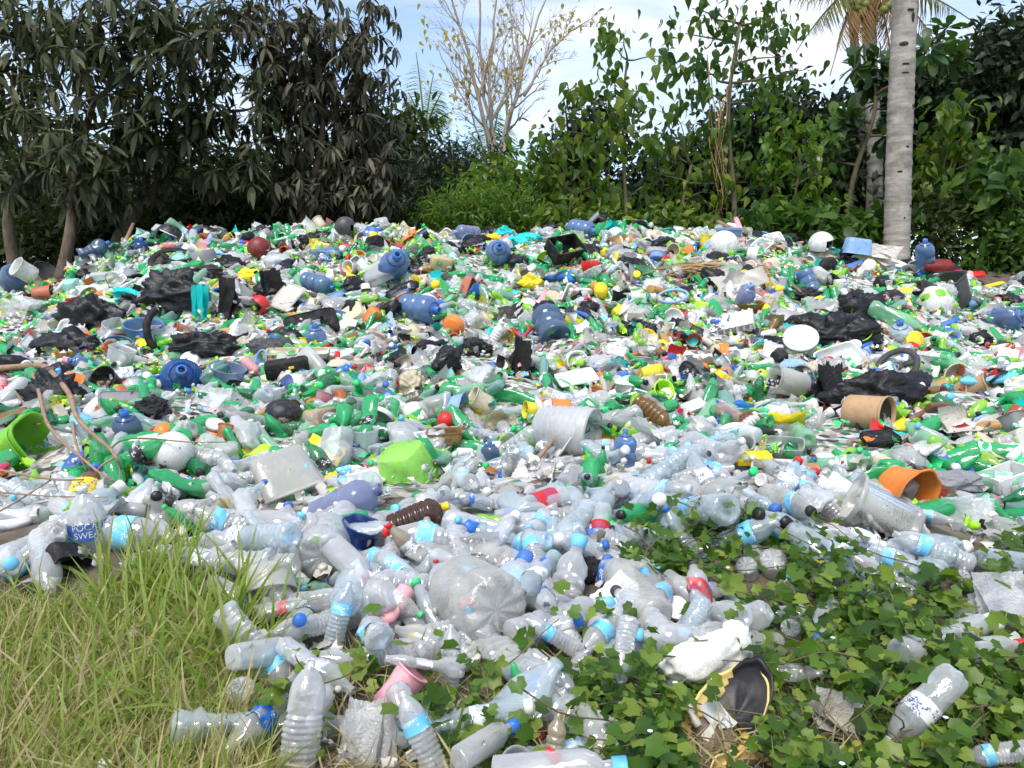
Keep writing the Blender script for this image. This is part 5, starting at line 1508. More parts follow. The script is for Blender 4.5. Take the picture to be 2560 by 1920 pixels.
hero([('foam', crumple(31, (54, 34), .5, .3, .3, .30, 2.0), 'foam', 'body'), ('chip', moved(ball_geo(.14, 18, 3, .2), mat4(np.eye(3), (.36, .05, .2))), 'foam', 'body')],
     'foam_chunk', 1768, 1648, 215, 1.0, 95, 25, 12, 'white', 'jagged white foam chunk behind the torn yellow drum', 'foam chunk', 'foam chunk')
hero(pot(.40, .42, 1.0, 'opaque', None, 1, 32, .2, 3), 'pink_tube', 1000, 1725, 105, 1.0, 50, 10, 0, 'pink', 'pale pink tube stub lying in the grass', 'tube', 'pink tube')
for px, py, l, lab in [(1935, 1412, 62, 'clear bottle base poking from the creeper below the teal basket'), (1868, 1425, 50, 'small round bottle base among the upper creeper leaves'), (1978, 1580, 48, 'crumpled round bottle base half sunk in the creeper'), (2405, 1450, 40, 'tiny bottle base beside the caught clear film'), (605, 1740, 70, 'clear bottle base poking out of the grass beside the tall bottle')]:
    hero([('bottle', dome_base(), 'clear', 'body')], 'water_bottle', px, py, l, 1.0, -80, -60, 0, 'clear', lab, 'bottle', lab.split(' ')[0] + ' base', rad=.3)
for px, py, l, col, lab in [(1036, 1596, 32, 'yellow', 'bright yellow cap beside a clear ring'), (620, 1745, 28, 'white', 'white cap lying in the grass'), (90, 1905, 20, 'red', 'red cap low in the grass'), (1345, 1840, 36, 'red', 'red cap piece beside the cream ribbed bottle')]:
    hero([('cap', disc(.5, .3, 22), 'opaque', 'body')], 'bottle_cap', px, py, l, 1.0, 80, 45, 0, col, lab, 'cap', lab.split(' ')[0] + ' cap', out=.5, rad=.3)
hero([('sole', sole_geo(1.0, .36, .08), 'matte', 'body'), ('strap', tube([(-.05, -.17, 0), (.1, -.12, .12), (.3, 0, .08), (.1, .12, .12), (-.05, .17, 0)], .03, 7), 'opaque', 'cap')],
     'sandal', 2472, 945, 128, 1.0, 85, 30, -10, {'body': 'sky', 'cap': 'black'}, 'light blue sandal with a black strap above the tan tube', 'sandal', 'blue sandal')
hero([('shoe', (lambda g: (g[0] * np.array([1, .45, .5]), g[1]))(ball_geo(.5, 26, 7, .12)), 'matte', 'body'), ('sole', moved(sole_geo(1.0, .4, .08), mat4(np.eye(3), (0, 0, -.2))), 'matte', 'cap')],
     'shoe', 2070, 662, 72, 1.0, 70, 20, 30, {'body': 'black', 'cap': 'dark'}, 'black shoe upturned below the white helmet', 'shoe', 'black shoe')
hero([('shoe', (lambda g: (g[0] * np.array([1, .45, .5]), g[1]))(ball_geo(.5, 26, 7, .12)), 'matte', 'body'), ('sole', moved(sole_geo(1.0, .4, .08), mat4(np.eye(3), (0, 0, -.2))), 'opaque', 'cap')],
     'shoe', 757, 608, 60, 1.0, 60, 20, 60, {'body': 'black', 'cap': 'white'}, 'black shoe with a white sole near the crest', 'shoe', 'white soled shoe')

# ------------------------------------------------------------------ the countless rubbish: where each kind lies
BX = [-400, 0, 300, 600, 900, 1150, 1300, 1600, 1900, 2100, 2300, 2560, 3000]
BY = [1235, 1235, 1265, 1190, 1215, 1195, 1150, 1125, 1150, 1200, 1330, 1345, 1345]
GRASS = [(-200, 1470), (120, 1480), (300, 1450), (430, 1420), (540, 1470), (600, 1560), (620, 1680), (640, 1800), (680, 2100), (700, 2600), (-900, 2600), (-900, 1470)]
VINE = [(1640, 1345), (1800, 1330), (1950, 1350), (2080, 1420), (2180, 1500), (2330, 1480), (2450, 1410), (2700, 1370), (3600, 1370), (3600, 2600), (1560, 2600), (1560, 1960), (1460, 1850), (1420, 1760), (1560, 1730), (1700, 1730), (1880, 1640), (1760, 1520), (1600, 1560), (1540, 1450)]


def inside(poly, px, py):
    p = np.array(poly, float)
    q = np.roll(p, -1, 0)
    px, py = np.asarray(px, float)[..., None], np.asarray(py, float)[..., None]
    c_ = ((p[:, 1] > py) != (q[:, 1] > py)) & (px < (q[:, 0] - p[:, 0]) * (py - p[:, 1]) / (q[:, 1] - p[:, 1] + 1e-9) + p[:, 0])
    return c_.sum(-1) % 2 == 1


WTS = {
    'clear': dict(water_bottle=90, soda_bottle=2, small_bottle=.6, soap_bottle=1.0, wrapper=2.0, plastic_bag=3.5, plastic_cup=.8, plastic_cover=.6),
    'green': dict(soda_bottle=40, water_bottle=26, small_bottle=10, wrapper=7, plastic_bag=4, plastic_cup=4, soap_bottle=5, plastic_tub=2, plastic_cover=2.5, food_tray=.8, canister=1.2, slipper=.4, plastic_ball=.5, carton=.8),
    'fine': dict(wrapper=26, soap_bottle=15, soda_bottle=10, small_bottle=13, plastic_cup=9, water_bottle=8, plastic_cover=5, plastic_bag=3, plastic_tub=4, carton=4, slipper=1.2, plastic_ball=1.4, plastic_pipe=1, black_bag=2, food_tray=1),
    'mixed': dict(water_bottle=14, soda_bottle=25, small_bottle=22, soap_bottle=13, wrapper=12, plastic_bag=5, plastic_cup=6, plastic_cover=3.5, plastic_tub=4.5, food_tray=1.2, canister=1.6, black_bag=3, carton=2, plastic_pipe=.7, slipper=.7, plastic_ball=1),
}


def zone(px, py):
    b = np.interp(px, BX, BY) + 14 * math.sin(px * .031) + 9 * math.sin(px * .083)
    if py > b:
        return 'clear'
    if py > b - (215 if px < 1350 else 120):
        return 'green'
    if 840 < py < b and 880 < px < 2250:
        return 'fine'
    return 'mixed'


HE = np.array([[h[0], h[1], h[2], h[3], h[4], h[5]] for h in HEROES])
BW, BH = 640, 480


def splat(P, ids, rad=1):
    """which thing is seen in each cell of a coarse view: (ids, depths)"""
    px, py, f = proj(P)
    ix, iy = (px / 4).astype(int), (py / 4).astype(int)
    I, D_, T_ = [], [], []
    for dx in range(-rad, rad + 1):
        for dy in range(-rad, rad + 1):
            x, y = ix + dx, iy + dy
            ok = (x >= 0) & (x < BW) & (y >= 0) & (y < BH) & (P[:, 1] > .3)
            I.append((y * BW + x)[ok])
            D_.append(f[ok])
            T_.append(ids[ok])
    I, D_, T_ = np.concatenate(I), np.concatenate(D_), np.concatenate(T_)
    o_ = np.argsort(-D_, kind='stable')
    own, dep = np.full(BW * BH, -1), np.full(BW * BH, 1e9)
    own[I[o_]] = T_[o_]
    dep[I[o_]] = D_[o_]
    return own, dep


def world_points(o):
    out_ = []
    for q in [o] + list(o.children):
        if q.type == 'MESH' and len(q.data.vertices):
            v = np.zeros(len(q.data.vertices) * 3, np.float32)
            q.data.vertices.foreach_get('co', v)
            M = np.array(q.matrix_basis) if q is o else np.array(o.matrix_basis) @ np.array(q.matrix_basis)
            out_.append(v.reshape(-1, 3) @ M[:3, :3].T + M[:3, 3])
    return np.concatenate(out_)


HPTS = [world_points(o) for o in COL.objects if o.parent is None and o.get('label') and o.get('kind') is None]
HID = np.concatenate([np.full(len(p), i) for i, p in enumerate(HPTS)])
HPTS = np.concatenate(HPTS)
H_OWN, H_DEP = splat(HPTS, HID, 2)


def over_hero(P, slack=.02):
    """the share of the points P that would stand before one of the things placed singly"""
    px, py, f = proj(P)
    ix, iy = np.clip((px / 4).astype(int), 0, BW - 1), np.clip((py / 4).astype(int), 0, BH - 1)
    k = iy * BW + ix
    return (H_OWN[k] >= 0) & (f < H_DEP[k] + slack)


class Grid:
    def __init__(self, c_):
        self.c, self.d = c_, {}

    def near(self, x, y, r, frac):
        i, j = int(x // self.c), int(y // self.c)
        n = int(math.ceil((r + .12) / self.c))
        for a in range(i - n, i + n + 1):
            for b in range(j - n, j + n + 1):
                for (u, v, q) in self.d.get((a, b), ()):
                    if (u - x) ** 2 + (v - y) ** 2 < (frac * (r + q)) ** 2:
                        return True
        return False

    def add(self, x, y, r):
        self.d.setdefault((int(x // self.c), int(y // self.c)), []).append((x, y, r))


def few(g_, n=70):
    v = g_[0]
    return v[np.linspace(0, len(v) - 1, min(n, len(v))).astype(int)]


ITEMS = []
SHAPES = {k: [(v['r'], v['h']) for v in d['variants']] for k, d in KIND.items()}
PTS = {(k, i): few(v['parts'][0][1]) for k, d in KIND.items() for i, v in enumerate(d['variants'])}
for layer, (tries, frac, lift) in enumerate([(20000, .50, .004), (32000, .56, .045)]):
    G = Grid(.15)
    ay = np.sqrt(rng.uniform(1.25 ** 2, 9.45 ** 2, tries))
    ax = rng.uniform(-1, 1, tries) * (.72 * ay + .35)
    az = H(ax, ay)
    apx, apy, af = proj(np.stack([ax, ay, az], -1))
    e = .06
    an = np.stack([-(H(ax + e, ay) - H(ax - e, ay)) / (2 * e), -(H(ax, ay + e) - H(ax, ay - e)) / (2 * e), np.ones(tries)], -1)
    an /= np.linalg.norm(an, axis=1)[:, None]
    agr, avi = inside(GRASS, apx, apy), inside(VINE, apx, apy)
    ok = (apy > 545) & ~(agr & (rng.random(tries) > np.where((apx > 420) & (apy < 1800), .012, .002))) & ~(avi & (rng.random(tries) > .035)) & ~((apy > 1700) & (apx > 620) & (rng.random(tries) > .3))
    for t in np.nonzero(ok)[0]:
        x, y, z, px, py, f, n = float(ax[t]), float(ay[t]), float(az[t]), float(apx[t]), float(apy[t]), float(af[t]), an[t]
        zname = zone(px, py)
        zn = WTS[zname]
        k = random.choices(list(zn), list(zn.values()))[0]
        vi_ = random.randrange(len(SHAPES[k]))
        r, h = SHAPES[k][vi_]
        sc = random.uniform(.82, 1.22)
        if py < 1000:
            sc *= 1.0 if zname == 'mixed' else .92
        elif py > 1300:
            sc *= 1.12
        if zname == 'fine':
            sc *= .84
        if zname == 'clear' and k != 'water_bottle':
            sc *= .7
        R_ = math.sqrt(r * h * .5) * sc
        if G.near(x, y, R_, frac):
            continue
        if k in ('plastic_cover', 'food_tray', 'slipper'):
            Rm = frame(n + rng.normal(size=3) * .55, random.uniform(0, 6.28))
        elif k == 'wrapper':
            Rm = frame(n * .6 + rng.normal(size=3) * .6 + TOCAM * .3, random.uniform(0, 6.28))
        elif k in ('plastic_cup', 'plastic_tub'):
            Rm = frame(rng.normal(size=3) + TOCAM * .35, random.uniform(0, 6.28))
        elif k in ('plastic_bag', 'black_bag'):
            Rm = frame(n + rng.normal(size=3) * .3, random.uniform(0, 6.28))
        else:
            Rm = rand_frame(n, .38)
        loc = np.array([x, y, z]) + n * (lift + r * sc * random.uniform(.25, .85) + .02 * random.random())
        wp = PTS[(k, vi_)] @ (Rm.T * sc) + loc
        if over_hero(wp).mean() > (.08 if layer else .2):
            continue
        G.add(x, y, R_)
        cw, cc, _w = pick(PAL[k])
        if zname == 'clear' and k in ('plastic_bag', 'wrapper', 'plastic_cover', 'plastic_cup'):
            cw, cc = random.choice([('clear', 'clear'), ('white', 'white')])
        if k == 'water_bottle':
            blue = px > 1180 and zname == 'clear' and py < 1480
            if cw == 'pale blue' and not blue and random.random() < .6:
                cw, cc = 'clear', 'clear'
            elif cw == 'clear' and blue and random.random() < .35:
                cw, cc = 'pale blue', 'aqua'
        cols = {'body': cc}
        extra = []
        if k in ('water_bottle', 'soda_bottle', 'small_bottle', 'soap_bottle', 'canister'):
            capw, capc, _w = pick(GCAPS if k in ('soda_bottle', 'small_bottle') else CAPS)
            labw, labc, _w = pick({'soda_bottle': GLABELS, 'small_bottle': GLABELS, 'soap_bottle': SLABELS}.get(k, LABELS))
            v = KIND[k]['variants'][vi_]
            names = [q[3] for q in v['parts']]
            if k == 'soap_bottle' and capc is None:
                capw, capc = 'white', 'white'
            if capc and 'cap' in names:
                cols['cap'] = capc
                extra.append(capw + ' cap')
            if labc and 'label' in names:
                cols['label'] = labc
                extra.append(labw + ' label')
        elif k == 'slipper':
            cols['cap'] = 'dark'
        ITEMS.append(dict(k=k, v=vi_, R=Rm, loc=loc, s=sc, cols=cols, cw=cw, extra=extra, px=px, py=py, f=f, layer=layer, wp=wp))
AP = np.concatenate([i['wp'] for i in ITEMS] + [HPTS])
AI = np.concatenate([np.full(len(i['wp']), n) for n, i in enumerate(ITEMS)] + [np.full(len(HPTS), -2)])
own, _d = splat(AP, AI, 1)
seen_cells = np.bincount(own[own >= 0], minlength=len(ITEMS))
for n, i in enumerate(ITEMS):
    i['show'] = seen_cells[n]

# ------------------------------------------------------------------ the 300 of each kind that show largest are things of their own
NOUN = dict(water_bottle='bottle', soda_bottle='bottle', small_bottle='small bottle', soap_bottle='household bottle', plastic_cup='cup', plastic_tub='tub', plastic_cover='lid', food_tray='tray', canister='canister',
            wrapper='wrapper', plastic_bag='bag', black_bag='bag', plastic_pipe='pipe', slipper='slipper', plastic_ball='ball', carton='carton')
ORD = ['', 'second', 'third', 'fourth', 'fifth', 'sixth', 'seventh', 'eighth', 'ninth', 'tenth', 'eleventh', 'twelfth', 'thirteenth', 'fourteenth', 'fifteenth', 'sixteenth', 'seventeenth', 'eighteenth', 'nineteenth', 'twentieth']
LM = [(h[4], h[5], h[6]) for h in HEROES if len(h[6].split()) <= 4]
LP = np.array([(a, b) for a, b, _ in LM])
single, mass = [], []
for k in KIND:
    it = [i for i in ITEMS if i['k'] == k and i['show'] >= 6]
    it.sort(key=lambda i: -i['show'])
    cut = it[:295]
    single += cut
    ids = {id(i) for i in cut}
    mass += [i for i in ITEMS if i['k'] == k and id(i) not in ids]
by = {}
for i in single:
    v = KIND[i['k']]['variants'][i['v']]
    st = v['state']
    look = ' '.join(x for x in (st, i['cw'], NOUN[i['k']]) if x)
    if i['extra']:
        look += ' with ' + ' and '.join(i['extra']) if len(look.split()) + sum(len(e_.split()) for e_ in i['extra']) < 8 else ' with ' + i['extra'][-1]
    d = (LP - (i['px'], i['py']))
    j = int(np.argmin((d ** 2).sum(1)))
    dx, dy = i['px'] - LM[j][0], i['py'] - LM[j][1]
    side = ('to the right of' if dx > 0 else 'to the left of') if abs(dx) > 1.2 * abs(dy) else ('in front of' if dy > 0 else 'behind')
    i['look'], i['where'], i['d'] = look, side + ' the ' + LM[j][2], math.hypot(dx, dy)
    by.setdefault((look, i['where']), []).append(i)
for (look, where), l in by.items():
    l.sort(key=lambda i: i['d'])
    for n, i in enumerate(l):
        i['label'] = (ORD[n] + ' ' + look + ' counted outward ' + where) if n else (look + ' lying just ' + where)
        if len(i['label'].split()) > 16:
            i['label'] = ((ORD[n] + ' ') if n else '') + look + ' ' + where.replace('to the right of', 'right of').replace('to the left of', 'left of')
        if len(i['label'].split()) > 16:
            i['label'] = i['label'].replace(' and ', ', ', 1)
        if len(i['label'].split()) > 16:
            i['label'] = ((ORD[n] + ' ') if n else '') + look.split(' with ')[0] + ' ' + where
for i in single:
    place(proto_meshes(i['k'], i['v']), i['k'], mat4(i['R'], i['loc'], i['s']), i['cols'], label=i['label'], category=KIND[i['k']]['category'], group=KIND[i['k']]['group'])

# ------------------------------------------------------------------ the rest, real geometry joined by kind of plastic
LOWG = {}


def low_geo(k, v):
    if (k, v) not in LOWG:
        d = KIND[k]['variants'][v]
        if k in ('water_bottle', 'soda_bottle', 'small_bottle', 'soap_bottle'):
            kk = {'water_bottle': 'soda', 'soda_bottle': 'soda', 'small_bottle': 'lime', 'soap_bottle': 'milk'}[k]
            LOWG[(k, v)] = low_bottle(kk, d['h'], d['r'], 900 + v, .15 + .2 * (v % 4))
        elif k in ('plastic_bag', 'black_bag'):
            g_ = crumple(40 + v, (16, 11), 1.1, .8, .5)
            LOWG[(k, v)] = (g_[0] * .115, g_[1])
        else:
            LOWG[(k, v)] = d['parts'][0][1]
    return LOWG[(k, v)]


def pile(name, sel, mat, label, cat):
    V, Q, Cc, o_ = [], [], [], 0
    for i in sel:
        g_ = low_geo(i['k'], i['v'])
        v = g_[0] @ (i['R'].T * i['s']) + i['loc']
        V.append(v)
        Q.append(g_[1][0] + o_)
        c0 = np.array(C[i['cols']['body']])
        Cc.append(np.tile(c0, (len(v), 1)))
        o_ += len(v)
    if V:
        ob(name, mesh(name, (np.concatenate(V), [np.concatenate(Q)]), MAT[mat], True, np.concatenate(Cc)), kind='stuff', label=label, category=cat)


pile('clear_bottle_litter', [i for i in mass if i['k'] in ('water_bottle', 'plastic_cup', 'canister')], 'clear_mass', 'clear bottles and cups packed between the ones on top', 'bottles')
pile('green_bottle_litter', [i for i in mass if i['k'] in ('soda_bottle', 'small_bottle')], 'tint_mass', 'green and lime bottles packed between the ones on top', 'bottles')
pile('thin_film_litter', [i for i in mass if i['k'] in ('plastic_bag',)], 'film_mass', 'thin bags packed between the bottles', 'bags')
pile('mixed_plastic_litter', [i for i in mass if i['k'] not in ('water_bottle', 'plastic_cup', 'canister', 'soda_bottle', 'small_bottle', 'plastic_bag')], 'opaque_mass', 'opaque containers and scraps packed between the larger things', 'litter')

# small scraps and caps over the whole heap
scr = []
for s_ in range(6):
    g_ = sheet(950 + s_, 1, .7, 5, 4, .12 + .04 * s_, (0, 2, 3.5, 1, 0, 4)[s_], .12)
    scr.append(g_)
scr.append(open_pot(.3, .42, .8, .03, .05, None, 1, 8))
scr.append(lathe([(1e-4, -.2), (.45, -.2), (.5, .2), (1e-4, .22)], 8))
scr.append(low_bottle('lime', 1.6, .3, 7, .3))
scr.append(ball_geo(.5, 8, 5, .2))
SC = [('white', 20), ('dirty', 24), ('grey', 7), ('black', 12), ('green', 14), ('lime', 17), ('teal', 3), ('blue', 3), ('sky', 3), ('red', 4), ('orange', 3), ('yellow', 3), ('cream', 7), ('tan', 6), ('pink', 2), ('terracotta', 2), ('hot', 1), ('purple', .6), ('clear', 8)]
V, Q, Cc, o_ = [], [], [], 0
N_SCR = 19000
yy = np.sqrt(rng.uniform(1.2 ** 2, 9.6 ** 2, N_SCR))
xx = rng.uniform(-1, 1, N_SCR) * (.74 * yy + .4)
zz = H(xx, yy)
ppx, ppy, pf = proj(np.stack([xx, yy, zz], -1))
ig, iv = inside(GRASS, ppx, ppy), inside(VINE, ppx, ppy)
scr_over = over_hero(np.stack([xx, yy, zz + .06], -1), -.12)
names, wts = [a for a, b in SC], np.array([b for a, b in SC], float)
for n in range(N_SCR):
    zn = zone(ppx[n], ppy[n])
    if (ig[n] or iv[n]) and rng.random() > .12:
        continue
    if zn == 'clear' and rng.random() > .6:
        continue
    if scr_over[n]:
        continue
    j = rng.integers(len(scr)) if rng.random() < .45 else rng.integers(6)
    sz = rng.uniform(.020, .065) * (1.15 if zn != 'fine' else .95) * (1.0 if j < 6 else .62)
    w2 = wts.copy()
    if zn == 'fine':
        w2[[2, 3]] *= 1.5
    if zn == 'clear':
        w2 = w2 * .3
        w2[[0, 1, 18]] *= 12
    cn = names[rng.choice(len(names), p=w2 / w2.sum())]
    nn = np.array([0, -.3, 1.0])
    Rm = frame(nn + rng.normal(size=3) * .7, rng.uniform(0, 6.28))
    g_ = scr[j]
    v = g_[0] @ (Rm.T * sz) + np.array([xx[n], yy[n], zz[n] + .01 + .05 * rng.random()])
    V.append(v)
    Q.append(g_[1][0] + o_)
    Cc.append(np.tile(np.array(C[cn]) * rng.uniform(.75, 1.1), (len(v), 1)))
    o_ += len(v)
ob('small_scrap_litter', mesh('small_scrap_litter', (np.concatenate(V), [np.concatenate(Q)]), MAT['opaque_mass'], True, np.clip(np.concatenate(Cc), 0, 1)), kind='stuff', label='small scraps, caps and torn pieces filling the gaps all over the dump', category='litter')
print('singles', len(single), 'mass', len(mass))

# ------------------------------------------------------------------ trees and plants


def leaf_tpl(rows, droop=.3, fold=.12):
    """rows of (distance along, half width); z sinks with the square of the distance"""
    V = []
    for t, w_ in rows:
        V += [(-w_, t, -droop * t * t + fold * w_), (0, t, -droop * t * t), (w_, t, -droop * t * t + fold * w_)]
    Q = []
    for i in range(len(rows) - 1):
        a = i * 3
        Q += [(a, a + 1, a + 4, a + 3), (a + 1, a + 2, a + 5, a + 4)]
    return np.array(V, float), [np.array(Q)]


T_MANGO = leaf_tpl([(0, .012), (.12, .06), (.4, .12), (.72, .095), (1, .008)], .34, .25)
T_HEART = leaf_tpl([(-.05, .11), (.10, .28), (.34, .32), (.62, .20), (.84, .08), (1.05, .005)], .5, .35)
T_OBOV = leaf_tpl([(0, .02), (.3, .13), (.65, .25), (.88, .2), (1, .04)], .2, .15)
T_OVAL = leaf_tpl([(0, .03), (.3, .22), (.65, .2), (1, .01)], .25, .2)
T_SMALL = (np.array([(0, 0, 0), (.24, .45, .03), (0, 1, -.16), (-.24, .45, .03)], float), [np.array([(0, 1, 2, 3)])])
T_THIN = (np.array([(0, 0, 0), (.10, .45, .02), (0, 1, -.28), (-.10, .45, .02)], float), [np.array([(0, 1, 2, 3)])])
ang = np.radians([90, 62, 38, 10, -12, -40, -62, -82])
rad_ = np.array([1.0, .76, .90, .70, .80, .62, .54, .14])
half = np.stack([np.cos(ang) * rad_ * .62, np.sin(ang) * rad_ * .6 + .42], -1)
iv_ = [(0, .40, 0)] + [(x, y, .28 * abs(x) - .22 * (y - .4) ** 2) for x, y in half] + [(-x, y, .28 * abs(x) - .22 * (y - .4) ** 2) for x, y in half[::-1][:-1]]
T_IVY = (np.array(iv_, float), [np.array([(0, i, i % (len(iv_) - 1) + 1) for i in range(1, len(iv_))])])


def axes(D, U):
    D = D / (np.linalg.norm(D, axis=1)[:, None] + 1e-9)
    X = np.cross(D, U)
    X /= np.linalg.norm(X, axis=1)[:, None] + 1e-9
    return X, D, np.cross(X, D)


def leaves(tpl, P, D, U, S_):
    X, Y, Z = axes(D, U)
    v = tpl[0]
    V = P[:, None] + S_[:, None, None] * (v[None, :, 0:1] * X[:, None] + v[None, :, 1:2] * Y[:, None] + v[None, :, 2:3] * Z[:, None])
    n = len(v)
    FF = [(f[None] + (np.arange(len(P)) * n)[:, None, None]).reshape(-1, f.shape[1]) for f in tpl[1]]
    return V.reshape(-1, 3), FF


def crown(root, tpl, mat, P, D, U, S_, base, n_part, name='leaf', bias=0.0):
    """the leaves that show largest become parts, the rest one part"""
    base = np.asarray(base, float)
    px, py, f = proj(P)
    vis = (px > 0) & (px < 2560) & (py > -20) & (py < 1920)
    score = S_ / f * vis * (1 + .15 * rng.random(len(P)))
    # of leaves of one size the ones that face outward to the viewer come first
    score = score * np.exp(-(P[:, 1] - P[:, 1].min()) * .45)
    o_ = np.argsort(-score)
    top, rest = o_[:n_part], o_[n_part:]
    if n_part:
        X, Y, Z = axes(D[top], U[top])
        ms = [mesh(name, tpl, mat)]
        for i, x, y, z in zip(top, X, Y, Z):
            M = np.eye(4)
            M[:3, 0], M[:3, 1], M[:3, 2] = x * S_[i], y * S_[i], z * S_[i]
            M[:3, 3] = P[i] - base
            o = bpy.data.objects.new(name, ms[0])
            o.parent = root
            o.matrix_local = Matrix([[float(v) for v in r] for r in M])
            COL.objects.link(o)
    if len(rest):
        ob('foliage', mesh('foliage', leaves(tpl, P[rest] - base, D[rest], U[rest], S_[rest]), mat), root, kind='stuff')


def limb(a, b, r0, r1, wob=.06, n=9, sag=0.0, seg=7):
    a, b = np.asarray(a, float), np.asarray(b, float)
    t = np.linspace(0, 1, n)
    L = np.linalg.norm(b - a)
    W = a + (b - a) * t[:, None]
    for j in range(3):
        W[:, j] += wob * L * (np.sin(t * rng.uniform(3, 7) + rng.uniform(0, 6)) * rng.uniform(.4, 1)) * np.sin(t * math.pi) ** .7 * (1 if j < 2 else .4)
    W[:, 2] -= sag * L * np.sin(t * math.pi)
    return W, tube(W, r0 + (r1 - r0) * t ** .8, seg)


def unit(n):
    v = rng.normal(size=(n, 3))
    return v / np.linalg.norm(v, axis=1)[:, None]


def lumps3(lumps, Y, dy=1.0):
    """clumps given in the view as (px, py, half width, half height) put out at depth Y"""
    out_ = []
    for (a, b, c_, d_) in [l[:4] for l in lumps]:
        y = Y + rng.uniform(-.25, .25) * dy
        p = P3(a, b, y)
        out_.append((p, np.array([c_ * y / F, dy * .6 * (c_ + d_) / 2 * y / F + .15, d_ * y / F])))
    return out_


def plant(name, label, cat, base_px, Y, trunk_r, lumps, tpl, mat, bark, n_clump, per, size, n_part, dy=1.0, spread=.16, droop=.5, group=None, fork=None, trunk_to=None, style='clump', stems=1, twig=True, hollow=.5):
    b = P3(base_px[0], base_px[1], Y)
    b[2] = H(b[0], b[1]) - .05
    root = empty(name, b, label=label, category=cat, group=group)
    LL = lumps3(lumps, Y, dy)
    top = max(l[0][2] for l in LL)
    tgt = P3(*trunk_to, Y) if trunk_to else np.array([np.mean([l[0][0] for l in LL]), Y, .35 * b[2] + .65 * top])
    allw = []
    if trunk_r > 0:
        for s_ in range(stems):
            off = np.array([rng.normal() * .12, rng.normal() * .1, 0]) * (s_ > 0)
            W, g_ = limb(b + off, tgt + off * 4 + (rng.normal(size=3) * .3 if s_ else 0), trunk_r * (1 if not s_ else .7), trunk_r * .45, .05, 14, seg=10)
            ob('trunk', mesh('trunk', (g_[0] - b, g_[1]), bark), root)
            allw.append(W)
        W = np.concatenate(allw)
        for (p, r) in LL:
            d_ = np.linalg.norm(W - p, axis=1) + .9 * np.maximum(0, W[:, 2] - p[2] + .1)
            k = int(np.argmin(d_))
            _, g_ = limb(W[k], p + rng.normal(size=3) * r * .2, trunk_r * .42, trunk_r * .12, .10, 9)
            ob('limb', mesh('limb', (g_[0] - b, g_[1]), bark), root)
    vol = np.array([r[0] * r[2] for _, r in LL])
    cnt = np.maximum(1, (n_clump * vol / vol.sum()).astype(int))
    P, D, U, T = [], [], [], []
    for (p, r), n in zip(LL, cnt):
        u = unit(n)
        q = p + u * r * (rng.random((n, 1)) ** hollow)
        axis = u * np.array([1, 1, .6]) + np.array([0, -.25, .25])
        axis /= np.linalg.norm(axis, axis=1)[:, None]
        if twig:
            for k in range(n):
                if rng.random() < .6:
                    a_ = q[k] - axis[k] * rng.uniform(.15, .45) - np.array([0, 0, rng.uniform(-.05, .1)])
                    T.append((a_, q[k]))
        m_ = rng.integers(int(per * .6), int(per * 1.4) + 1, n)
        for k in range(n):
            mk = m_[k]
            az = np.linspace(0, 2 * math.pi, mk, endpoint=False) + rng.uniform(0, 6) + rng.normal(size=mk) * .25
            fr_ = frame(axis[k], 0)
            radial = np.cos(az)[:, None] * fr_[:, 0] + np.sin(az)[:, None] * fr_[:, 1]
            if style == 'rosette':
                d_ = radial * rng.uniform(.7, 1.0, (mk, 1)) + axis[k] * rng.uniform(.0, .7, (mk, 1)) - np.array([0, 0, 1]) * rng.uniform(droop * .4, droop * 1.5, (mk, 1))
                P.append(q[k] + radial * .02 - axis[k] * rng.uniform(0, .06, (mk, 1)))
                U.append(radial * .3 + axis[k] * .6 + np.array([0, 0, .7]))
            else:
                P.append(q[k] + rng.normal(size=(mk, 3)) * spread)
                d_ = radial * .8 + axis[k] * .35 - np.array([0, 0, droop]) + rng.normal(size=(mk, 3)) * .5
                U.append(rng.normal(size=(mk, 3)) * .75 + np.array([0, -.4, .7]))
            D.append(d_)
    P, D, U = np.concatenate(P), np.concatenate(D), np.concatenate(U)
    S_ = size * rng.uniform(.45, 1.3, len(P))
    if T:
        A = np.array([a for a, _ in T])
        B = np.array([q for _, q in T])
        X, Yd, Z = axes(B - A, np.tile([.1, .2, 1.0], (len(A), 1)))
        w_ = .006 if size > .12 else .004
        tri = [X * w_, (-.5 * X + .87 * Z) * w_, (-.5 * X - .87 * Z) * w_]
        V = np.stack([A + tri[0], A + tri[1], A + tri[2], B + tri[0] * .5, B + tri[1] * .5, B + tri[2] * .5], 1).reshape(-1, 3) - b
        i = np.arange(len(A))[:, None] * 6
        Qd = np.concatenate([i + np.array([[0, 1, 4, 3]]), i + np.array([[1, 2, 5, 4]]), i + np.array([[2, 0, 3, 5]])])
        ob('twigs', mesh('twigs', (V, [Qd]), bark), root, kind='stuff')
    crown(root, tpl, mat, P, D, U, S_, b, n_part)
    return root


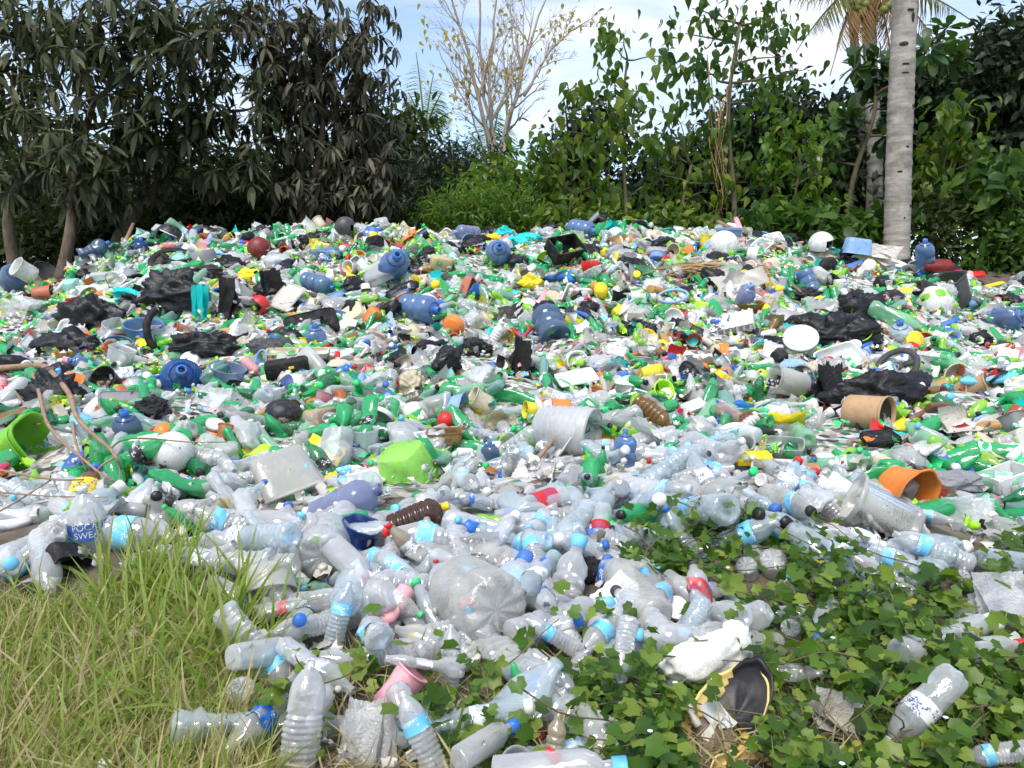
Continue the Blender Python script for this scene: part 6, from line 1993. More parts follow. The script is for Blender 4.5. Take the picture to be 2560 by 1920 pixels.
bark_dark = rough_mat('mango bark', (.09, .07, .05), (.19, .15, .11), 9, .9, .9, (1, 1, .4))
bark_green = rough_mat('sapling bark', (.10, .085, .05), (.18, .15, .09), 12, .9, .6, (1, 1, .3))
bark_pale = rough_mat('pale bark', (.52, .45, .36), (.36, .29, .22), 9, .8, .4, (1, 1, .35))
L_MANGO = leaf_mat('dusty mango leaf', (.020, .030, .009), (.055, .070, .027), (.18, .185, .10), .15, .6, .25)  # both mango leaves: dark and pale tones also paint crown shade and lit leaves
L_MANGO2 = leaf_mat('brownish mango leaf', (.022, .025, .011), (.060, .060, .033), (.18, .17, .11), .15, .6, .25)
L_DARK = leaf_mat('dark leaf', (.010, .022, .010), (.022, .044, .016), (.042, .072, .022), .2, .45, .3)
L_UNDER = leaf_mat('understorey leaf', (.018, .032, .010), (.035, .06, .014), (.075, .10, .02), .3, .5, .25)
L_GREEN = leaf_mat('broad green leaf', (.026, .062, .010), (.085, .165, .020), (.26, .32, .035), .45, .4, .35)  # tone spread also paints sunlit tips and shaded leaves, mixed at random
L_MID = leaf_mat('mid green leaf', (.018, .045, .012), (.055, .125, .022), (.16, .24, .04), .42, .42, .3)
L_BRIGHT = leaf_mat('bright shrub leaf', (.04, .10, .012), (.10, .20, .022), (.24, .33, .04), .45, .4, .3)
L_YELLOW = leaf_mat('yellowing leaf', (.34, .26, .05), (.46, .36, .08), (.32, .33, .07), .45, .5, .2)
L_GLOSS = leaf_mat('glossy big leaf', (.03, .075, .02), (.055, .12, .03), (.12, .2, .03), .25, .3, .5)
L_PALM = leaf_mat('palm leaflet', (.10, .12, .02), (.17, .18, .035), (.26, .24, .05), .45, .4, .35)
L_DEADPALM = leaf_mat('dry palm leaflet', (.30, .18, .08), (.40, .26, .13), (.22, .13, .06), .3, .6, .2)
L_VINE = leaf_mat('creeper leaf', (.022, .06, .010), (.10, .20, .026), (.29, .37, .06), .42, .42, .35)  # darkest tone paints the shade of lower leaves, mixed in at random
L_GRASS = leaf_mat('grass blade', (.15, .24, .035), (.25, .34, .06), (.44, .42, .17), .4, .45, .3)
L_STRAW = leaf_mat('dry grass', (.40, .33, .17), (.52, .45, .25), (.28, .21, .11), .3, .7, .2)

# dusty mango trees along the left
GM = 'dusty mango trees behind the heap'
plant('mango_tree', 'dusty mango tree with a pale upright trunk at the edge of the view', 'tree', (28, 600), 10.3, .09, [(40, 60, 190, 130), (20, 230, 150, 130), (110, 330, 140, 120), (30, 440, 100, 70)], T_MANGO, L_MANGO, bark_dark, 150, 11, .25, 220, 1.1, droop=.5, group=GM, trunk_to=(60, 330), style='rosette')
plant('mango_tree', 'dusty olive mango tree with a leaning trunk and low hanging rosettes of leaves', 'tree', (140, 600), 9.8, .085, [(250, 120, 200, 160), (330, 300, 170, 120), (210, 400, 150, 90), (280, 490, 90, 60), (160, 490, 70, 50), (420, 60, 150, 90)], T_MANGO, L_MANGO, bark_dark, 230, 11, .25, 300, 1.1, droop=.55, group=GM, trunk_to=(235, 250), style='rosette')
plant('mango_tree', 'mango tree with a trunk slanting to the right and grey green leaves against the sky', 'tree', (255, 600), 10.6, .10, [(520, 90, 200, 140), (450, 250, 160, 120), (590, 280, 150, 130), (520, 400, 150, 90), (640, 440, 110, 70), (400, 430, 90, 60)], T_MANGO, L_MANGO, bark_dark, 240, 11, .23, 260, 1.2, droop=.5, group=GM, trunk_to=(480, 300), style='rosette')
plant('mango_tree', 'brownish mango tree with a thick curtain of drooping leaves next to the open sky', 'tree', (760, 590), 10.6, .08, [(760, 60, 180, 110), (880, 110, 130, 130), (800, 220, 190, 130), (930, 270, 110, 130), (760, 340, 150, 110), (880, 400, 130, 100), (970, 420, 70, 90), (760, 470, 120, 70), (690, 150, 110, 140), (900, 490, 110, 50)], T_MANGO, L_MANGO2, bark_dark, 520, 11, .21, 300, 1.2, droop=.9, group=GM, trunk_to=(800, 250), style='rosette')
# dark trees and scrub close the view behind the mango trees
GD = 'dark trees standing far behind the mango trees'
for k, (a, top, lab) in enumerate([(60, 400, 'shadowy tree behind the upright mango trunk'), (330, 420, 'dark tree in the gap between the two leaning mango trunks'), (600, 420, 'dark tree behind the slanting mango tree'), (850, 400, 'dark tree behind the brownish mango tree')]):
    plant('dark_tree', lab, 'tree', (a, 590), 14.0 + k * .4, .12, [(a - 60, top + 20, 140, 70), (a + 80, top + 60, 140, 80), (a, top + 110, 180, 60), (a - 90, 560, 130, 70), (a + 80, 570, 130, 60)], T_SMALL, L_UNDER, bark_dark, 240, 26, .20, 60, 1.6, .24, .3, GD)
GS = 'low dark shrubs under the mango trees'
for k, (a, b_, w_, lab) in enumerate([(80, 620, 150, 'low dark shrub between the first two mango trunks'), (300, 590, 130, 'low dark shrub behind the bright blue jug'), (520, 545, 150, 'low dark shrub behind the black and white helmet'), (740, 530, 150, 'low dark shrub behind the charcoal helmet')]):
    plant('shrub', lab, 'shrub', (a, b_), 11.2, .02, [(a - w_ * .5, b_, w_ * .6, 60), (a + w_ * .5, b_ + 5, w_ * .6, 55), (a, b_ - 50, w_ * .6, 50)], T_SMALL, L_UNDER, bark_green, 130, 22, .13, 60, .9, .14, .2, GS)
# bright shrubs and a pale half bare tree in the gap
plant('shrub', 'bright green feathery shrub in front of the pale bare tree', 'shrub', (1180, 575), 11.0, .03, [(1110, 550, 90, 50), (1200, 510, 120, 60), (1290, 545, 110, 50), (1180, 560, 130, 40)], T_THIN, L_BRIGHT, bark_green, 260, 24, .12, 200, .9, .12, .25)
plant('shrub', 'mid green broad leaved shrub behind the feathery shrub', 'shrub', (1270, 560), 11.8, .03, [(1230, 465, 80, 45), (1310, 480, 90, 50), (1350, 540, 80, 50)], T_OVAL, L_GREEN, bark_green, 110, 16, .16, 150, .8, .14, .4)
plant('dark_tree', 'dark fine leaved bush at the foot of the pale bare tree', 'tree', (1130, 560), 13.0, .05, [(1080, 430, 90, 60), (1160, 420, 100, 55), (1040, 500, 90, 60), (1130, 490, 110, 60), (1000, 545, 80, 40), (1220, 440, 60, 50)], T_THIN, L_DARK, bark_dark, 330, 26, .16, 80, 1.4, .17, .5)
plant('dark_tree', 'dark olive tree filling the gap under the brownish mango crown', 'tree', (1000, 560), 14.2, .06, [(1000, 350, 60, 90), (985, 460, 70, 80)], T_OVAL, L_UNDER, bark_dark, 100, 22, .17, 60, 1.2, .2, .4)

# pale tree with few yellow leaves
b = P3(1240, 560, 14.6)
b[2] = H(b[0], b[1]) - .05
root = empty('bare_tree', b, label='pale almost leafless tree with sparse yellow leaves in front of the open sky', category='tree')
tips = []
fork = P3(1245, 425, 14.6)


def branch(a, d, L, r, lev):
    n = 9
    t = np.linspace(0, 1, n)
    side = np.cross(d, [0, 1.0, 0])
    curve = rng.normal() * .10
    W = a + d * L * t[:, None] + side * (curve * L * t * (1 - t))[:, None] * 2 + np.array([0, 0, .06 * L]) * (t ** 2)[:, None]
    W += rng.normal(size=(n, 3)) * .008 * L * (t[:, None] > 0)
    ob('branch', mesh('branch', tube(W - b, r * (1 - .75 * t), 6 if lev < 2 else 4), bark_pale), root) if lev < 2 else TW.append((W - b, r))
    if lev >= 3:
        tips.append(W[-1])
        tips.append(W[n // 2])
        return
    m_ = (9, 6, 4)[lev]
    for k in range(m_):
        tt = rng.uniform(.25, 1.0)
        k0 = min(n - 1, int(tt * (n - 1)))
        dd = d + side * rng.choice([-1, 1]) * rng.uniform(.3, .75) + rng.normal(size=3) * .22 + np.array([0, 0, .1])
        dd /= np.linalg.norm(dd)
        branch(W[k0], dd, L * rng.uniform(.28, .5) * (1.1 - .4 * tt), max(.0035, r * (1 - .75 * tt) * .6), lev + 1)


TW = []
W, g_ = limb(b, fork, .10, .085, .03, 8, seg=9)
ob('trunk', mesh('trunk', (g_[0] - b, g_[1]), bark_pale), root)
for (tx, ty), r in (((1118, -40), .052), ((1185, -80), .045), ((1262, -60), .045), ((1340, 40), .045), ((1400, -60), .05), ((1160, 190), .022), ((1490, 60), .03)):
    st = fork if tx not in (1490, 1340) else P3(1310, 240, 14.6)
    e = P3(tx, ty, 14.6 + rng.normal() * .6)
    if tx == 1340:
        st = fork
    d = e - st
    L = np.linalg.norm(d)
    branch(st, d / L, L, r, 0)
V_, F_ = join([tube(W_, max(r_, .004) * np.linspace(1, .45, len(W_)), 3) for W_, r_ in TW])
ob('twigs', mesh('twigs', (V_, F_), bark_pale), root, kind='stuff')
tips = np.array(tips)
tips = tips[rng.permutation(len(tips))[:130]]
tp_ = tips[:, 2]
P = np.repeat(tips, 4, 0)[rng.random(len(tips) * 4) < .62]
n = len(P)
P = P + rng.normal(size=(n, 3)) * .11
crown(root, T_HEART, L_YELLOW, P, rng.normal(size=(n, 3)) * .6 + np.array([0, -.2, -.9]), rng.normal(size=(n, 3)) * .5 + np.array([0, -1, .3]), rng.uniform(.06, .115, n), b, 290)

# tall saplings with broad leaves, and the trees to the right
GSAP = 'broad leaved saplings behind the crest'
plant('sapling', 'broad leaved sapling with a thin dark stem, its tip bare against the sky', 'tree', (1556, 570), 11.2, .035, [(1560, 95, 70, 40), (1500, 110, 45, 35), (1660, 140, 40, 40), (1540, 190, 80, 45), (1450, 240, 70, 50), (1560, 270, 90, 50), (1430, 330, 60, 60), (1500, 350, 80, 60), (1600, 330, 60, 60)], T_HEART, L_GREEN, bark_green, 46, 7, .165, 280, .9, .13, 1.5, GSAP, trunk_to=(1568, 150))
plant('sapling', 'bushy young tree with broad leaves beside the pale bare tree', 'tree', (1420, 570), 11.6, .03, [(1370, 370, 70, 50), (1400, 440, 90, 60), (1480, 460, 70, 60), (1350, 500, 70, 60), (1440, 530, 110, 50), (1540, 500, 60, 60)], T_HEART, L_GREEN, bark_green, 55, 8, .15, 240, .9, .13, 1.4, GSAP)
plant('sapling', 'tall vine draped tree with broad leaves reaching the top of the view', 'tree', (1818, 570), 11.4, .05, [(1740, 30, 50, 40), (1700, 80, 45, 35), (1740, 170, 55, 80), (1840, 40, 80, 60), (1930, 60, 70, 70), (1850, 130, 80, 70), (1960, 140, 50, 60), (1740, 240, 40, 50), (1900, 230, 90, 60), (2020, 190, 45, 30), (1800, 300, 40, 120)], T_HEART, L_MID, bark_green, 66, 8, .15, 290, 1.0, .13, 1.5, GSAP, trunk_to=(1850, 60))
plant('sapling', 'spreading broad leaved tree between the thin stem and the vine draped tree', 'tree', (1700, 570), 11.5, .04, [(1650, 260, 70, 40), (1700, 300, 50, 40), (1690, 360, 80, 60), (1780, 400, 80, 70), (1640, 430, 70, 70), (1720, 480, 110, 60), (1870, 430, 80, 70), (1650, 540, 90, 40), (1830, 540, 110, 50)], T_HEART, L_GREEN, bark_green, 66, 8, .15, 280, 1.0, .13, 1.4, GSAP)
plant('sapling', 'yellow green leafy tree in front of the dark trees by the far palm', 'tree', (1960, 590), 11.6, .04, [(1960, 300, 80, 40), (2010, 370, 80, 60), (1930, 400, 70, 60), (2040, 440, 60, 50), (1980, 500, 100, 50), (2060, 540, 80, 50)], T_HEART, L_BRIGHT, bark_green, 75, 8, .145, 200, .9, .14, 1.2, GSAP)
plant('almond_tree', 'glossy big leaved tree behind the tall palm trunk', 'tree', (2120, 600), 12.0, .06, [(2170, 160, 50, 30), (2200, 200, 60, 40), (2225, 262, 40, 40), (2320, 130, 50, 30), (2360, 80, 40, 25), (2380, 150, 30, 25), (2090, 330, 40, 50), (2225, 330, 30, 40), (2110, 290, 40, 30), (2060, 390, 40, 30)], T_OBOV, L_GLOSS, bark_green, 62, 9, .27, 260, .7, .05, .0, None, trunk_to=(2190, 240), style='rosette')
plant('sapling', 'round leaved young tree to the right of the tall palm', 'tree', (2350, 640), 11.3, .03, [(2350, 290, 50, 35), (2420, 310, 50, 40), (2340, 370, 60, 50), (2420, 400, 60, 50), (2330, 450, 60, 50), (2400, 480, 60, 40), (2300, 470, 40, 50)], T_HEART, L_GREEN, bark_green, 60, 7, .18, 200, .7, .14, 1.2, GSAP)
plant('sapling', 'broad leaved shrubby tree at the far right edge', 'tree', (2530, 640), 10.6, .03, [(2520, 430, 60, 40), (2480, 480, 60, 40), (2550, 520, 60, 50)], T_HEART, L_MID, bark_green, 60, 8, .22, 150, .7, .14, .8, GSAP)
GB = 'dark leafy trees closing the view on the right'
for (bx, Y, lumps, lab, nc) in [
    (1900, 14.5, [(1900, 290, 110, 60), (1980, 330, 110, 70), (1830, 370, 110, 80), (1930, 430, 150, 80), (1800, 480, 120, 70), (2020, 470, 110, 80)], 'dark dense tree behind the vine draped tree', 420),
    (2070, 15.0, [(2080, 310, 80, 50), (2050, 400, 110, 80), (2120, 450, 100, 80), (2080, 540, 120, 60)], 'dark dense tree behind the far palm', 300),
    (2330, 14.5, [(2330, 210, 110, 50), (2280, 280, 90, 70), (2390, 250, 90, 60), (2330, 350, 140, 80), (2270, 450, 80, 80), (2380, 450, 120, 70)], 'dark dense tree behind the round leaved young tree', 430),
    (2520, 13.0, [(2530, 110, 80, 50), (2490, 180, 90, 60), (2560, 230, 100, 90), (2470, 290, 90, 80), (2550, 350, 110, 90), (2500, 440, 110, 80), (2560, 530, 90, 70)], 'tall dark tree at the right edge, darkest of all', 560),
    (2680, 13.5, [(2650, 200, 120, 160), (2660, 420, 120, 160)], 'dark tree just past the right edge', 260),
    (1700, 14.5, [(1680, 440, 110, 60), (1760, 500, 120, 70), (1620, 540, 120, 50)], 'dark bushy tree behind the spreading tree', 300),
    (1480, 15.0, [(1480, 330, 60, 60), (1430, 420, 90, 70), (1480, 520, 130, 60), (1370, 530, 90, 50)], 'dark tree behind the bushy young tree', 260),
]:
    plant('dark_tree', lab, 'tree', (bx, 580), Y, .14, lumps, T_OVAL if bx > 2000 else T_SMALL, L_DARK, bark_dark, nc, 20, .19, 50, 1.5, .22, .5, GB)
GW = 'low weeds and shrubs along the back of the heap'
for (bx, by_, Y, lumps, tpl, mt, lab, nc, sz) in [
    (1650, 575, 10.8, [(1620, 570, 80, 30), (1700, 565, 80, 35), (1540, 575, 60, 25)], T_OVAL, L_GREEN, 'low green weeds behind the crest blue jug', 90, .15),
    (1960, 590, 10.6, [(1900, 575, 70, 40), (1980, 570, 80, 45), (2050, 590, 70, 45)], T_OBOV, L_MID, 'long leaved weeds beside the upright pink pipe', 90, .22),
    (2180, 610, 11.0, [(2140, 600, 70, 50), (2200, 590, 60, 70)], T_OBOV, L_MID, 'dark weeds at the foot of the tall palm', 60, .22),
    (2360, 640, 10.8, [(2330, 600, 70, 60), (2420, 640, 80, 50), (2350, 540, 60, 60)], T_SMALL, L_UNDER, 'small leaved scrub to the right of the tall palm', 190, .11),
    (2500, 670, 10.4, [(2470, 650, 80, 60), (2560, 660, 80, 60), (2520, 580, 70, 60)], T_OVAL, L_MID, 'dusky weeds behind the bright red sheet', 130, .15),
    (1480, 570, 10.8, [(1420, 560, 80, 30), (1500, 565, 60, 30)], T_OVAL, L_GREEN, 'green weeds behind the black crate', 70, .15),
    (900, 560, 11.0, [(880, 540, 90, 40), (980, 555, 70, 40)], T_SMALL, L_UNDER, 'dark weeds behind the blue bowl', 130, .13),
]:
    plant('weed_clump', lab, 'weeds', (bx, by_), Y, .008, lumps, tpl, mt, bark_green, nc, 10, sz, 90, .5, .12, .3, GW, twig=False)

# vines hanging on the draped tree
b = P3(1812, 560, 11.35)
root = empty('hanging_vine', (b[0], b[1], float(H(b[0], b[1]))), label='dry yellowish vines hanging down the stem of the vine draped tree', category='vine')
b = np.array(root.location)
for k in range(12):
    a0, a1 = P3(1790 + rng.uniform(-25, 60), rng.uniform(120, 330), 11.3 + rng.normal() * .1), P3(1800 + rng.uniform(-30, 40), rng.uniform(430, 590), 11.3 + rng.normal() * .1)
    ob('strand', mesh('strand', moved(limb(a0, a1, .007, .004, .05, 9, seg=4)[1], mat4(np.eye(3), -b)), MAT['rattan']), root)

# ------------------------------------------------------------------ coconut palms
def palm_bark(name, ca, cb):
    m, nt = new_mat(name)
    t = node(nt, 'ShaderNodeTexCoord')
    mpn = node(nt, 'ShaderNodeMapping', {'Vector': t.outputs['Object'], 'Scale': (1, 1, 5)})
    n1 = node(nt, 'ShaderNodeTexNoise', {'Vector': mpn.outputs[0], 'Scale': 3.5, 'Detail': 7.0, 'Roughness': .7})
    n2 = node(nt, 'ShaderNodeTexNoise', {'Vector': t.outputs['Object'], 'Scale': 2.2, 'Detail': 6.0, 'Roughness': .65})
    c1 = mixc(nt, ramp(nt, n1.outputs[0], .35, .65), rgb(ca), rgb(cb))
    c2 = mixc(nt, ramp(nt, n2.outputs[0], .48, .62, 0, .75), c1, (.16, .155, .125, 1))
    b_ = node(nt, 'ShaderNodeBump', {'Height': n1.outputs[0], 'Strength': .7, 'Distance': .02})
    p = node(nt, 'ShaderNodeBsdfPrincipled', {'Base Color': c2, 'Roughness': .88, 'Specular IOR Level': .2, 'Normal': b_.outputs[0]})
    finish(nt, p.outputs[0])
    return m


PB = palm_bark('palm bark', (.26, .23, .20), (.46, .42, .37))


def palm_trunk(root, pts, rad, b):
    W = np.array(pts)
    n = 150
    t = np.linspace(0, len(W) - 1, n)
    Q = np.stack([np.interp(t, np.arange(len(W)), W[:, j]) for j in range(3)], -1)
    for _ in range(40):
        Q[1:-1] = (Q[:-2] + 2 * Q[1:-1] + Q[2:]) / 4
    L = np.concatenate([[0], np.cumsum(np.linalg.norm(np.diff(Q, axis=0), axis=1))])
    ph = (L / .105 + .3 * np.sin(L * 3)) % 1
    r = np.interp(t, np.arange(len(W)), rad) * (1 + .035 * np.where(ph < .22, 1.3, -.25) + .012 * np.sin(L * 9))
    g_ = tube(Q - b, r, 26)
    g_ = (g_[0] + (soft(g_[0], 5, 9) * .006)[:, None], g_[1])
    ob('trunk', mesh('trunk', g_, PB), root)
    return Q


def frond(root, b, a, d, L, bend, mat, w_=.52, n=58, nm='frond'):
    t = np.linspace(0, 1, 16)
    d = d / np.linalg.norm(d)
    W = a + d * L * t[:, None] - np.array([0, 0, 1.0]) * (bend * L * t ** 2)[:, None]
    rach = tube(W - b, .022 * (1 - .8 * t) + .003, 5)
    s_ = np.linspace(.1, .99, n)
    Pm = np.stack([np.interp(s_, t, W[:, j]) for j in range(3)], -1) - b
    Tg = np.stack([np.interp(s_, t, np.gradient(W[:, j])) for j in range(3)], -1)
    Tg /= np.linalg.norm(Tg, axis=1)[:, None]
    sd = np.cross(Tg, [0, 0, 1.0])
    sd /= np.linalg.norm(sd, axis=1)[:, None] + 1e-6
    ll = w_ * np.sin(np.clip(s_ * 1.05 + .12, 0, 1) * math.pi) ** .6
    gs = [rach]
    tp = leaf_tpl([(0, .012), (.3, .026), (.7, .02), (1, .002)], .38, .5)
    for sg in (-1, 1):
        D_ = sd * sg * .75 + Tg * .55 - np.array([0, 0, .55]) + rng.normal(size=(n, 3)) * .09
        gs.append(leaves(tp, Pm, D_, np.cross(Tg, sd) * -1 + np.array([0, 0, .5]), ll * rng.uniform(.8, 1.1, n)))
    ob(nm, mesh(nm, join(gs), mat), root)


b = P3(2240, 640, 10.5)
b[2] = H(b[0], b[1]) - .1
root = empty('coconut_palm', b, label='tall grey palm trunk with notches standing right behind the heap', category='palm tree', group='coconut palms')
top = P3(2264, -40, 10.5)
tt = b + (top - b) * 1.9
Q = palm_trunk(root, [b, P3(2243, 560, 10.5), P3(2250, 300, 10.5), P3(2262, 0, 10.5), top + (top - b) * .5, tt], [.172, .166, .158, .150, .135, .12], b)
for k in range(9):
    a_ = R(40 * k + 10)
    frond(root, b, tt, np.array([math.cos(a_), math.sin(a_), .35]), 2.6, .45, L_PALM)
MAT['notch'] = rough_mat('dark notch', (.03, .025, .02), (.06, .05, .04), 20, .95, .3)
for (px, py, w_, h_) in [(2246, 118, 20, 10), (2250, 168, 18, 5), (2249, 190, 18, 4), (2271, 272, 12, 12), (2254, 372, 9, 6), (2236, 433, 12, 5), (2264, 518, 12, 8), (2246, 548, 6, 6), (2268, 52, 8, 24), (2262, 35, 18, 6)]:
    c0 = Q[int(np.argmin(np.abs(proj(Q)[1] - py)))]
    p = P3(px, py, 10.5)
    off = p - c0
    rr = .158
    x = np.clip(off[0], -rr * .92, rr * .92)
    q = np.array([c0[0] + x, c0[1] - math.sqrt(rr * rr - x * x), p[2]])
    g_ = ball_geo(.5, 12, 3, .1)
    nn = np.array([x, -math.sqrt(rr * rr - x * x), 0]) / rr
    Rm = np.stack([np.cross([0, 0, 1.0], nn), nn, [0, 0, 1.0]], 1)
    ob('notch', mesh('notch', (g_[0] * np.array([w_, 5, h_]) * 10.5 / F @ Rm.T + q - b, g_[1]), MAT['notch']), root)

b = P3(2190, 600, 14.0)
b[2] = H(b[0], b[1]) - .1
root = empty('coconut_palm', b, label='slimmer coconut palm farther back with drooping fronds and green coconuts', category='palm tree', group='coconut palms')
tt = P3(2172, -55, 14.0)
palm_trunk(root, [b, P3(2188, 420, 14), P3(2180, 250, 14), P3(2172, 60, 14), tt], [.16, .135, .12, .115, .10], b)
for (ex, ey, dy, bend, mt) in [(1990, 130, -.6, .35, L_PALM), (1930, 10, -.3, .2, L_PALM), (2075, 190, -.5, .5, L_DEADPALM), (2440, 60, -.6, .28, L_PALM), (2420, -60, .3, .2, L_PALM), (2290, 190, -.5, .5, L_DEADPALM), (2240, 230, -.2, .7, L_DEADPALM), (2050, -110, .5, .15, L_PALM), (2330, -140, .5, .15, L_PALM), (2130, 210, -.4, .7, L_DEADPALM), (1880, -60, .4, .25, L_PALM), (2360, 140, -.3, .45, L_DEADPALM)]:
    e = P3(ex, ey, 14 + dy)
    d = e - tt
    L = np.linalg.norm(d)
    d2 = d / L + np.array([0, 0, bend])
    frond(root, b, tt, d2, L * np.linalg.norm(d2), bend / np.linalg.norm(d2), mt, .5)
mc = leaf_mat('green coconut', (.12, .17, .03), (.16, .2, .04), (.2, .2, .05), 0, .5, .3)
for (px, py) in [(2142, 22), (2156, 30), (2146, 8), (2150, 40), (2210, 25), (2222, 15), (2164, 12)]:
    ob('coconut', mesh('coconut', moved(ball_geo(.075, 14, 3, .02), mat4(np.eye(3), P3(px, py, 13.75) - b)), mc), root)
b = P3(2172, 600, 14.6)
b[2] = H(b[0], b[1]) - .1
root = empty('coconut_palm', b, label='thin pale palm stem close beside the slimmer coconut palm', category='palm tree', group='coconut palms')
palm_trunk(root, [b, P3(2170, 430, 14.6), P3(2150, 250, 14.6), P3(2120, -60, 14.6)], [.10, .09, .08, .07], b)
# small bright palms far behind
for (px, py, Y, fs, lab) in [(1062, 330, 16, [(1040, 130), (1085, 180), (1105, 230), (1020, 230), (1130, 280)], 'yellow green palm showing beside the brownish mango crown'),
                             (1225, 400, 16.5, [(1200, 270), (1250, 260), (1290, 310), (1170, 330), (1310, 370), (1230, 250)], 'short bright palm behind the pale bare tree'),
                             (1420, 330, 16, [(1410, 250), (1440, 300), (1405, 380)], 'pale palm fronds behind the bushy young tree'),
                             (95, 100, 15, [(110, 10), (60, 40), (40, 100), (160, 90)], 'bright yellow green palm glimpsed through the mango leaves')]:
    b = P3(px, 560, Y)
    b[2] = H(b[0], b[1])
    root = empty('small_palm', b, label=lab, category='palm tree')
    tt = P3(px, py, Y)
    ob('trunk', mesh('trunk', tube(np.array([b, (b + tt) / 2 + [.05, 0, 0], tt]) - b, [.09, .08, .07], 10), PB), root)
    for (ex, ey) in fs:
        d = P3(ex, ey, Y + rng.normal() * .3) - tt
        L = np.linalg.norm(d)
        d2 = d / L + np.array([0, 0, .3])
        frond(root, b, tt, d2, L * np.linalg.norm(d2), .3 / np.linalg.norm(d2), L_BRIGHT if px != 1420 else L_PALM, .4, 40)

# ------------------------------------------------------------------ grass in front
n = 19000
gx_, gy_ = [], []
poly = np.array(GRASS)
while len(gx_) < n:
    a, q = rng.uniform(-160, 680), rng.uniform(1420, 2100)
    if inside(GRASS, a, min(q - 45, 1955)) and (q > 1500 or rng.random() < .75):
        gx_.append(a)
        gy_.append(q)
ys = np.linspace(.5, 4.0, 300)
HB = []
for a, q in zip(gx_, gy_):
    d = ray(a, q)
    k = np.argmax(EYE[2] + d[2] * ys < H(d[0] * ys, ys))
    HB.append(EYE + d * ys[k])
P = np.array(HB)
P[:, 2] = H(P[:, 0], P[:, 1]) - .01
lean = rng.normal(size=(n, 3)) * .7 + np.array([.15, -.1, .85])
T_BLADE = leaf_tpl([(0, .020), (.35, .023), (.7, .015), (1, .001)], .65, .3)
S_ = rng.uniform(.04, .11, n) * (1 + .7 * (rng.random(n) < .10))
dry = rng.random(n) < np.interp(P[:, 1], [1.3, 2.3], [.60, .30])
for sel, mt, nm, lab in ((~dry, L_GRASS, 'green_grass', 'tufts of green grass growing against the foot of the dump'), (dry, L_STRAW, 'dry_grass', 'dry straw coloured blades among the green grass')):
    ob(nm, mesh(nm, leaves(T_BLADE, P[sel], lean[sel], rng.normal(size=(sel.sum(), 3)) + np.array([0, -.6, .4]), S_[sel]), mt), kind='stuff', label=lab, category='grass')
# taller stalks that stand up in front of the bottles
n = 420
a = np.concatenate([rng.normal(390, 60, 230), rng.normal(600, 60, 110), rng.uniform(60, 640, 80)])
q = np.concatenate([rng.uniform(1450, 1560, 230), rng.uniform(1560, 1700, 110), rng.uniform(1500, 1800, 80)])
P = np.array([hit(x, y) for x, y in zip(a, q)])
ob('tall_grass', mesh('tall_grass', leaves(T_BLADE, P, rng.normal(size=(n, 3)) * .35 + np.array([.05, -.05, 1.0]), rng.normal(size=(n, 3)) + np.array([0, -.8, .2]), rng.uniform(.12, .25, n)), L_GRASS), kind='stuff', label='taller green grass stalks standing before the clear bottles', category='grass')
# short grass and straw round the bottom middle
n = 3000
a, q = rng.uniform(600, 2560, n), rng.uniform(1640, 2000, n)
P = np.array([hit(x, y) for x, y in zip(a, q)])
ob('straw_litter', mesh('straw_litter', leaves(T_BLADE, P, rng.normal(size=(n, 3)) * np.array([1, 1, .45]) + np.array([0, 0, .35]), rng.normal(size=(n, 3)) + np.array([0, -.5, .6]), rng.uniform(.04, .14, n)), L_STRAW), kind='stuff', label='dry stalks and straw on the ground between the bottles', category='straw')

# ------------------------------------------------------------------ creeper
VP = []
while len(VP) < 4700:
    x, y = rng.uniform(1440, 2680), rng.uniform(1330, 2080)
    if inside(VINE, x, min(y, 1950)):
        # leaves come in drifts
        if rng.random() < .24 + .76 * np.clip(.55 + .5 * math.sin(x * .019 + 1.8 * math.sin(y * .023)) + .4 * math.sin(x * .041 - y * .033), 0, 1) ** 1.5:
            VP.append((x, y))
for (cx, cy, sx, sy, m_) in [(1640, 1440, 40, 45, 70), (1480, 1840, 70, 60, 150), (1330, 1700, 40, 30, 30), (1500, 1620, 30, 30, 25), (880, 1720, 70, 40, 60), (1200, 1740, 60, 40, 45), (760, 1880, 50, 35, 30), (1310, 1660, 30, 20, 12), (1050, 1890, 90, 30, 70), (1250, 1900, 60, 30, 50), (690, 1850, 40, 50, 40), (1600, 1600, 30, 25, 20), (1150, 1810, 40, 30, 20)]:
    VP += [(rng.normal(cx, sx), rng.normal(cy, sy)) for _ in range(m_)]
VP = np.array(VP)
B0 = np.array([hit(x, min(y, 2060)) for x, y in VP])
n = len(B0)
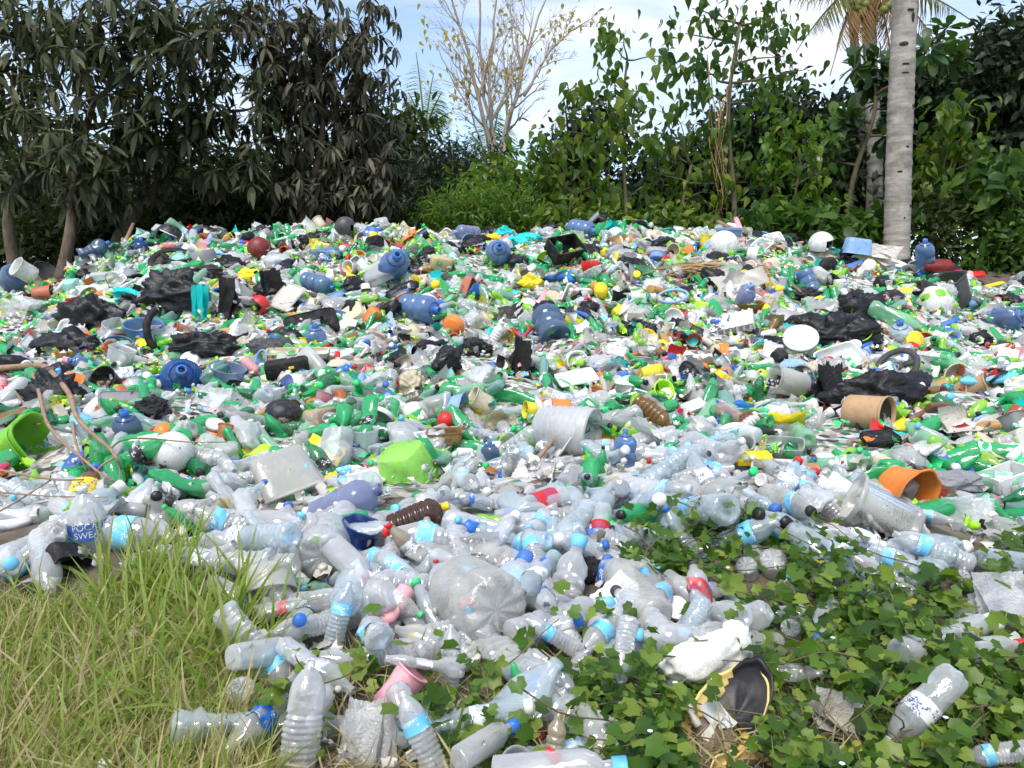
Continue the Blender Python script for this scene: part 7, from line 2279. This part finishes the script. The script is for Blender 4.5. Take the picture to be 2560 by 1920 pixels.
P = B0 + np.stack([rng.normal(size=n) * .02, rng.normal(size=n) * .02, np.abs(rng.normal(size=n)) * .07 + .015], -1)
cov = over_hero(P, .05) & (rng.random(n) < .97)
P, B0 = P[~cov], B0[~cov]
n = len(P)
U = rng.normal(size=(n, 3)) * .5 + np.array([0, -.35, 1.0])
D = rng.normal(size=(n, 3)) * np.array([1, 1, .3]) + np.array([0, -.5, 0])
S_ = rng.uniform(.022, .058, n)
S_[rng.random(n) < .3] *= .6
S_[rng.random(n) < .06] *= 1.35
b = hit(2100, 1650)
root = empty('creeper', b, label='leafy green creeper with ivy shaped leaves spreading over the bottles in front', category='creeper')
crown(root, T_IVY, L_VINE, P, D, U, S_, b, 300)
yl = rng.permutation(n)[:24]
L_YV = leaf_mat('yellowed creeper leaf', (.34, .32, .03), (.42, .38, .05), (.26, .30, .04), .35, .45, .3)
my = mesh('yellow_leaf', T_IVY, L_YV)
X, Yd, Z = axes(D[yl], U[yl])
for i, x, y, z in zip(yl, X, Yd, Z):
    M = np.eye(4)
    s_ = min(S_[i], .05) * .8
    M[:3, 0], M[:3, 1], M[:3, 2], M[:3, 3] = x * s_, y * s_, z * s_, P[i] - b + np.array([0, -.02, .03])
    o = bpy.data.objects.new('yellow_leaf', my)
    o.parent = root
    o.matrix_local = Matrix([[float(v) for v in r] for r in M])
    COL.objects.link(o)
for k in range(150):
    i, j = rng.integers(n), 0
    dd = np.linalg.norm(P - P[i], axis=1)
    c_ = np.nonzero((dd > .12) & (dd < .4))[0]
    if len(c_):
        _, g_ = limb(P[i] - [0, 0, .015], P[rng.choice(c_)] - [0, 0, .015], .0022, .0016, .10, 8, seg=4)
        ob('stem', mesh('stem', (g_[0] - b, g_[1]), bark_green), root)
fm = mesh('flower', (lambda g_: (g_[0] * .006, g_[1]))(lathe([(.15, 0), (.35, .5), (1, .9), (.9, .95), (.2, .4)], 8)), MAT['foam'])
for i in rng.permutation(n)[:22]:
    o = bpy.data.objects.new('flower', fm)
    o.parent = root
    o.location = [float(v) for v in (P[i] - b + np.array([0, -.01, .035]))]
    COL.objects.link(o)
